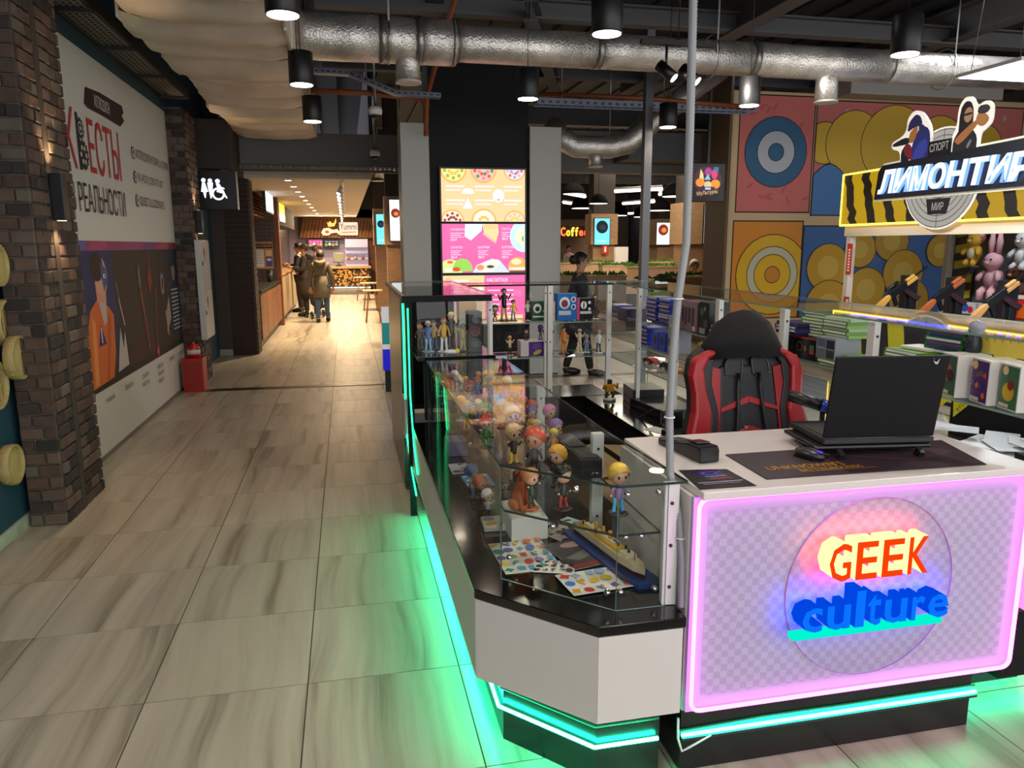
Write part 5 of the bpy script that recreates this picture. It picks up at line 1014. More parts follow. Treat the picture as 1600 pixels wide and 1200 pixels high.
t = thing('white_carton', 'white carton behind the loudspeaker at the back of the tower', 'box', (.80, 5.15, 1.021)); MB().bx((-.06, -.06, 0), (.06, .06, .3)).build('body', fm('#c8c4bc'), t); MB().bx((-.06, -.062, .22), (.06, -.06, .3)).build('label_panel', fm('#d8a878'), t)
# ---------------------------------------------------------------- rear row contents
ZA, ZB = 1.101, .821; Yr = 5.92
def carton(x, y, z, w, d, h, rz, col, label, fn=None, cat='box', name='toy_box', group=None, side=None, face='front'):
    """upright printed box; fn prints the side that looks at the camera"""
    t = thing(name, label, cat, (x, y, z), rz, group); MB().bx((-w/2, -d/2, 0), (w/2, d/2, h)).build('carton', fm(col, .45), t, bev=.0015, seg=1)
    if fn:
        S = Print((0, -d/2-.0005, 0), (1, 0, 0), (0, 0, 1), step=.0004) if face == 'front' else Print((-w/2-.0005, 0, 0), (0, -1, 0), (0, 0, 1), step=.0004)
        ww = w if face == 'front' else d; S.clip = (-ww/2+.001, .001, ww/2-.001, h-.001); fn(S, ww, h); S.build('front_print', GLOSSP, t)
    return t
def art(bg, spots, bar=None, ring=None):
    def f(S, w, h):
        S.rect(-w/2, 0, w/2, h, bg)
        for (u, v, r, c) in spots: S.ell(u*w, v*h, r*w, r*w*1.1, c, 18)
        if bar: S.rect(-w*.42, h*bar[0], w*bar[2], h*bar[1], bar[3])
    return f
figure(1.15, Yr, ZA, .13, '#2a2a2c', '#3a4038', '#2a2c28', 'squat dark figurine with pale dots at the left end of the rear top shelf', chibi=.45)
figure(1.225, Yr, ZA, .26, '#0c0a0c', '#0e0c0e', '#c8a070', 'tall black-dressed figurine posing before the pink drinks screen', '#1a1412', chibi=.16, style=1)
figure(1.30, Yr, ZA, .17, '#14100e', '#e0c020', '#5a9ad0', 'figurine with yellow top and blue skirt on the rear top shelf', '#14141a', chibi=.2)
figure(1.42, Yr, ZA, .17, '#1a1618', '#d8d8d8', '#2a2024', 'dark-haired figurine in white on a round white base, rear top shelf', '#c8c4bc', chibi=.2)
carton(1.505, Yr, ZA, .13, .09, .155, 0, '#1f4a2a', 'dark green toy box with round white picture, rear top shelf', art('#1f4a2a', [(-.12, .65, .27, '#d8e0d8'), (-.12, .62, .14, '#22301f'), (.3, .5, .07, '#c8d8c8')], (.18, .26, .3, '#c8d0b8')))
carton(1.61, Yr+.02, ZA, .07, .08, .15, 0, '#d8c8b0', 'cream toy box with orange picture beside the post, rear top shelf', art('#e0d0b8', [(0, .6, .3, '#e0b060'), (.1, .3, .2, '#b8b0a8')]))
carton(1.735, Yr, ZA, .165, .10, .215, 0, '#1d6ab8', 'bright blue toy box with red round pictures, rear top shelf', art('#1d6ab8', [(-.12, .65, .27, '#d8e4f0'), (-.12, .63, .17, '#8a2f38'), (.33, .78, .13, '#d8e4f0'), (.33, .78, .08, '#a03038'), (.33, .5, .13, '#d8e4f0'), (.33, .5, .08, '#3a4a90')], (.2, .36, .2, '#c8ccd8')))
carton(1.885, Yr, ZA, .13, .09, .175, 0, '#121214', 'black and pink toy box with white masks, rear top shelf', lambda S, w, h: (S.rect(-w/2, 0, w/2, h, '#121214'), S.rect(-w/2, 0, -w*.32, h, '#d84a7a'), S.ell(-w*.05, h*.68, w*.2, w*.25, '#e8e8e8'), S.poly([(-w*.05, h*.9), (0, h*.7), (-w*.05, h*.45), (-w*.1, h*.7)], '#121214'), S.ell(w*.32, h*.8, w*.09, w*.1, '#e0e0e0'), S.ell(w*.32, h*.5, w*.09, w*.1, '#e0e0e0'), S.rect(-w*.28, h*.28, w*.45, h*.4, '#d0d0d0')))
figure(1.985, Yr, ZA, .2, '#1c1816', '#2a241e', '#3a3026', 'dark spiky figurine beside the black and pink box, rear top shelf', '#c8c0b0', chibi=.18, style=2)
figure(1.27, Yr, ZB, .16, '#d8a020', '#d8c8a8', '#1c1a1a', 'yellow-haired figurine with a white cloak on the rear lower shelf', '#c8c4bc', chibi=.2, style=1)
carton(1.46, Yr-.03, ZB, .24, .12, .125, 0, '#c8c4c0', 'white toy box with purple and yellow picture, rear lower shelf', lambda S, w, h: (S.rect(-w/2, 0, w/2, h, '#cbc6c4'), S.rect(-w*.22, 0, w*.36, h*.94, '#4a2a72'), S.ell(w*.1, h*.6, w*.2, h*.25, '#5f3a90'), S.ell(w*.08, h*.25, w*.16, h*.13, '#b0a030', rot=.4)))
figure(1.40, Yr-.03, ZB+.126, .09, '#3a1c4a', '#4a2a5a', '#3a1c4a', 'small plum figurine sitting left on the white and purple box', '#3a1c4a', chibi=.4); figure(1.52, Yr-.03, ZB+.126, .12, '#5a3a78', '#5a3a78', '#4a2a68', 'violet hooded figurine standing right on the white and purple box', '#5a3a78', chibi=.35, style=2, skin='#6a4a88')
figure(1.60, Yr+.03, ZB, .24, '#141214', '#1c2028', '#241c1c', 'black-hatted dark figurine behind the double post, rear lower shelf', chibi=.18, style=1)
figure(1.725, Yr, ZB, .22, '#2a1c14', '#c8701c', '#c8701c', 'orange-suited dark-haired figurine, rear lower shelf', '#4a1c1a', chibi=.17)
figure(1.86, Yr, ZB, .2, '#c8c0bc', '#c8b8a0', '#d0c0a0', 'pale figurine with a red headscarf, rear lower shelf', '#b8b8c0', chibi=.17, style=2)
figure(1.93, Yr+.02, ZB, .15, '#6a8ab0', '#8a9ab8', '#9aa8c0', 'grey-blue figurine to the right of the red-scarfed one', '#c8c8cc', chibi=.25)
figure(2.02, Yr-.02, ZB, .19, '#6a8ac8', '#c8ccd8', '#2a3048', 'blue-haired figurine in white behind the second white post', '#c0c4cc', chibi=.2)
# ---------------------------------------------------------------- right row contents
ORD = ['', 'second', 'third', 'fourth', 'fifth', 'sixth', 'seventh', 'eighth', 'ninth', 'tenth', 'eleventh', 'twelfth', 'thirteenth', 'fourteenth', 'fifteenth']
def cases(x, y, z, n, col, label, group, w=.135, d=.19, h=.0145, jit=.008, cols=None, end='#dcdcd8'):
    root = None; q = random.Random(int(x*1000+y*100+z*10))
    for k in range(n):
        c = cols[k % len(cols)] if cols else col
        loc = (x+q.uniform(-jit, jit), y+q.uniform(-jit, jit), z+k*(h+.0004))
        t = thing('game_case', label+', '+('topmost of its stack' if k == n-1 else ('lowest' if k == 0 else ORD[k]+' from the bottom')), 'game case', loc, q.uniform(-.03, .03), group)
        key = (c, w, d, h)
        if key not in cases.cache: cases.cache[key] = (MB().bx((-w/2, -d/2, 0), (w/2, d/2, h)), MB().bx((-w/2-.0006, -d/2+.012, h*.2), (-w/2, d/2-.012, h*.8)))
        if (key, 'm') not in cases.cache:
            o = cases.cache[key][0].build('case', fm(c, .3), t); o2 = cases.cache[key][1].build('spine_label', fm(rnd.choice(('#1d2a6a', '#6a2a80', '#2a3a4a', '#c8c8cc')) if c.startswith('#2') else end, .4), t); cases.cache[(key, 'm')] = (o, o2)
        else:
            for o in cases.cache[(key, 'm')]: c2 = o.copy(); COL.objects.link(c2); c2.parent = t
cases.cache = {}
BL = ['#2338a8', '#2a3fb4', '#2e2a90', '#1f2f8a']; GR = ['#5a8a1e', '#6a9a26', '#4a7a20', '#548418']; PU = ['#2a1c50', '#382a6a', '#241c4a']
zt = 1.151
cases(2.23, 5.15, zt, 12, '', 'blue game case in the tall stack left of the conduit', 'blue game cases, tall stack', cols=BL); cases(2.23, 4.93, zt, 12, '', 'violet-labelled blue game case next to the conduit', 'blue game cases by the conduit', cols=BL+['#5a2a90'])
cases(2.23, 5.95, zt-.04, 7, '', 'purple game case in the rear corner stack', 'purple cases at the rear corner', cols=PU+BL)
cases(2.22, 5.28, .966, 9, '', 'blue game case on the middle shelf behind the third post', 'blue cases on the middle shelf', cols=BL)
carton(2.2, 5.62, zt-.04, .17, .2, .10, 0, '#1f1433', 'dark violet carton on the low purple stack at the rear corner', art('#241a3c', [(.1, .5, .2, '#3a2a5a')]))
for k, (y, c, l) in enumerate(((5.02, '#1f4ac0', 'bright blue controller box nearest the third post'), (4.9, '#1d46b8', 'bright blue controller box right of its twin, middle shelf'))): carton(2.2, y, .966, .11, .10, .125, .0, c, l, art(c, [(0, .55, .28, '#14285a'), (0, .6, .18, '#0c1630')]), face='side')
carton(2.22, 4.78, .966, .12, .12, .26, 0, '#8a8c98', 'grey-white console box behind the conduit', art('#a8a8b0', [(0, .7, .2, '#c8c8d0')], (.2, .4, .3, '#6a6a78')), face='side')
carton(2.22, 4.53, zt, .14, .30, .19, 0, '#5a3a48', 'dusky pink board game box standing beside the fourth post', lambda S, w, h: (S.rect(-w/2, 0, w/2, h, '#8a6a74'), [S.rect(-w*.4+k*w*.16, h*(.2+.1*(k % 2)), -w*.3+k*w*.16, h*.8, random.Random(k).choice(['#5a2a38', '#3a2a30', '#b07a88', '#a83a4a'])) for k in range(5)], S.rect(w*.3, h*.05, w*.42, h*.2, '#d8d0d0')), face='side')
carton(2.22, 4.29, zt, .14, .13, .2, 0, '#1c2226', 'black board game box with green pictures right of the dusky pink one', art('#1a1f22', [(-.2, .7, .18, '#3a5a4a'), (.2, .35, .2, '#5a4a4a'), (.1, .8, .1, '#8a8a80')], (.02, .2, .2, '#8a9a98')), face='side')
cases(2.22, 4.10, zt, 5, '', 'orange and black game case in the short stack', 'orange and black cases', cols=['#b84a1c', '#1c1c20', '#c8c8c8'])
carton(2.2, 4.08, zt+.076, .1, .12, .05, 0, '#c8641a', 'orange toy box topping the orange and black stack', art('#d06a1c', [(0, .5, .2, '#e0a060')]), face='side')
carton(2.22, 4.12, .966, .14, .2, .12, 0, '#8c8c90', 'silver-grey console box on the middle shelf behind the chair edge', art('#98989c', [(.2, .6, .1, '#c84a8a')], (.3, .36, .4, '#6a6a70')), face='side')
figure(2.2, 4.42, .966, .12, '#d0a81c', '#c8202a', '#1c3a80', 'toy figure in red and yellow on the middle shelf beside the conduit', chibi=.35)
carton(2.2, 4.35, .966, .08, .08, .08, 0, '#1c4a90', 'small blue cardboard toy box left of the red and yellow toy figure', art('#1c4a90', [(0, .5, .2, '#4a8ad0')]), face='side')
# model cars on the low glass shelf
def car(x, y, z, L, col, label, rz=PI/2, style=0):
    t = thing('model_car', label, 'model car', (x, y, z), rz); w = L*.42
    MB().prism([(-L/2, .012), (L/2, .012), (L/2, .03), (L*.32, .036), (L*.12, .055 if style == 0 else .045), (-L*.2, .055 if style == 0 else .045), (-L*.36, .036), (-L/2, .032)], -w/2*.8, w/2*.8, fn=lambda u, v, q: (u, q, v)).build('body', fm(col, .25), t, bev=.003, seg=1)
    MB().prism([(L*.26, .037), (L*.11, .053 if style == 0 else .044), (-L*.18, .053 if style == 0 else .044), (-L*.3, .037)], -w/2*.82, w/2*.82, fn=lambda u, v, q: (u, q, v)).build('window_band', fm('#15181c', .1), t)
    for a in (-1, 1):
        for b in (-1, 1): q = MB().cyl((a*L*.3, b*w*.36, .016), (a*L*.3, b*w*.5, .016), .016, 12).build('wheel', fm('#141414'), t); MB().cyl((a*L*.3, b*w*.5, .016), (a*L*.3, b*w*.505, .016), .009, 10).build('hub', CHROME, q)
zc = .791
car(2.3, 5.45, zc, .2, '#a8161c', 'red racing model car on the low glass shelf behind the third post', style=1); car(2.3, 5.15, zc, .17, '#2a2622', 'dark brown model car right of the red racing car'); car(2.28, 4.95, zc, .18, '#9a6038', 'copper model car on the low shelf near the fourth post', style=1); car(2.3, 4.72, zc, .17, '#3a2420', 'dark maroon model car beside the conduit on the low shelf')
t = thing('brick_vehicle', 'blue and red brick-built toy vehicle with cyan canopy right of the conduit', 'toy vehicle', (2.28, 4.45, zc)); MB().bx((-.05, -.09, .015), (.05, .09, .04)).build('chassis', fm('#a02a20'), t); MB().bx((-.045, -.08, .04), (.045, .07, .06)).build('deck', fm('#1c4ab0'), t); MB().bx((-.035, -.1, .04), (.035, -.04, .08)).build('canopy', fm('#3a9ac8', .15), t)
for a in (-1, 1):
    for b in (-1, 1): MB().cyl((a*.045, b*.06, .017), (a*.058, b*.06, .017), .017, 10).build('wheel', fm('#141414'), t)
t = thing('toy_gun', 'small black toy ray gun lying on the low shelf behind the chair', 'toy gun', (2.28, 4.2, zc)); MB().bx((-.012, -.09, .0), (.012, .05, .03)).build('barrel', fm('#141416'), t); MB().bx((-.01, .03, .0), (.01, .06, .055)).build('grip', fm('#1c1c20'), t)
# boxes and cases near the desk end
cases(2.27, 3.25, zt+.11, 8, '', 'green game case in the stack behind the chair top', 'green cases, upper stack', cols=GR); cases(2.25, 3.05, zt+.13, 6, '', 'pale green game case stacked on the photo box', 'pale green cases', cols=['#7aa83a', '#5a8a1e', '#9ab88a'])
cases(2.2, 3.36, zt+.11, 4, '', 'dark purple game case left of the green stack', 'dark purple cases', cols=PU)
carton(2.22, 3.26, zt, .13, .24, .108, 0, '#161214', 'black and red console box with outlined figures behind the chair', lambda S, w, h: (S.rect(-w/2, 0, w/2, h, '#141113'), S.rect(-w/2, h*.93, w/2, h, '#a82028'), S.ell(-w*.05, h*.55, w*.1, h*.22, '#6a5a2a'), S.ell(-w*.05, h*.55, w*.08, h*.18, '#141113'), S.ell(w*.15, h*.5, w*.06, h*.14, '#7a4a2a'), S.rect(w*.3, h*.3, w*.45, h*.5, '#b04a3a'), S.rect(w*.3, h*.5, w*.45, h*.7, '#3a7a5a'), S.rect(-w*.4, h*.08, -w*.1, h*.14, '#c8c8c8')), face='side')
carton(2.2, 3.04, zt+.03, .13, .14, .10, 0, '#8a8e98', 'grey photo-covered box standing on the green cases', lambda S, w, h: (S.rect(-w/2, 0, w/2, h, '#8d929c'), S.rect(-w*.45, h*.55, 0, h*.92, '#5a6478'), S.rect(.05*w, h*.5, w*.46, h*.9, '#2a303a'), S.rect(-w*.45, h*.05, 0, h*.45, '#6a7078'), S.rect(.05*w, h*.06, w*.46, h*.44, '#3a4048')), face='side')
cases(2.2, 3.0, zt-.06+.06, 2, '', 'green game case under the grey photo box', 'green cases under the photo box', cols=GR); cases(2.23, 2.86, zt, 4, '', 'green game case beside the last tall post', 'green cases, low stack', cols=GR+['#2a6a2a'])
cases(2.2, 2.56, zt, 9, '', 'bright green game case behind the laptop', 'green cases behind the laptop', cols=GR); cases(2.3, 2.45, zt, 15, '', 'deep green game case behind the laptop', 'deep green cases, tallest stack', cols=['#2a5a22', '#2f6426', '#25501e'])
carton(2.24, 2.56, zt+.135, .1, .14, .012, .1, '#d8d4c8', 'white leaflet pack lying on the bright green stack', None)
for k, (y, bg, l, dots) in enumerate(((2.30, '#2f5a48', 'green and orange boxed collectible behind the laptop logo', [(-.05, .55, .3, '#b8621c'), (.12, .5, .22, '#3a2a22'), (-.3, .85, .15, '#d8b890')]), (2.16, '#4a2a6a', 'violet boxed collectible with coloured icons beside the green one', [(-.3, .85, .15, '#d8b070'), (-.1, .65, .1, '#8a3a4a'), (.1, .68, .1, '#2a6a4a'), (.3, .65, .1, '#c83a5a'), (-.1, .4, .1, '#c8702a'), (.12, .4, .1, '#3a3a8a'), (.3, .2, .1, '#d0602a'), (-.33, .45, .1, '#6a4a90')]), (2.04, '#3a6a4a', 'green and yellow boxed collectible, last of the three by the right edge', [(0, .4, .3, '#d0a82a'), (.1, .55, .16, '#8a2a2a'), (-.2, .85, .15, '#d8b890')]))):
    t = carton(2.2, y, zt, .12, .105, .155, -.25, '#d0ccc8', l, (lambda bg_, d_: lambda S, w, h: (S.rect(-w*.46, h*.04, w*.46, h*.96, bg_), [S.ell(u*w, v*h, r*w, r*w, c, 14) for u, v, r, c in d_], S.rect(-w*.4, h*.06, w*.1, h*.14, '#c8c0b8')))(bg, dots), face='side')
t = thing('bunting_flag', 'torn yellow cardboard burst sign standing on the collectible boxes', 'sign', (2.27, 2.22, zt+.156)); pts = [(-.13, 0)]
for k in range(15): pts.append((-.13+.26*k/14, .05+(.03 if k % 2 else 0)+rnd.uniform(0, .01)))
pts.append((.13, 0)); MB().prism(pts, -.002, .002, fn=lambda u, v, w: (w, -u, v)).build('card', fm('#c89a3a'), t); MB().prism([(p[0]*.9-.02, p[1]*.8) for p in pts], .0021, .003, fn=lambda u, v, w: (-w, -u, v)).build('pale_layer', fm('#d8c050'), t); t.name = 'burst_sign'
t = thing('dark_toy', 'dark blurred toy figure standing at the end of the deep green stack', 'figurine', (2.25, 2.33, zt+.13)); t.name = 'figurine'; MB().ball((0, 0, .05), (.03, .03, .05), nu=10, nv=8).build('body', fm('#1c2430'), t); MB().ball((0, -.01, .115), .03, nu=10, nv=8).build('head', fm('#8a8a9a'), t); MB().lathe([(.03, 0), (.03, .006)], n=10).build('base', fm('#222222'), t)
for y, l in ((2.31, 'yellow speckled pennant hanging below the shelf beside the laptop screen'), (2.22, 'second yellow speckled pennant hanging below the collectible boxes')):
    t = thing('pennant', l, 'pennant', (2.12, y, 1.141)); MB().prism([(-.035, 0), (.03, 0), (-.03, -.055)], -.001, .001, fn=lambda u, v, w: (w, -u, v)).build('cloth', fm('#c8c020'), t); mb = MB()
    for k in range(6): mb.box((-.0015, rnd.uniform(-.01, .02), -rnd.uniform(.006, .03)), (.0008, .004, .004))
    stuff(mb.build('speckles', fm('#3a3a14'), t))
q = random.Random(9)
for k in range(16):
    packet('paper_leaflet', 2.28+q.uniform(-.1, .12), 2.14+q.uniform(-.12, .42), .9655+k*.0035, .11, .16, .003, q.uniform(-1, 1), '#c9ccd6', 'white leaflet in the loose heap on the middle shelf right of the laptop', 'leaflet', None)
    bpy.context.scene.objects[-1] if False else None
for o in [o for o in COL.objects if o.name.startswith('paper_leaflet')]: o['group'] = 'loose leaflets by the desk'
# ---------------------------------------------------------------- inside the kiosk
t = thing('cardboard_box', 'open brown cardboard box on the floor inside the kiosk', 'box', (1.52, 4.15, 0), .05); CB = mat('cardboard', '#8a6c48', .8)
for a, b in (((-.25, -.33, 0), (-.244, .33, .42)), ((.244, -.33, 0), (.25, .33, .42)), ((-.25, -.33, 0), (.25, -.324, .42)), ((-.25, .324, 0), (.25, .33, .42)), ((-.25, -.33, 0), (.25, .33, .006))): MB().bx(a, b).build('wall_panel', CB, t)
MB().box((-.13, 0, .43), (.25, .62, .005), rot=rotm(0, -.12, 0)).build('flap', mat('cardboard_in', '#a08258', .8), t); MB().box((.16, -.0, .425), (.2, .62, .005), rot=rotm(0, .1, 0)).build('flap', mat('cardboard_in', '#a08258'), t)
t = thing('cardboard_box', 'tall brown carton against the desk inside the kiosk', 'box', (1.14, 2.86, 0), .05); MB().bx((-.14, -.17, 0), (.14, .17, .68)).build('carton', CB, t, bev=.003); MB().bx((-.025, -.172, 0), (.025, .172, .682)).build('tape', fm('#a89468'), t)
t = thing('storage_chest', 'low black chest standing on the kiosk floor beside the left counter', 'chest', (1.12, 4.95, 0)); MB().bx((-.16, -.45, 0), (.16, .45, .46)).build('body', fm('#101012'), t, bev=.006); MB().bx((-.165, -.455, .46), (.165, .455, .5)).build('lid', fm('#18181a'), t, bev=.006); MB().bx((.16, -.06, .3), (.17, .06, .33)).build('handle', DGREY, t)
zk = .501
t = thing('robot_figure', 'yellow and black robot figure on a white base on the low black counter', 'figurine', (1.98, 5.5, zk)); MB().lathe([(.05, 0), (.05, .02)], n=14).build('base', fm('#c8c4bc'), t); MB().bx((-.03, -.02, .07), (.03, .02, .13)).build('torso', fm('#b8841c'), t); MB().bx((-.015, -.015, .13), (.015, .015, .165)).build('head', fm('#1a1a1a'), t)
for s in (-1, 1): MB().ring([(s*.018, 0, .07), (s*.03, -.01, .045), (s*.025, 0, .02)], .012, 7).build('leg', fm('#2a2418'), t); MB().ring([(s*.035, 0, .125), (s*.055, -.02, .1), (s*.05, -.04, .14)], .011, 7).build('arm', fm('#b8841c'), t)
def blackbox(name, x, y, z, d, label, cat, rz=0):
    t = thing(name, label, cat, (x, y, z), rz); MB().bx((-d[0]/2, -d[1]/2, 0), (d[0]/2, d[1]/2, d[2])).build('body', fm('#0d0d0f', .3), t, bev=.004); MB().bx((-d[0]/2-.002, -d[1]*.4, d[2]*.3), (-d[0]/2, d[1]*.4, d[2]*.45)).build('front_slot', fm('#26262a'), t); return t
blackbox('game_console', 2.22, 5.0, zk, (.3, .5, .07), 'flat black game console on the low counter behind the third post', 'console', .1); blackbox('game_console', 2.2, 5.35, zk, (.24, .3, .13), 'taller black console beside the robot figure', 'console', -.1); blackbox('router', 2.0, 4.32, zk, (.07, .06, .17), 'upright black router behind the conduit', 'router', .2); blackbox('till_box', 2.3, 3.9, zk, (.36, .5, .16), 'wide black equipment case on the low counter left of the chair', 'case', 0); blackbox('till_box', 1.93, 4.02, zk, (.14, .4, .08), 'low black drawer unit in front of the wide equipment case', 'case', 0)
packet('paper_slip', 1.96, 4.50, zk, .12, .16, .001, .4, '#c8c8c4', 'white paper slip on the low black counter', 'paper')
for i, (p_, l) in enumerate((([(1.98, 4.85, .51), (2.02, 4.7, .60), (2.0, 4.55, .62), (1.98, 4.5, .54), (2.05, 4.42, .51)], 'thin black cable looping up beside the router'), ([(2.02, 4.2, .52), (2.1, 4.0, .60), (2.2, 3.9, .69)], 'black cable running over the equipment case'))):
    o = MB().ring(p_, .006, 6).build('cable', fm('#08080a'), None); tag(o, l, 'cable')
# ---------------------------------------------------------------- on the sales desk
t = thing('laptop', 'black gaming laptop seen from behind with small silver emblem on the desk', 'laptop', (1.72, 2.15, 1.04), -.135)
MB().bx((-.19, -.02, .0), (.19, .24, .022)).build('base', fm('#121216', .4), t, bev=.004); lid = MB().box((0, -.045, .165), (.385, .009, .285), rot=rotm(.17)).build('lid', mat('lid_black', '#0b0a0e', .5, spec=.25), t, bev=.003)
MB().bx((-.17, -.0, .022), (.17, .14, .0235)).build('keyboard', fm('#26201c', .5), t); MB().bx((-.19, -.032, .008), (.19, -.02, .022)).build('hinge', fm('#0a0a0c'), t)
S = Print((.145, -.0735, .285), (1, 0, 0), (0, .17, 1)); S.poly([(-.012, .004), (-.004, -.008), (.004, -.008), (.014, .016), (.006, .004), (0, -.001)], '#9a9aa4'); S.poly([(-.016, .014), (-.008, .008), (-.006, .012)], '#9a9aa4'); S.build('emblem', GLOSSP, t)
t = thing('cooling_stand', 'black laptop cooling stand with short splayed legs on the mouse mat', 'laptop stand', (1.70, 2.15, 1.003), -.135); MB().bx((-.2, -.025, .02), (.21, .22, .036)).build('tray', fm('#0e0e12'), t, bev=.008); 
for x, y in ((-.13, -.06), (.15, -.05), (-.13, .18), (.15, .18)): MB().box((x, y, .012), (.018, .03, .03), rot=rotm(.5 if y < 0 else -.4)).build('leg', fm('#1a1a1e'), t)
MB().ring([(-.2, .1, .03), (-.235, .05, .035), (-.22, -.0, .02), (-.16, -.05, .012)], .003, 6).build('cord', fm('#0a0a0c'), t)
MATC = mat('mat_plum', '#2c1a24', .6)
t = thing('mouse_mat', 'large dark plum gaming mouse mat with orange lettering under the laptop', 'mouse mat', (1.64, 2.10, 1.0)); MB().prism([(-.415, .145), (-.425, -.13), (.345, -.148), (.435, .145)], .0004, .0035).build('pad', MATC, t); S = Print((1.64, 2.10, 1.0038), (1, 0, 0), (0, 1, 0), step=.0002)
S.poly([(.1, -.14), (.34, -.14), (.42, .13), (.0, .13)], '#35222e'); S.ell(.26, .02, .09, .05, '#4a3038'); S.ell(.2, -.06, .05, .02, '#231419'); S.line(-.02, .03, .15, -.05, .012, '#463a44'); S.line(.05, .08, .2, .02, .01, '#544650'); S.text("UNKNOWN'S", -.37, -.058, -.10, -.02, '#b8801c', .03); S.text('BATTLEGROUNDS', -.28, -.092, -.06, -.066, '#b8801c', .03); S.rect(-.29, -.1, -.02, -.097, '#a8761a'); S.build('print', PRINT, t, world=True)
t = thing('computer_mouse', 'dark computer mouse with violet glow in front of the laptop', 'mouse', (1.475, 2.145, 1.0045), .3); MB().ball((0, 0, .012), (.032, .058, .02), nu=14, nv=8).build('shell', fm('#1c1620', .35), t); MB().bx((-.002, -.05, .026), (.002, -.02, .031)).build('scroll_wheel', emis('violet_glow', '#5a38d8', 1.2), t); MB().bx((-.03, -.04, .0), (.03, .04, .004)).build('sole', fm('#0a0a0a'), t)
t = thing('card_terminal', 'black card payment terminal on the left of the white desk', 'card terminal', (1.115, 2.30, 1.0), .12)
MB().prism([(-.13, .0), (.14, .0), (.14, .02), (.03, .035), (-.05, .052), (-.12, .055), (-.13, .04)], -.037, .037, fn=lambda u, v, w: (w, u, v)).build('body', fm('#0e0d11', .3), t, bev=.006); MB().box((0, .06, .033), (.055, .09, .004), rot=rotm(-.12)).build('keypad', fm('#1a1a20'), t); MB().box((0, -.06, .056), (.05, .06, .003), rot=rotm(-.1)).build('paper_lid', fm('#17161b', .2), t); MB().ring([(0, .14, .01), (0, .19, .005), (.05, .22, .004)], .004, 6).build('cord', fm('#0a0a0a'), t)
t = thing('flyer', 'dark promotional flyer with violet neon print at the desk corner', 'flyer', (1.065, 2.02, 1.0)); MB().prism([(-.068, .098), (.085, .075), (.09, -.098), (-.09, -.095)], .0003, .0015).build('card', fm('#16101c', .3), t); S = Print((1.065, 2.02, 1.0017), (1, 0, 0), (0, 1, 0), step=.0002); S.poly([(-.03, .07), (.05, .06), (.055, .02), (-.025, .03)], '#3a2270'); S.ell(.01, .045, .026, .014, '#7a4ae0', 14); S.ell(.01, .045, .02, .009, '#1a1030', 14); S.text('GEEK', -.02, .005, .05, .018, '#8ac0f0', .02); S.text('CULTURE', -.015, -.02, .055, -.005, '#d8485a', .02); S.rect(-.07, -.045, .075, -.04, '#b8b0c8'); S.rect(-.06, -.06, .06, -.056, '#a8a0b8'); S.build('print', GLOSSP, t, world=True)
# ---------------------------------------------------------------- gaming chair behind the desk
ch = thing('gaming_chair', 'red and black gaming chair behind the desk with a black cap over its headrest', 'chair', (1.745, 3.03, 0)); ch.scale = (1.12, 1.0, .97); CK = mat('chair_black', '#15161b', .45); CR = mat('chair_red', '#a01420', .38); CN = mat('chair_navy', '#1c2029', .5)
def chz(z): return -.11-.16*(z-.5)+.16*.9   # recline: front of the back panel in y
prof = [(-.19, .5), (-.255, .62), (-.27, .75), (-.262, .9), (-.235, 1.0), (-.232, 1.08), (-.24, 1.16), (-.225, 1.235), (-.17, 1.285), (-.13, 1.31), (-.10, 1.39), (0, 1.425)]
full = prof+[(-x, z) for x, z in prof[-2::-1]]
def slab(pts, y0, y1, name, m, bev=.012, par=None): return MB().prism(pts, y0, y1, fn=lambda u, v, w: (u, w+chz(v)*-1*0+(v-.9)*.2, v)).build(name, m, par or ch, bev=bev, seg=2)
slab(full, -.03, .06, 'backrest_shell', CK, .02)
for s in (-1, 1):
    W_ = [(-.19, .5), (-.255, .62), (-.272, .75), (-.264, .9), (-.24, 1.0), (-.236, 1.08), (-.245, 1.16), (-.228, 1.235), (-.165, 1.275), (-.10, 1.285), (-.12, 1.255), (-.165, 1.24), (-.19, 1.19), (-.185, 1.1), (-.165, 1.0), (-.175, .9), (-.19, .75), (-.175, .62), (-.13, .5)]
    slab([(s*x, z) for x, z in W_][::s], -.065, .0, 'side_bolster', CR, .02)
    B_ = [(-.13, .5), (-.175, .62), (-.19, .75), (-.175, .9), (-.165, 1.0), (-.185, 1.1), (-.19, 1.19), (-.165, 1.24), (-.12, 1.255), (-.15, 1.21), (-.158, 1.12), (-.135, 1.0), (-.14, .9), (-.155, .75), (-.145, .62), (-.10, .5)]
    slab([(s*x, z) for x, z in B_][::s], -.052, -.01, 'black_stripe', CK, .006)
    I_ = [(-.10, .5), (-.145, .62), (-.155, .75), (-.14, .9), (-.135, 1.0), (-.158, 1.12), (-.15, 1.2), (-.115, 1.19), (-.125, 1.0), (-.135, .8), (-.14, .6)]
    slab([(s*x, z) for x, z in I_][::s], -.046, -.015, 'red_inset', CR, .004)
    hole = [(-.085, 1.165), (-.022, 1.155), (-.012, 1.165), (-.008, 1.23), (-.02, 1.245), (-.062, 1.245), (-.082, 1.215)]
    slab([(s*(x-.012), z) for x, z in hole][::s], -.046, -.02, 'belt_opening', fm('#050506'), .002); pp = [(s*(x-.012), -.048+(z-.9)*.2, z) for x, z in hole]; MB().ring(pp, .004, 6, closed=True).build('opening_rim', fm('#4a4a52', .25), ch)
    MB().ring([(s*.045, -.06+(1.17-.9)*.2, 1.17), (s*.055, -.06+.02, 1.0), (s*.085, -.062-.04, .7), (s*.10, -.06-.07, .55)], [.007, .008, .012, .014], 6).build('strap', fm('#0a0a0c', .6), ch)
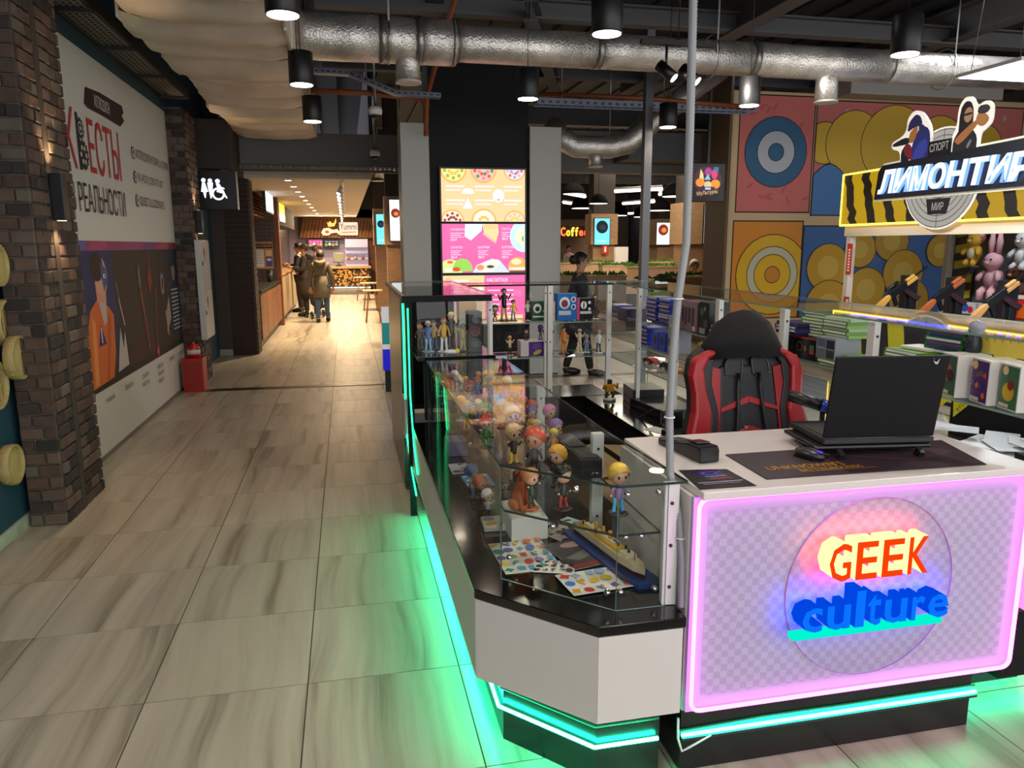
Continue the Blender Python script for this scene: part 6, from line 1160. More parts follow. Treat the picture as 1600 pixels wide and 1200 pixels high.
ctr = [(-.115, 1.2), (-.125, 1.0), (-.135, .8), (-.12, .5), (.12, .5), (.135, .8), (.125, 1.0), (.115, 1.2)]
slab(ctr, -.044, -.02, 'centre_panel', CN, .008)
for z, w in ((1.02, .125), (.885, .13), (.75, .13)):
    for s in (-1, 1): slab([(0, z+.045), (s*w, z-.01), (s*w, z-.028), (0, z+.012)][::-s], -.052, -.03, 'chevron', CR, .003)
slab([(-.03, .93), (-.012, .925), (-.02, .915)], -.0535, -.05, 'worn_patch', fm('#a89a70'), 0)
capm = MB().ring([(0, .075, 1.262), (0, .07, 1.34), (0, .07, 1.40), (0, .075, 1.44), (0, .08, 1.452)], [.2, .155, .12, .07, .01], 20)
capm.v = [(x*1.0, .07+(y-.07)*.55, z-.03*(abs(x)/.2)**2) for x, y, z in capm.v]; capm.build('headrest_cover', mat('cap_cloth', '#08080a', .9, bump=.3, bscale=40), ch)
MB().box((0, -.2, .48), (.5, .5, .1)).build('seat', CK, ch, bev=.03); MB().cyl((0, -.15, .1), (0, -.15, .43), .03, 12).build('gas_lift', DGREY, ch)
for k in range(5): a = PI/2+k*2*PI/5; q = MB().ring([(0, -.15, .1), (.28*math.cos(a), -.15+.28*math.sin(a), .065)], [.03, .02], 8).build('star_leg', fm('#101012'), ch); MB().ball((.28*math.cos(a), -.15+.28*math.sin(a), .03), (.025, .025, .03), nu=10, nv=6).build('castor', fm('#101012'), q)
for s in (-1, 1):
    q = MB().ring([(s*.29, -.06, .5), (s*.30, -.05, .68), (s*.29, -.12, .74)], .018, 8).build('armrest_post', fm('#0c0c0e'), ch); MB().bx((s*.29-.04, -.3, .74), (s*.29+.04, 0, .775)).build('armrest_pad', fm('#101014'), q, bev=.01)
# microphone arm between chair and laptop
t = thing('massage_gun', 'black hand tool with blue tip on a thin tripod beside the laptop', 'tool', (1.905, 2.52, 1.0)); t.location = (1.735, 2.46, 1.0)
MB().cyl((-.11, .06, .135), (-.01, 0, .105), .022, 14).build('handle', fm('#101014'), t); MB().cyl((-.01, 0, .105), (.03, -.02, .092), .025, 14).build('blue_tip', fm('#1a3a9a', .3), t); MB().cyl((0, 0, .09), (0, 0, .02), .01, 10).build('stem', fm('#0c0c0e'), t); t.name = 'handheld_tool'
for a in (.4, 2.6, 4.6): MB().cyl((0, 0, .03), (.05*math.cos(a), .04*math.sin(a), .003), .004, 6).build('tripod_leg', DGREY, t)
# ---------------------------------------------------------------- shooting gallery stand on the right
ST = thing('shooting_stand', 'white-framed shooting gallery stand with dark striped counter behind the right glass row', 'stand', (6.9, 6.8, 0))
FRM = mat('stand_frame', '#cfc6b8', .4); SB = fm('#1d1f2a')
MB().bx((6.2, 3.9, 0), (6.55, 8.5, .86)).build('counter_front', SB, ST, world=True); MB().bx((6.12, 3.9, .86), (6.75, 8.45, .898)).build('counter_top', fm('#15161c', .3), ST, world=True)
for k in range(6): y = 8.3-k*.75; MB().prism([(y, .05), (y-.25, .05), (y-.12, .82), (y+.13, .82)], 6.185, 6.199, fn=lambda u, v, w: (w, u, v)).build('yellow_stripe', fm('#b8b02a'), ST, world=True)
strip('blue_led', [(6.18, 4.0, .84), (6.18, 8.5, .84)], .012, '#2a30ff', 5, ST)
for x, y in ((6.22, 8.5), (7.68, 8.5), (7.68, 4.0)): MB().bx((x-.04, y-.04, 0), (x+.04, y+.04, 1.95)).build('corner_post', FRM, ST, world=True)
MB().bx((6.16, 3.9, 1.80), (6.26, 8.56, 1.93)).build('front_beam', FRM, ST, world=True); MB().bx((6.2, 8.46, 1.82), (7.7, 8.54, 1.93)).build('end_beam', FRM, ST, world=True); MB().bx((7.64, 3.9, 1.82), (7.72, 8.5, 1.93)).build('rear_beam', FRM, ST, world=True)
vpane('glass_pane', (6.26, 8.5), (7.64, 8.5), .9, 1.82, ST)
MB().bx((7.73, 3.9, 0), (7.78, 8.46, 1.82)).build('back_panel', fm('#50555e'), ST, world=True)
for k in range(5): z = .98+k*.2; MB().prism([(8.42, z), (8.12, z+.05), (8.12, z+.15), (8.42, z+.1)], 7.70, 7.718, fn=lambda u, v, w: (w, u, v)).build('hazard_stripe', fm('#b8b02a' if k % 2 else '#c0b82e'), ST, world=True)
MB().bx((7.705, 8.1, .9), (7.7199, 8.44, 1.82)).build('hazard_board', fm('#17181c'), ST, world=True)
t = thing('vertical_banner', 'narrow red vertical sticker banner on the corner post of the shooting stand', 'banner', (6.17, 8.44, 1.35)); MB().bx((0, -.04, -.02), (.008, .05, .36)).build('sheet', fm('#c8321c'), t); S = Print((6.169, 8.445, 1.35), (0, -1, 0), (0, 0, 1))
for k in range(8): S.rect(-.02, .02+k*.036, .02, .042+k*.036, '#e8dcd4', k > 0)
S.build('lettering', PRINT, t, world=True)
t = thing('red_sticker', 'small red and white sticker low on the stand corner post', 'sticker', (6.17, 8.44, .92)); MB().bx((0, -.05, 0), (.008, .05, .13)).build('sheet', fm('#c8381c'), t); MB().bx((-.002, -.04, .02), (0, 0, .1)).build('mark', fm('#d8d0c8'), t)
# sign board with neon frame, targets, cut-out shooters and lettering
SGN = thing('shooting_sign', 'big yellow and black hazard sign board with glowing blue-white lettering over the shooting stand', 'sign', (6.15, 6.8, 1.93)); MB().bx((6.12, 3.9, 1.935), (6.18, 8.59, 2.55)).build('board', fm('#c8a010'), SGN, world=True)
S = Print((6.118, 8.59, 1.935), (0, -1, 0), (0, 0, 1), step=.0003); S.clip = (0, 0, 4.7, .615); S.rect(0, 0, 4.7, .615, '#d8ac12')
for k in range(14):
    u = .12+k*.33; e = [(u+.13+rnd.uniform(-.02, .02)+(.0 if j % 2 else .02)-.16*j/8+.05, .615*j/8) for j in range(9)]; S.poly([(a-.14, b) for a, b in e[::-1]][::-1]+e[::-1], '#1a1612')
S.build('hazard_print', attr_mat('board_lit', .4, emit=.55), SGN, world=True)
strip('neon_frame', [(6.11, 3.9, 1.935), (6.11, 8.59, 1.935), (6.11, 8.59, 2.55), (6.11, 7.75, 2.56)], .012, '#ffcf4a', 3.2, SGN)
TG = MB().cyl((6.10, 6.95, 2.37), (6.085, 6.95, 2.37), .52, 48); TG.build('target_disc', mat('target_white', '#cfccc4', .4, emit=.25), SGN, world=True)
S = Print((6.083, 6.95, 2.37), (0, -1, 0), (0, 0, 1), step=.0003)
for k, r in enumerate((.50, .44, .38, .32, .26, .2)): S.ell(0, 0, r, r, '#4a4844', 40); S.ell(0, 0, r-.008, r-.008, '#cdc9c0', 40)
S.rect(-.004, -.5, .004, .5, '#4a4844'); S.poly([(-.13, -.36), (.13, -.36), (.17, -.2), (-.17, -.2)], '#15151a'); S.text('МИР', -.08, -.32, .08, -.24, '#d8d4cc', .03); S.build('target_print', attr_mat('target_lit', .4, emit=.5), SGN, world=True)
LB = [(7.9, 2.21), (7.86, 2.52), (7.80, 2.585), (5.4, 2.66), (5.4, 2.22)]
MB().prism(LB, 6.04, 6.08, fn=lambda u, v, w: (w, u, v)).build('letter_board', fm('#141820'), SGN, world=True)
MB().prism([(7.95, 2.19), (7.9, 2.545), (7.82, 2.61), (5.35, 2.69), (5.35, 2.19)], 6.075, 6.09, fn=lambda u, v, w: (w, u, v)).build('letter_board_edge', mat('edge_cream', '#c8c4b4', .4, emit=.3), SGN, world=True)
LW = emis('letter_icewhite', '#dcecff', 1.4); LWB = emis('letter_iceblue', '#7fb0ff', 1.1); x = 7.80
for ch in 'ЛИМОНТИР':
    w = .252; vs, fs = text_geo(ch, .035, .1); mb = MB(); sl = .05
    mb.v = [(6.0 if v[2] > 0 else 6.045, x-(v[0]*(w-.025))-sl*v[1], 2.265+v[1]*.26) for v in vs]
    for f in fs: fr = all(vs[i][2] > 0 for i in f); mb.f.append(list(f)); mb.m.append(0 if fr else 1); mb.s.append(False)
    mb.build('letter', [LW, LWB], SGN, world=True); x -= w
MB().bx((6.03, 6.80, 2.60), (6.045, 7.10, 2.755)).build('plate', fm('#121216'), SGN, world=True); S = Print((6.0295, 6.95, 2.60), (0, -1, 0), (0, 0, 1)); S.text('СПОРТ', -.125, .045, .13, .125, '#dcd8d0', .03, rot=.04); S.build('plate_lettering', _M['target_lit'], SGN, world=True)
def soft(p, n=2):
    for _ in range(n): p = [q for i in range(len(p)) for q in ((p[i][0]*.78+p[(i+1) % len(p)][0]*.22, p[i][1]*.78+p[(i+1) % len(p)][1]*.22), (p[i][0]*.22+p[(i+1) % len(p)][0]*.78, p[i][1]*.22+p[(i+1) % len(p)][1]*.78))]
    return p
def cutout(name, outline, y0, z0, layers, sc, x=6.05):
    pr = MB().prism([(y0-a*sc, z0+b*sc) for a, b in soft(outline)], x, x+.02, fn=lambda u, v, w: (w, u, v)); o = pr.build(name, mat('cut_white', '#d8d4ce', .4, emit=.25), SGN, world=True)
    S = Print((x-.001, y0, z0), (0, -1, 0), (0, 0, 1), step=.0003)
    for kind, c, p in layers:
        if kind == 'p': S.poly([(a*sc, b*sc) for a, b in soft(p, 1)], c)
        else: S.ell(p[0]*sc, p[1]*sc, p[2]*sc, p[3]*sc, c, 20)
    q = S.build('shooter_print', attr_mat('shooter_lit', .4, emit=.45), SGN, world=True)
cutout('shooter_cutout', [(-.2, 0), (-.22, .22), (-.4, .26), (-.42, .36), (-.2, .42), (-.12, .5), (-.12, .66), (.0, .76), (.16, .72), (.28, .6), (.38, .45), (.42, .0)], 7.38, 2.55, [('p', '#14161e', [(-.18, .02), (-.2, .2), (-.1, .32), (.0, .02)]), ('p', '#15161c', [(-.38, .29), (-.39, .335), (-.16, .4), (-.02, .38), (-.02, .3)]), ('p', '#28307a', [(.0, .02), (.02, .3), (.14, .5), (.28, .5), (.36, .4), (.38, .02)]), ('p', '#8a2030', [(-.16, .2), (-.1, .32), (.0, .28), (.06, .12), (.02, .05)]), ('p', '#3a4ab0', [(.02, .02), (.1, .25), (.28, .35), (.34, .2), (.2, .02)]), ('p', '#c07a3a', [(-.04, .3), (-.06, .44), (.06, .54), (.12, .5), (.06, .32)]), ('p', '#22265a', [(-.1, .46), (-.08, .6), (.04, .7), (.14, .66), (.2, .54), (.1, .52), (.04, .52)]), ('p', '#2a3068', [(.12, .56), (.24, .52), (.26, .42), (.14, .4)])], .75)
cutout('shooter_cutout', [(-.22, 0), (-.22, .26), (-.14, .4), (-.14, .66), (-.04, .78), (.1, .76), (.18, .62), (.34, .68), (.46, .6), (.46, .38), (.36, .3), (.28, .26), (.28, 0)], 6.66, 2.57, [('p', '#23242c', [(-.18, .02), (-.18, .22), (-.08, .36), (.14, .34), (.24, .22), (.24, .02)]), ('p', '#1a1516', [(-.1, .2), (-.1, .62), (-.02, .72), (.08, .7), (.14, .58), (.14, .3)]), ('e', '#d09a78', (.05, .53, .075, .1)), ('p', '#d0854a', [(-.16, .2), (-.12, .26), (.2, .46), (.26, .4), (-.06, .14)]), ('p', '#d88f54', [(.18, .44), (.22, .54), (.36, .5), (.42, .42), (.34, .34), (.24, .36)]), ('p', '#3a3c42', [(.2, .52), (.22, .62), (.36, .62), (.42, .56), (.36, .5)]), ('p', '#20181a', [(-.04, .55), (.12, .56), (.12, .53), (-.04, .52)]), ('p', '#9a9aa0', [(.06, .1), (.12, .2), (.16, .19), (.1, .08)])], .72)
# toy rifles resting on the counter, muzzles up
def rifle(y, wood, label, scope=False):
    t = thing('toy_rifle', label, 'rifle', (6.36, y, .899), 0); WD = fm(wood, .4); BK = fm('#14161c', .35)
    A = rotm(0, -.58, 0)
    def bx(mb, a, b, m=0):
        c = Vector([(p+q)/2 for p, q in zip(a, b)]); return mb.box(A @ c+Vector((-.33, 0, .03)), [abs(q-p) for p, q in zip(a, b)], m, rot=A)
    pr = [(0, -.05), (.0, .04), (.2, .065), (.26, .06), (.26, .02), (.2, .0)]
    MB().prism(pr, -.022, .022, fn=lambda u, v, w: tuple(A @ Vector((u, w, v))+Vector((-.33, 0, .03)))).build('stock', WD, t, bev=.006)
    bx(MB(), (.25, -.024, .0), (.50, .024, .085)).build('receiver', BK, t, bev=.004); bx(bx(MB(), (.50, -.024, .015), (.66, .024, .055)), (.52, -.02, .06), (.64, .02, .09)).build('handguard', WD, t, bev=.006)
    b = bx(bx(MB(), (.5, -.008, .055), (.84, .008, .072)), (.78, -.006, .06), (.8, .006, .11)); b.build('barrel', BK, t); bx(MB(), (.36, -.01, .085), (.4, .01, .1)).build('rear_sight', BK, t)
    MB().prism([(.42, .0), (.48, .0), (.56, -.14), (.60, -.2), (.54, -.22), (.49, -.15)], -.015, .015, fn=lambda u, v, w: tuple(A @ Vector((u, w, v))+Vector((-.33, 0, .03)))).build('magazine', fm('#3a2228', .4), t, bev=.004)
    MB().prism([(.27, .0), (.32, .0), (.30, -.11), (.255, -.11)], -.014, .014, fn=lambda u, v, w: tuple(A @ Vector((u, w, v))+Vector((-.33, 0, .03)))).build('pistol_grip', BK, t, bev=.004); bx(MB(), (.33, -.004, -.035), (.40, .004, -.03)).build('trigger_guard', BK, t)
    if scope: b = MB(); b.cyl(A @ Vector((.24, 0, .125))+Vector((-.33, 0, .03)), A @ Vector((.42, 0, .125))+Vector((-.33, 0, .03)), .02, 12); bx(b, (.3, -.01, .085), (.36, .01, .11)); b.build('scope', BK, t)
    MB().bx((.10, .035, 0), (.26, .14, .44)).bx((.14, .0, 0), (.2, .04, .2)).build('holder_block', fm('#17191f'), t, bev=.004); return t
rifle(7.72, '#d0a04a', 'toy rifle with pale yellow wood and a scope, farthest on the counter', True); rifle(7.02, '#a85a30', 'toy rifle with reddish wood, middle of the counter'); rifle(6.33, '#c8955a', 'toy rifle with light tan wood, nearest the picture edge')
t = thing('orange_toy_gun', 'orange toy pistol in a red and white box on the gallery counter', 'toy gun', (7.0, 6.55, .905)); MB().bx((-.02, -.2, 0), (.05, .2, .26)).build('box', fm('#b82a24'), t); MB().prism([(-.16, .16), (.12, .18), (.14, .12), (-.02, .1), (-.05, .02), (-.14, .02), (-.12, .12)], -.035, -.021, fn=lambda u, v, w: (w, -u, v)).build('pistol', fm('#d8641a'), t); MB().bx((-.022, -.2, .22), (-.02, .2, .26)).build('white_band', fm('#d8d8e0'), t); t.name = 'toy_pistol'
t = thing('prize_box', 'small white prize box with blue and red print between the rifles', 'box', (7.05, 7.4, .905)); MB().bx((-.03, -.14, 0), (.03, .14, .13)).build('carton', fm('#c8c8d0'), t); MB().cyl((-.031, .05, .07), (-.032, .05, .07), .05, 16).build('blue_disc', fm('#2a5ab8'), t); MB().cyl((-.031, -.03, .05), (-.032, -.03, .05), .04, 16).build('red_disc', fm('#c82a3a'), t)
# plush prizes on the back panel
def plush(y, z, body, belly, label, kind, sc=1.0):
    t = thing('plush_toy', label, 'plush toy', (7.58, y, z)); F = mat('plush'+body, body, .95, bump=.5, bscale=90); G = mat('plush'+belly, belly, .95)
    MB().ball((0, 0, .15*sc), (.10*sc, .12*sc, .15*sc), nu=16, nv=10).build('body', F, t); MB().ball((-.03*sc, 0, .36*sc), (.10*sc, .125*sc, .115*sc), nu=16, nv=10).build('head', F, t); MB().ball((-.075*sc, 0, .14*sc), (.04*sc, .075*sc, .09*sc), nu=12, nv=8).build('belly', G, t)
    for s in (-1, 1):
        MB().ring([(-.04*sc, s*.09*sc, .23*sc), (-.08*sc, s*.15*sc, .16*sc), (-.1*sc, s*.15*sc, .12*sc)], [.035*sc, .04*sc, .03*sc], 8).build('arm', F, t); MB().ring([(-.03*sc, s*.06*sc, .04*sc), (-.1*sc, s*.08*sc, -.02*sc), (-.1*sc, s*.08*sc, -.12*sc if kind == 'rabbit' else -.05*sc)], [.05*sc, .05*sc, .045*sc], 8).build('leg', F, t); MB().ball((-.12*sc, s*.05*sc, .39*sc), .013*sc, nu=8, nv=6).build('eye', fm('#101010', .2), t)
        if kind == 'rabbit': MB().ring([(-.02*sc, s*.05*sc, .44*sc), (-.02*sc, s*.06*sc, .6*sc), (-.02*sc, s*.055*sc, .72*sc)], [.03*sc, .04*sc, .02*sc], 8).build('ear', F, t)
        elif kind == 'hood': MB().ball((.0, s*.1*sc, .44*sc), .05*sc, nu=10, nv=8).build('hood_ear', G, t)
        else: MB().ball((-.01*sc, s*.09*sc, .46*sc), .045*sc, nu=10, nv=8).build('ear', F, t)
    if kind == 'hood': MB().ball((.02*sc, 0, .39*sc), (.11*sc, .14*sc, .12*sc), nu=16, nv=10).build('hood', mat('plush_pink', '#c8607a', .95), t)
    MB().ball((-.13*sc, 0, .345*sc), (.02*sc, .03*sc, .02*sc), nu=8, nv=6).build('snout', G, t)
plush(7.98, 1.48, '#d8b03a', '#e0d8c8', 'yellow plush with pink hood hanging highest on the back panel', 'hood', .75); plush(7.66, 1.15, '#d8a8b4', '#d0a0ac', 'pale pink plush rabbit with long ears and dangling legs', 'rabbit', .95); plush(7.28, 1.45, '#c8ccd0', '#d8dce0', 'white plush at the upper right edge of the prize wall', 'bear', .8); plush(7.32, 1.02, '#4a2c20', '#a8845a', 'brown plush dog with tan muzzle at the right edge of the prize wall', 'bear', .95)
for y, z in ((7.98, 1.44), (7.66, 1.1), (7.28, 1.4), (7.32, .98)): MB().bx((7.6, y-.06, z-.02), (7.72, y+.06, z)).build('prize_peg', METAL, ST, world=True)
# ---------------------------------------------------------------- people
def skin(name, V, E, m, parent, lv=2):
    me = bpy.data.meshes.new(name); me.from_pydata([v[0] for v in V], E, []); me.materials.append(m); o = bpy.data.objects.new(name, me); _link(o, parent)
    md = o.modifiers.new('skin', 'SKIN'); md.use_smooth_shade = True
    if not me.skin_vertices: 
        bm = bmesh.new(); bm.from_mesh(me); bm.verts.layers.skin.verify(); bm.to_mesh(me); bm.free()
    for i, v in enumerate(V):
        r = v[1]; me.skin_vertices[0].data[i].radius = (r, r) if not hasattr(r, '__len__') else r; me.skin_vertices[0].data[i].use_root = (i == 0)
    s = o.modifiers.new('sub', 'SUBSURF'); s.levels = lv; s.render_levels = lv; return o
def person(x, y, z, rz, h, label, coat, trousers, hair, coatlen='hip', arms='down', legs='stand', hairstyle='short', skinc='#b98868', shoes='#15130f', hood=None, glasses=False):
    """figure facing -y at rz=0; proportions from the standing height h"""
    t = thing('person', label, 'person', (x, y, z), rz); k = h/1.75; SK = mat('skin'+skinc, skinc, .55)
    def v(a, b, c): return (a*k, b*k, c*k)
    hips = {'stand': ((-.09, 0), (.09, 0)), 'walk': ((-.09, -.16), (.09, .18)), 'sit': ((-.09, -.42), (.09, -.42))}[legs]
    hz = .92 if legs != 'sit' else .52
    sh = hz+.50; V = [(v(0, 0, hz), .12*k), (v(0, 0, hz+.25), .115*k), (v(0, .01, sh-.08), .125*k), (v(0, 0, sh+.05), .055*k), (v(0, -.015, sh+.10), .06*k), (v(0, -.03, sh+.175), (.082*k, .095*k)), (v(0, -.02, sh+.265), (.07*k, .08*k))]
    E = [(0, 1), (1, 2), (2, 3), (3, 4), (4, 5), (5, 6)]
    AV, AE = [], []; hands = []
    for s in (-1, 1):
        if arms == 'down' or (arms == 'mix' and s < 0): el, wr, ha = (s*.26, .02, sh-.33), (s*.27, -.06, sh-.58), (s*.27, -.09, sh-.68)
        elif arms == 'swing': el, wr, ha = (s*.25, s*.10, sh-.31), (s*.26, s*.14-.1, sh-.55), (s*.26, s*.16-.13, sh-.64)
        else: el, wr, ha = (s*.25, -.05, sh-.30), (s*.16, -.30, sh-.24), (s*.13, -.38, sh-.22)
        AV.append([(v(s*.17, 0, sh-.04), .06*k), (v(*el), .045*k), (v(*wr), .032*k), (v(*ha), (.025*k, .04*k))]); hands.append((Vector(v(*wr)), Vector(v(*ha))))
        i = len(V); V += AV[-1]; E += [(2, i), (i, i+1), (i+1, i+2), (i+2, i+3)]
    LV = []
    for s, (fx, fy) in zip((-1, 1), hips):
        if legs == 'sit': P_ = [(s*.09, -.05, hz-.02), (s*.1, fy, hz), (s*.1, fy-.02, .1), (s*.1, fy-.16, .05)]
        else: P_ = [(s*.09, 0, hz-.06), (s*.095, fy*.45-.02, .5), (s*.095, fy, .09), (s*.1, fy-.15, .045)]
        LV.append([(v(*P_[0]), .085*k), (v(*P_[1]), .06*k), (v(*P_[2]), .04*k), (v(*P_[3]), (.04*k, .03*k))]); i = len(V); V += LV[-1]; E += [(0, i), (i, i+1), (i+1, i+2), (i+2, i+3)]
    body = skin('body', V, E, SK, t)
    # clothing
    CV = [(v(0, 0, hz+.0), .155*k), (v(0, 0, hz+.25), .15*k), (v(0, .01, sh-.06), .155*k), (v(0, .0, sh+.04), .08*k)]; CE = [(0, 1), (1, 2), (2, 3)]
    for av in AV:
        i = len(CV); CV += [(p, r*1.45) for p, r in av[:3]]; CE += [(2, i), (i, i+1), (i+1, i+2)]
    cl = mat('cloth'+coat, coat, .8, noise=.18, nscale=7, bump=.3, bscale=9); skin('jacket', CV, CE, cl, t)
    if coatlen != 'hip':
        lo = .42 if coatlen == 'knee' else .6
        MB().ring([v(0, 0, hz+.2), v(0, 0, hz), v(0, .01, (hz+lo)/2), v(0, .01, lo)], [.165*k, .19*k, .205*k, .2*k], 20).build('coat_skirt', cl, t)
    TV = [(v(0, 0, hz), .13*k)]; TE = []
    for lv_ in LV:
        i = len(TV); TV += [(p, r*1.3) for p, r in lv_[:3]]; TE += [(0, i), (i, i+1), (i+1, i+2)]
    skin('trousers', TV, TE, mat('cloth'+trousers, trousers, .8), t)
    for lv_ in LV:
        a, b = Vector(lv_[2][0]), Vector(lv_[3][0]); MB().ring([a+Vector((0, .03*k, -.045*k)), a+Vector((0, -.02*k, -.03*k)), b+Vector((0, -.0, -.0)), b+Vector((0, -.07*k, -.01*k))], [.045*k, .055*k, .05*k, .028*k], 10).build('shoe', fm(shoes), t)
    for wr, ha in hands:
        d = (ha-wr).normalized(); sd = d.cross(Vector((0, 1, .3))).normalized(); mb = MB()
        for j, (o_, L) in enumerate(((-.03, .055), (-.01, .07), (.01, .068), (.03, .052))): b0 = ha+sd*o_*k; mb.ring([b0, b0+d*L*.55*k, b0+d*L*.85*k+Vector((0, -.02*k, 0))], [.010*k, .009*k, .007*k], 6)
        mb.ring([wr.lerp(ha, .5)+sd*.03*k, ha+sd*.06*k-d*.01*k, ha+sd*.055*k+d*.03*k], [.013*k, .011*k, .008*k], 6); mb.build('fingers', SK, t)
    hc = Vector(v(0, -.025, sh+.20)); mb = MB()
    for s in (-1, 1): mb.ball(hc+Vector((s*.032, -.082, .005))*k, .011*k, 0, 8, 6)
    mb.build('eyes', fm('#1a1512', .2), t); mb = MB(); mb.ring([hc+Vector((0, -.085, .01))*k, hc+Vector((0, -.108, -.03))*k, hc+Vector((0, -.09, -.04))*k], [.010*k, .016*k, .012*k], 8)
    for s in (-1, 1): mb.ball(hc+Vector((s*.083, .01, -.015))*k, (.014*k, .022*k, .034*k), 0, 8, 6)
    mb.build('nose_and_ears', SK, t); MB().ring([hc+Vector((-.025, -.083, -.065))*k, hc+Vector((0, -.09, -.066))*k, hc+Vector((.025, -.083, -.065))*k], .006*k, 6).build('mouth', fm('#7a3a34'), t)
    if hairstyle != 'bald':
        H = fm(hair, .6); vs = []; nu, nv = 18, 10
        for i in range(nv+1):
            for j in range(nu):
                a = 2*PI*j/nu; fr = max(0, -math.sin(a)); th = PI*i/nv*(.68-.36*fr); vs.append(hc+Vector((.098*math.sin(th)*math.cos(a), .015+.112*math.sin(th)*math.sin(a), .02+.115*math.cos(th)))*k)
        hm = MB().add(vs, [(i*nu+j, i*nu+(j+1) % nu, (i+1)*nu+(j+1) % nu, (i+1)*nu+j) for i in range(nv) for j in range(nu)], 0, True)
        if hairstyle == 'bun': hm.ball(hc+Vector((0, .12, .02))*k, (.06*k, .06*k, .065*k))
        hm.build('hair', H, t)
    if hood: MB().ring([v(-.11, .03, sh+.06), v(-.07, .1, sh+.03), v(0, .14, sh+.0), v(.07, .1, sh+.03), v(.11, .03, sh+.06)], [.04*k, .06*k, .075*k, .06*k, .04*k], 10).build('hood', mat('cloth'+hood, hood, .8), t)
    if glasses:
        mb = MB()
        for s in (-1, 1): mb.ring([hc+Vector((s*.034+.026*math.cos(q*PI/6), -.096, .004+.02*math.sin(q*PI/6)))*k for q in range(12)], .003*k, 5, closed=True)
        mb.build('glasses', fm('#151515'), t)
    return t
person(-.56, 17.66, 0, PI-.1, 1.62, 'person in a long olive hooded coat and blue jeans walking away down the corridor', '#5c5340', '#3a5270', '#241c18', 'thigh', 'down', 'walk', hood='#665c48')
person(-.98, 19.3, 0, -PI/2, 1.76, 'person in a long dark brown quilted coat waiting at the beige counter', '#2e2420', '#1a1816', '#3a261c', 'knee', 'fwd', 'stand', hood='#2a211d')
person(-1.18, 20.6, 0, -PI/2-.2, 1.80, 'person in a black jacket at the beige counter, farthest left in the queue', '#17181b', '#1c1c1e', '#1c1613', 'hip', 'fwd', 'stand')
person(-.80, 21.8, 0, PI/2+.6, 1.74, 'person in a grey-violet jacket standing behind the queue, facing the kitchen', '#5c5664', '#24242a', '#3a2a20', 'hip', 'down', 'stand')
person(2.96, 9.45, 0, PI/2-.2, 1.62, 'person with dark hair in a bun and charcoal clothes walking past behind the glass row', '#24272b', '#131314', '#14100e', 'thigh', 'swing', 'walk', 'bun', skinc='#b58a70')
person(6.56, 13.6, .12, -.2, 1.70, 'seated grey-haired person with glasses and pale blue shirt behind the dark partition', '#8f9fb4', '#2a2c30', '#a8a49c', 'hip', 'fwd', 'sit', glasses=True, skinc='#c09074')
person(7.1, 14.0, .08, -1.2, 1.66, 'seated bald person in a yellow top behind the dark partition, next to the grey-haired one', '#c08a2a', '#2a2c30', '#000000', 'hip', 'fwd', 'sit', 'bald', skinc='#c0886a')
person(8.45, 28.45, .0, .3, 1.70, 'server in a pale pink shirt with dark hair behind the far coffee bar', '#c0a8a4', '#1c1c1e', '#1a1210', 'hip', 'fwd', 'stand', skinc='#c09078')
for x, y, w, l in ((6.56, 13.67, .5, 'dark chair under the grey-haired diner'), (7.1, 14.07, .5, 'dark chair under the bald diner')):
    t = thing('dining_chair', l, 'chair', (x, y, 0)); MB().bx((-.22, -.22, .46), (.22, .22, .50)).build('seat', DGREY, t); MB().bx((-.22, .22, .5), (.22, .25, .9)).build('backrest', DGREY, t)
    for a in (-.19, .19):
        for b in (-.19, .19): MB().cyl((a, b, 0), (a, b, .46), .015, 8).build('leg', BLACK, t)
t = thing('pushchair', 'dark folded pushchair behind the person in the olive coat', 'pushchair', (-.72, 18.7, 0), .3); MB().ring([(-.05, -.25, .25), (0, .1, .35), (0, .3, .75), (0, .32, .95)], .02, 8).build('frame', DGREY, t); MB().ring([(0, -.2, .3), (0, 0, .4), (0, .15, .6)], [.1, .16, .14], 12).build('seat', fm('#16161a'), t)
for a in (-.2, .2):
    for b in (-.25, .2): MB().cyl((a-.02, b, .09), (a+.02, b, .09), .09, 14).build('wheel', fm('#101010'), t)
MB().bx((-.2, -.26, .08), (.2, -.24, .1)).build('axle', DGREY, t); MB().bx((-.2, .19, .08), (.2, .21, .1)).build('axle', DGREY, t); MB().bx((-.02, -.25, .1), (.02, -.05, .3)).build('strut', DGREY, t); MB().bx((-.02, .02, .1), (.02, .2, .35)).build('strut', DGREY, t)
# ---------------------------------------------------------------- ducts and hanging lamps
FOIL = mat('foil_silver', '#cbc7c0', .25, .8, bump=.8, bscale=60, noise=.25, nscale=5); FOIL2 = mat('foil_seam', '#8f8b85', .3, .85, bump=.4, bscale=60)
t = thing('spiral_duct', 'long foil-wrapped silver air duct crossing under the ceiling', 'duct', (4, 7.2, 3.50)); segs = [-.34, .4, .72, 1.05, 2.4, 4.0, 5.5, 7.2, 9.4, 12.9]
for i, (a, b) in enumerate(zip(segs, segs[1:])):
    r0 = .195 if b <= 1.06 else .158; mb = MB().ring([(a+.004, 7.2, 3.50), (a+.1, 7.2, 3.50+.002), ((a+b)/2, 7.2, 3.50-.003), (b-.004, 7.2, 3.50)], [r0, r0*1.01, r0*.99, r0], 24)
    mb.build('duct_section', FOIL, t, world=True)
    MB().ring([(b-.03, 7.2, 3.50), (b+.03, 7.2, 3.50)], [r0*1.025, (.158 if b >= 1.04 else r0)*1.025], 24).build('joint_band', FOIL2, t, world=True)
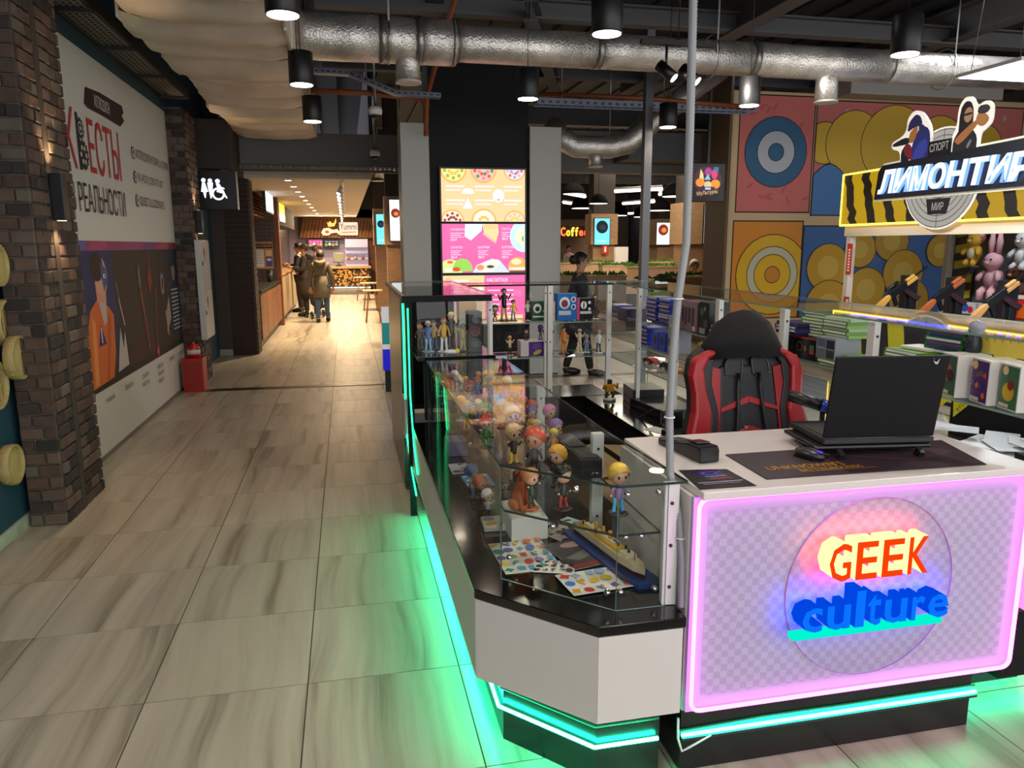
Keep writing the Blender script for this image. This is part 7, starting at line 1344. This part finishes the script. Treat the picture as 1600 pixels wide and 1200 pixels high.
for x, zb in ((.62, 3.14), (4.85, 3.12)):
    q = MB().ring([(x, 7.2, 3.48), (x, 7.2, zb+.02)], [.105, .112], 20).build('outlet', FOIL, t, world=True); o = MB().cyl((x, 7.2, zb), (x, 7.2, zb+.02), .118, 20).build('outlet_rim', mat('rim_white', '#b8b4ac', .4), t, world=True)
for x in (.45, 3.55, 6.2): MB().bx((x-.008, 7.04, 3.50), (x+.008, 7.045, 4.7)).build('hanger_strap', METAL, t, world=True); MB().ring([(x, 7.2+.2*math.cos(k*PI/10), 3.50+.2*math.sin(k*PI/10)) for k in range(20)], .006, 6, closed=True).build('hanger_ring', METAL, t, world=True)
LAG = mat('lagging_foil', '#dccdbd', .5, .1, bump=.5, bscale=90, noise=.15, nscale=3)
t = thing('lagged_duct', 'wide rectangular duct wrapped in wrinkled beige foil above the corridor side', 'duct', (-.88, 5.5, 3.2)); y = -1.2; q = random.Random(4); n = 0
while y < 11.7:
    L = q.uniform(.35, .75); b = min(11.9, y+L); z = 3.24+q.uniform(-.03, .03); xl = -1.42+q.uniform(-.05, .05); xr = -.36+q.uniform(-.02, .03); nx, ny = 8, 4; mb = MB(); vs = []
    for j in range(ny+1):
        for i in range(nx+1):
            u, w = i/nx, j/ny; sag = -.05*math.sin(PI*w)*(.5+.5*math.sin(PI*u))+q.uniform(-.006, .006); vs.append((xl+(xr-xl)*u, y+(b-y)*w, z+sag+(.03 if i in (0, nx) else 0)+(.04 if j in (0, ny) else 0)))
    mb.add(vs, [(j*(nx+1)+i, (j+1)*(nx+1)+i, (j+1)*(nx+1)+i+1, j*(nx+1)+i+1) for j in range(ny) for i in range(nx)], 0, True); mb.bx((xr-.01, y, z), (xr+.01, b, 3.8)).bx((xl-.01, y, z+.03), (xl+.01, b, 3.8)); mb.bx((xl, y+.01, 3.7), (xr, b-.01, 3.8))
    mb.build('wrap_band', LAG, t, world=True); y = b+.012
MB().bx((-1.36, -1.2, 3.32), (-.42, 11.88, 3.68)).build('duct_core', fm('#141312'), t, world=True)
for yy in (2.0, 5.5, 9.0):
    for xx in (-1.44, -.33): MB().cyl((xx, yy, 3.4), (xx, yy, 4.64), .008, 6).build('hanger_rod', METAL, t, world=True)
def pendant(x, y, label):
    t = thing('cylinder_pendant', label, 'pendant lamp', (x, y, 2.99)); MB().lathe([(.095, 0), (.098, .004), (.098, .245), (.092, .25)], n=28).build('housing', mat('lamp_black', '#0f0f10', .45), t); MB().lathe([(.088, -.002), (.095, -.002), (.095, .006)], n=28).build('rim', fm('#2a2a2a'), t)
    MB().cyl((0, 0, -.006), (0, 0, -.001), .088, 28).build('lens', emis('pendant_glow', '#fff2dc', 14), t); MB().cyl((0, 0, .25), (0, 0, 1.66), .0035, 6).build('cord', BLACK, t); MB().cyl((.05, 0, .25), (.05, 0, .262), .008, 8).build('cord_grip', METAL, t)
for (x, y, _), l in zip(PEND, ('black cylinder pendant nearest the camera, by the lagged duct', 'black cylinder pendant second along the lagged duct', 'black cylinder pendant third along the lagged duct', 'large black cylinder pendant over the kiosk, top centre', 'black cylinder pendant hanging before the menu tower', 'small black cylinder pendant beyond the silver duct, right of the menu tower', 'black cylinder pendant hanging in front of the pink mural panel', 'large black cylinder pendant at the upper right in front of the duct')): pendant(x, y, l)
t = thing('square_panel_light', 'bright square white panel light hung on wires at the right edge', 'ceiling light', (4.98, 4.98, 2.96)); MB().bx((-.32, -.3, 0), (.32, .3, .025)).build('frame', WHITEP, t); MB().bx((-.3, -.28, -.004), (.3, .28, 0)).build('diffuser', emis('panel_cold', '#f2f5ff', 5), t)
for a in (-.25, .25):
    for b in (-.22, .22): MB().cyl((a, b, .025), (a*.6, b*.6, 1.69), .003, 5).build('wire', METAL, t)
def trackspot(x, y, z, label, aim=(.3, -.25, -.35)):
    t = thing('track_spotlight', label, 'spotlight', (x, y, z)); A = Vector(aim).normalized(); 
    for i, o_ in enumerate(((-.1, .02, 0), (.1, -.03, -.03))): p = Vector(o_); MB().cyl(p-A*.09, p+A*.1, .05, 16).build('head', BLACK, t); MB().cyl(p+A*.101, p+A*.104, .04, 16).build('lens', emis('spot_lens', '#fff4e4', 9), t); MB().cyl(p, p+Vector((0, 0, .22)), .012, 8).build('stem', BLACK, t)
    MB().bx((-.35, -.03, .21), (.35, .03, .25)).build('track_piece', BLACK, t); MB().cyl((0, 0, .25), (0, 0, 4.64-z), .006, 6).build('cable', BLACK, t)
trackspot(2.95, 6.6, 3.22, 'pair of black spotlights below the silver duct, right of the menu tower'); trackspot(3.2, 5.3, 3.62, 'pair of black spotlights high up, left of the upper right pendant')
def dome_cam(x, y, z, label):
    t = thing('dome_camera', label, 'security camera', (x, y, z)); MB().lathe([(.05, .0), (.075, .01), (.08, .05), (.07, .085), (.02, .09)], n=20).build('housing', WHITEP, t); MB().ball((0, 0, .005), (.052, .052, .05), nu=16, nv=10).build('dome', fm('#141418', .1), t); MB().cyl((0, 0, .09), (0, 0, 4.64-z), .014, 8).build('pole', METAL, t)
dome_cam(.40, 9.12, 3.17, 'white dome security camera on a long pole beside the menu tower'); dome_cam(.48, 11.6, 2.99, 'grey dome security camera hanging before the header beam')
t = thing('slotted_tray', 'kinked blue-grey slotted cable tray near the ceiling left of the menu tower', 'cable tray', (.3, 8.9, 3.5)); TRM = mat('tray_blue', '#7a8296', .4, .6)
for a, b in (((-.32, 9.0, 3.57), (.12, 9.0, 3.56)), ((.12, 9.0, 3.56), (.62, 8.95, 3.36)), ((.62, 8.95, 3.36), (1.12, 8.9, 3.34))):
    A, B = Vector(a), Vector(b); d = B-A; R_m = Matrix((d.normalized(), Vector((0, 1, 0)), d.normalized().cross(Vector((0, 1, 0))))).transposed(); tt = MB().box((A+B)/2, (d.length, .12, .008), rot=R_m).box((A+B)/2+Vector((0, -.06, .02)), (d.length, .006, .05), rot=R_m).box((A+B)/2+Vector((0, .06, .02)), (d.length, .006, .05), rot=R_m); tt.build('tray_length', TRM, t, world=True)
    mb = MB()
    for k in range(7): mb.box(A.lerp(B, (k+.5)/7)+Vector((0, -.0635, .02)), (d.length/14, .002, .014), rot=R_m)
    stuff(mb.build('slot', fm('#15151a'), t, world=True))
MB().cyl((.3, 8.95, 3.5), (.3, 8.95, 4.64), .006, 6).build('hanger', METAL, t, world=True)
OG = mat('orange_conduit', '#8a4a24', .5)
for pth, l in (([(1.0, 9.4, 3.0), (1.0, 9.2, 3.4), (1.12, 8.6, 3.9), (1.15, 7.6, 4.1), (1.28, 6.6, 4.35), (1.35, 5.5, 4.6)], 'orange-brown cable bundle rising beside the menu tower to the ceiling'), ([(-.3, 9.2, 3.42), (.3, 9.2, 3.42), (.9, 9.3, 3.4), (1.08, 9.7, 3.4)], 'short orange conduit behind the slotted cable tray'), ([(2.45, 9.9, 3.62), (4.0, 9.7, 3.58), (5.4, 9.6, 3.5)], 'brown cable bundle on the tray over the food court opening')):
    o = MB().ring(pth, .03, 8).build('cable_bundle', OG, None); tag(o, l, 'cable')
t = thing('ladder_tray', 'slotted cable ladder running over the food court opening right of the menu tower', 'cable tray', (3.6, 9.75, 3.48)); MB().bx((2.45, 9.7, 3.46), (5.5, 9.71, 3.54)).build('rail', TRM, t, world=True); MB().bx((2.45, 9.9, 3.46), (5.5, 9.91, 3.54)).build('rail', TRM, t, world=True); mb = MB()
for k in range(30): mb.bx((2.5+k*.1, 9.695, 3.48), (2.54+k*.1, 9.90, 3.51))
stuff(mb.build('rungs', fm('#4a4038'), t, world=True))
for x in (2.8, 4.2, 5.2): MB().cyl((x, 9.8, 3.5), (x, 9.8, 4.64), .005, 6).build('hanger', METAL, t, world=True)
t = thing('elbow_duct', 'smaller foil duct with an upturned elbow over the food court opening', 'duct', (3.4, 10.2, 3.05)); MB().ring([(2.8, 10.35, 3.3), (2.95, 10.2, 3.1), (3.1, 10.2, 3.02), (3.6, 10.2, 3.02), (3.85, 10.2, 3.08), (4.5, 10.2, 3.6), (5.2, 10.2, 4.1)], [.15]*7, 20).build('duct_run', FOIL, t, world=True); MB().cyl((3.4, 10.2, 2.98), (3.4, 10.2, 2.76), .09, 18).build('outlet', FOIL, t, world=True); MB().cyl((3.4, 10.2, 2.75), (3.4, 10.2, 2.77), .1, 18).build('outlet_rim', _M['rim_white'], t, world=True); MB().cyl((3.6, 10.2, 3.15), (3.6, 10.2, 4.64), .006, 6).build('hanger', METAL, t, world=True)
for x, y, z in ((.45, 15.8, 3.0), (.75, 13.6, 3.0)):
    t = thing('air_outlet', 'silver round air outlet near the ceiling above the corridor column' if y > 14 else 'silver round air outlet nearer the header beside the grey tower panel', 'air outlet', (x+.25, y, z)); MB().cyl((0, 0, 0), (0, 0, .5), .13, 18).build('stub', FOIL, t); MB().cyl((0, 0, -.02), (0, 0, 0), .15, 18).build('rim', _M['rim_white'], t); MB().cyl((0, 0, .5), (0, 0, 1.63), .01, 6).build('hanger', METAL, t)
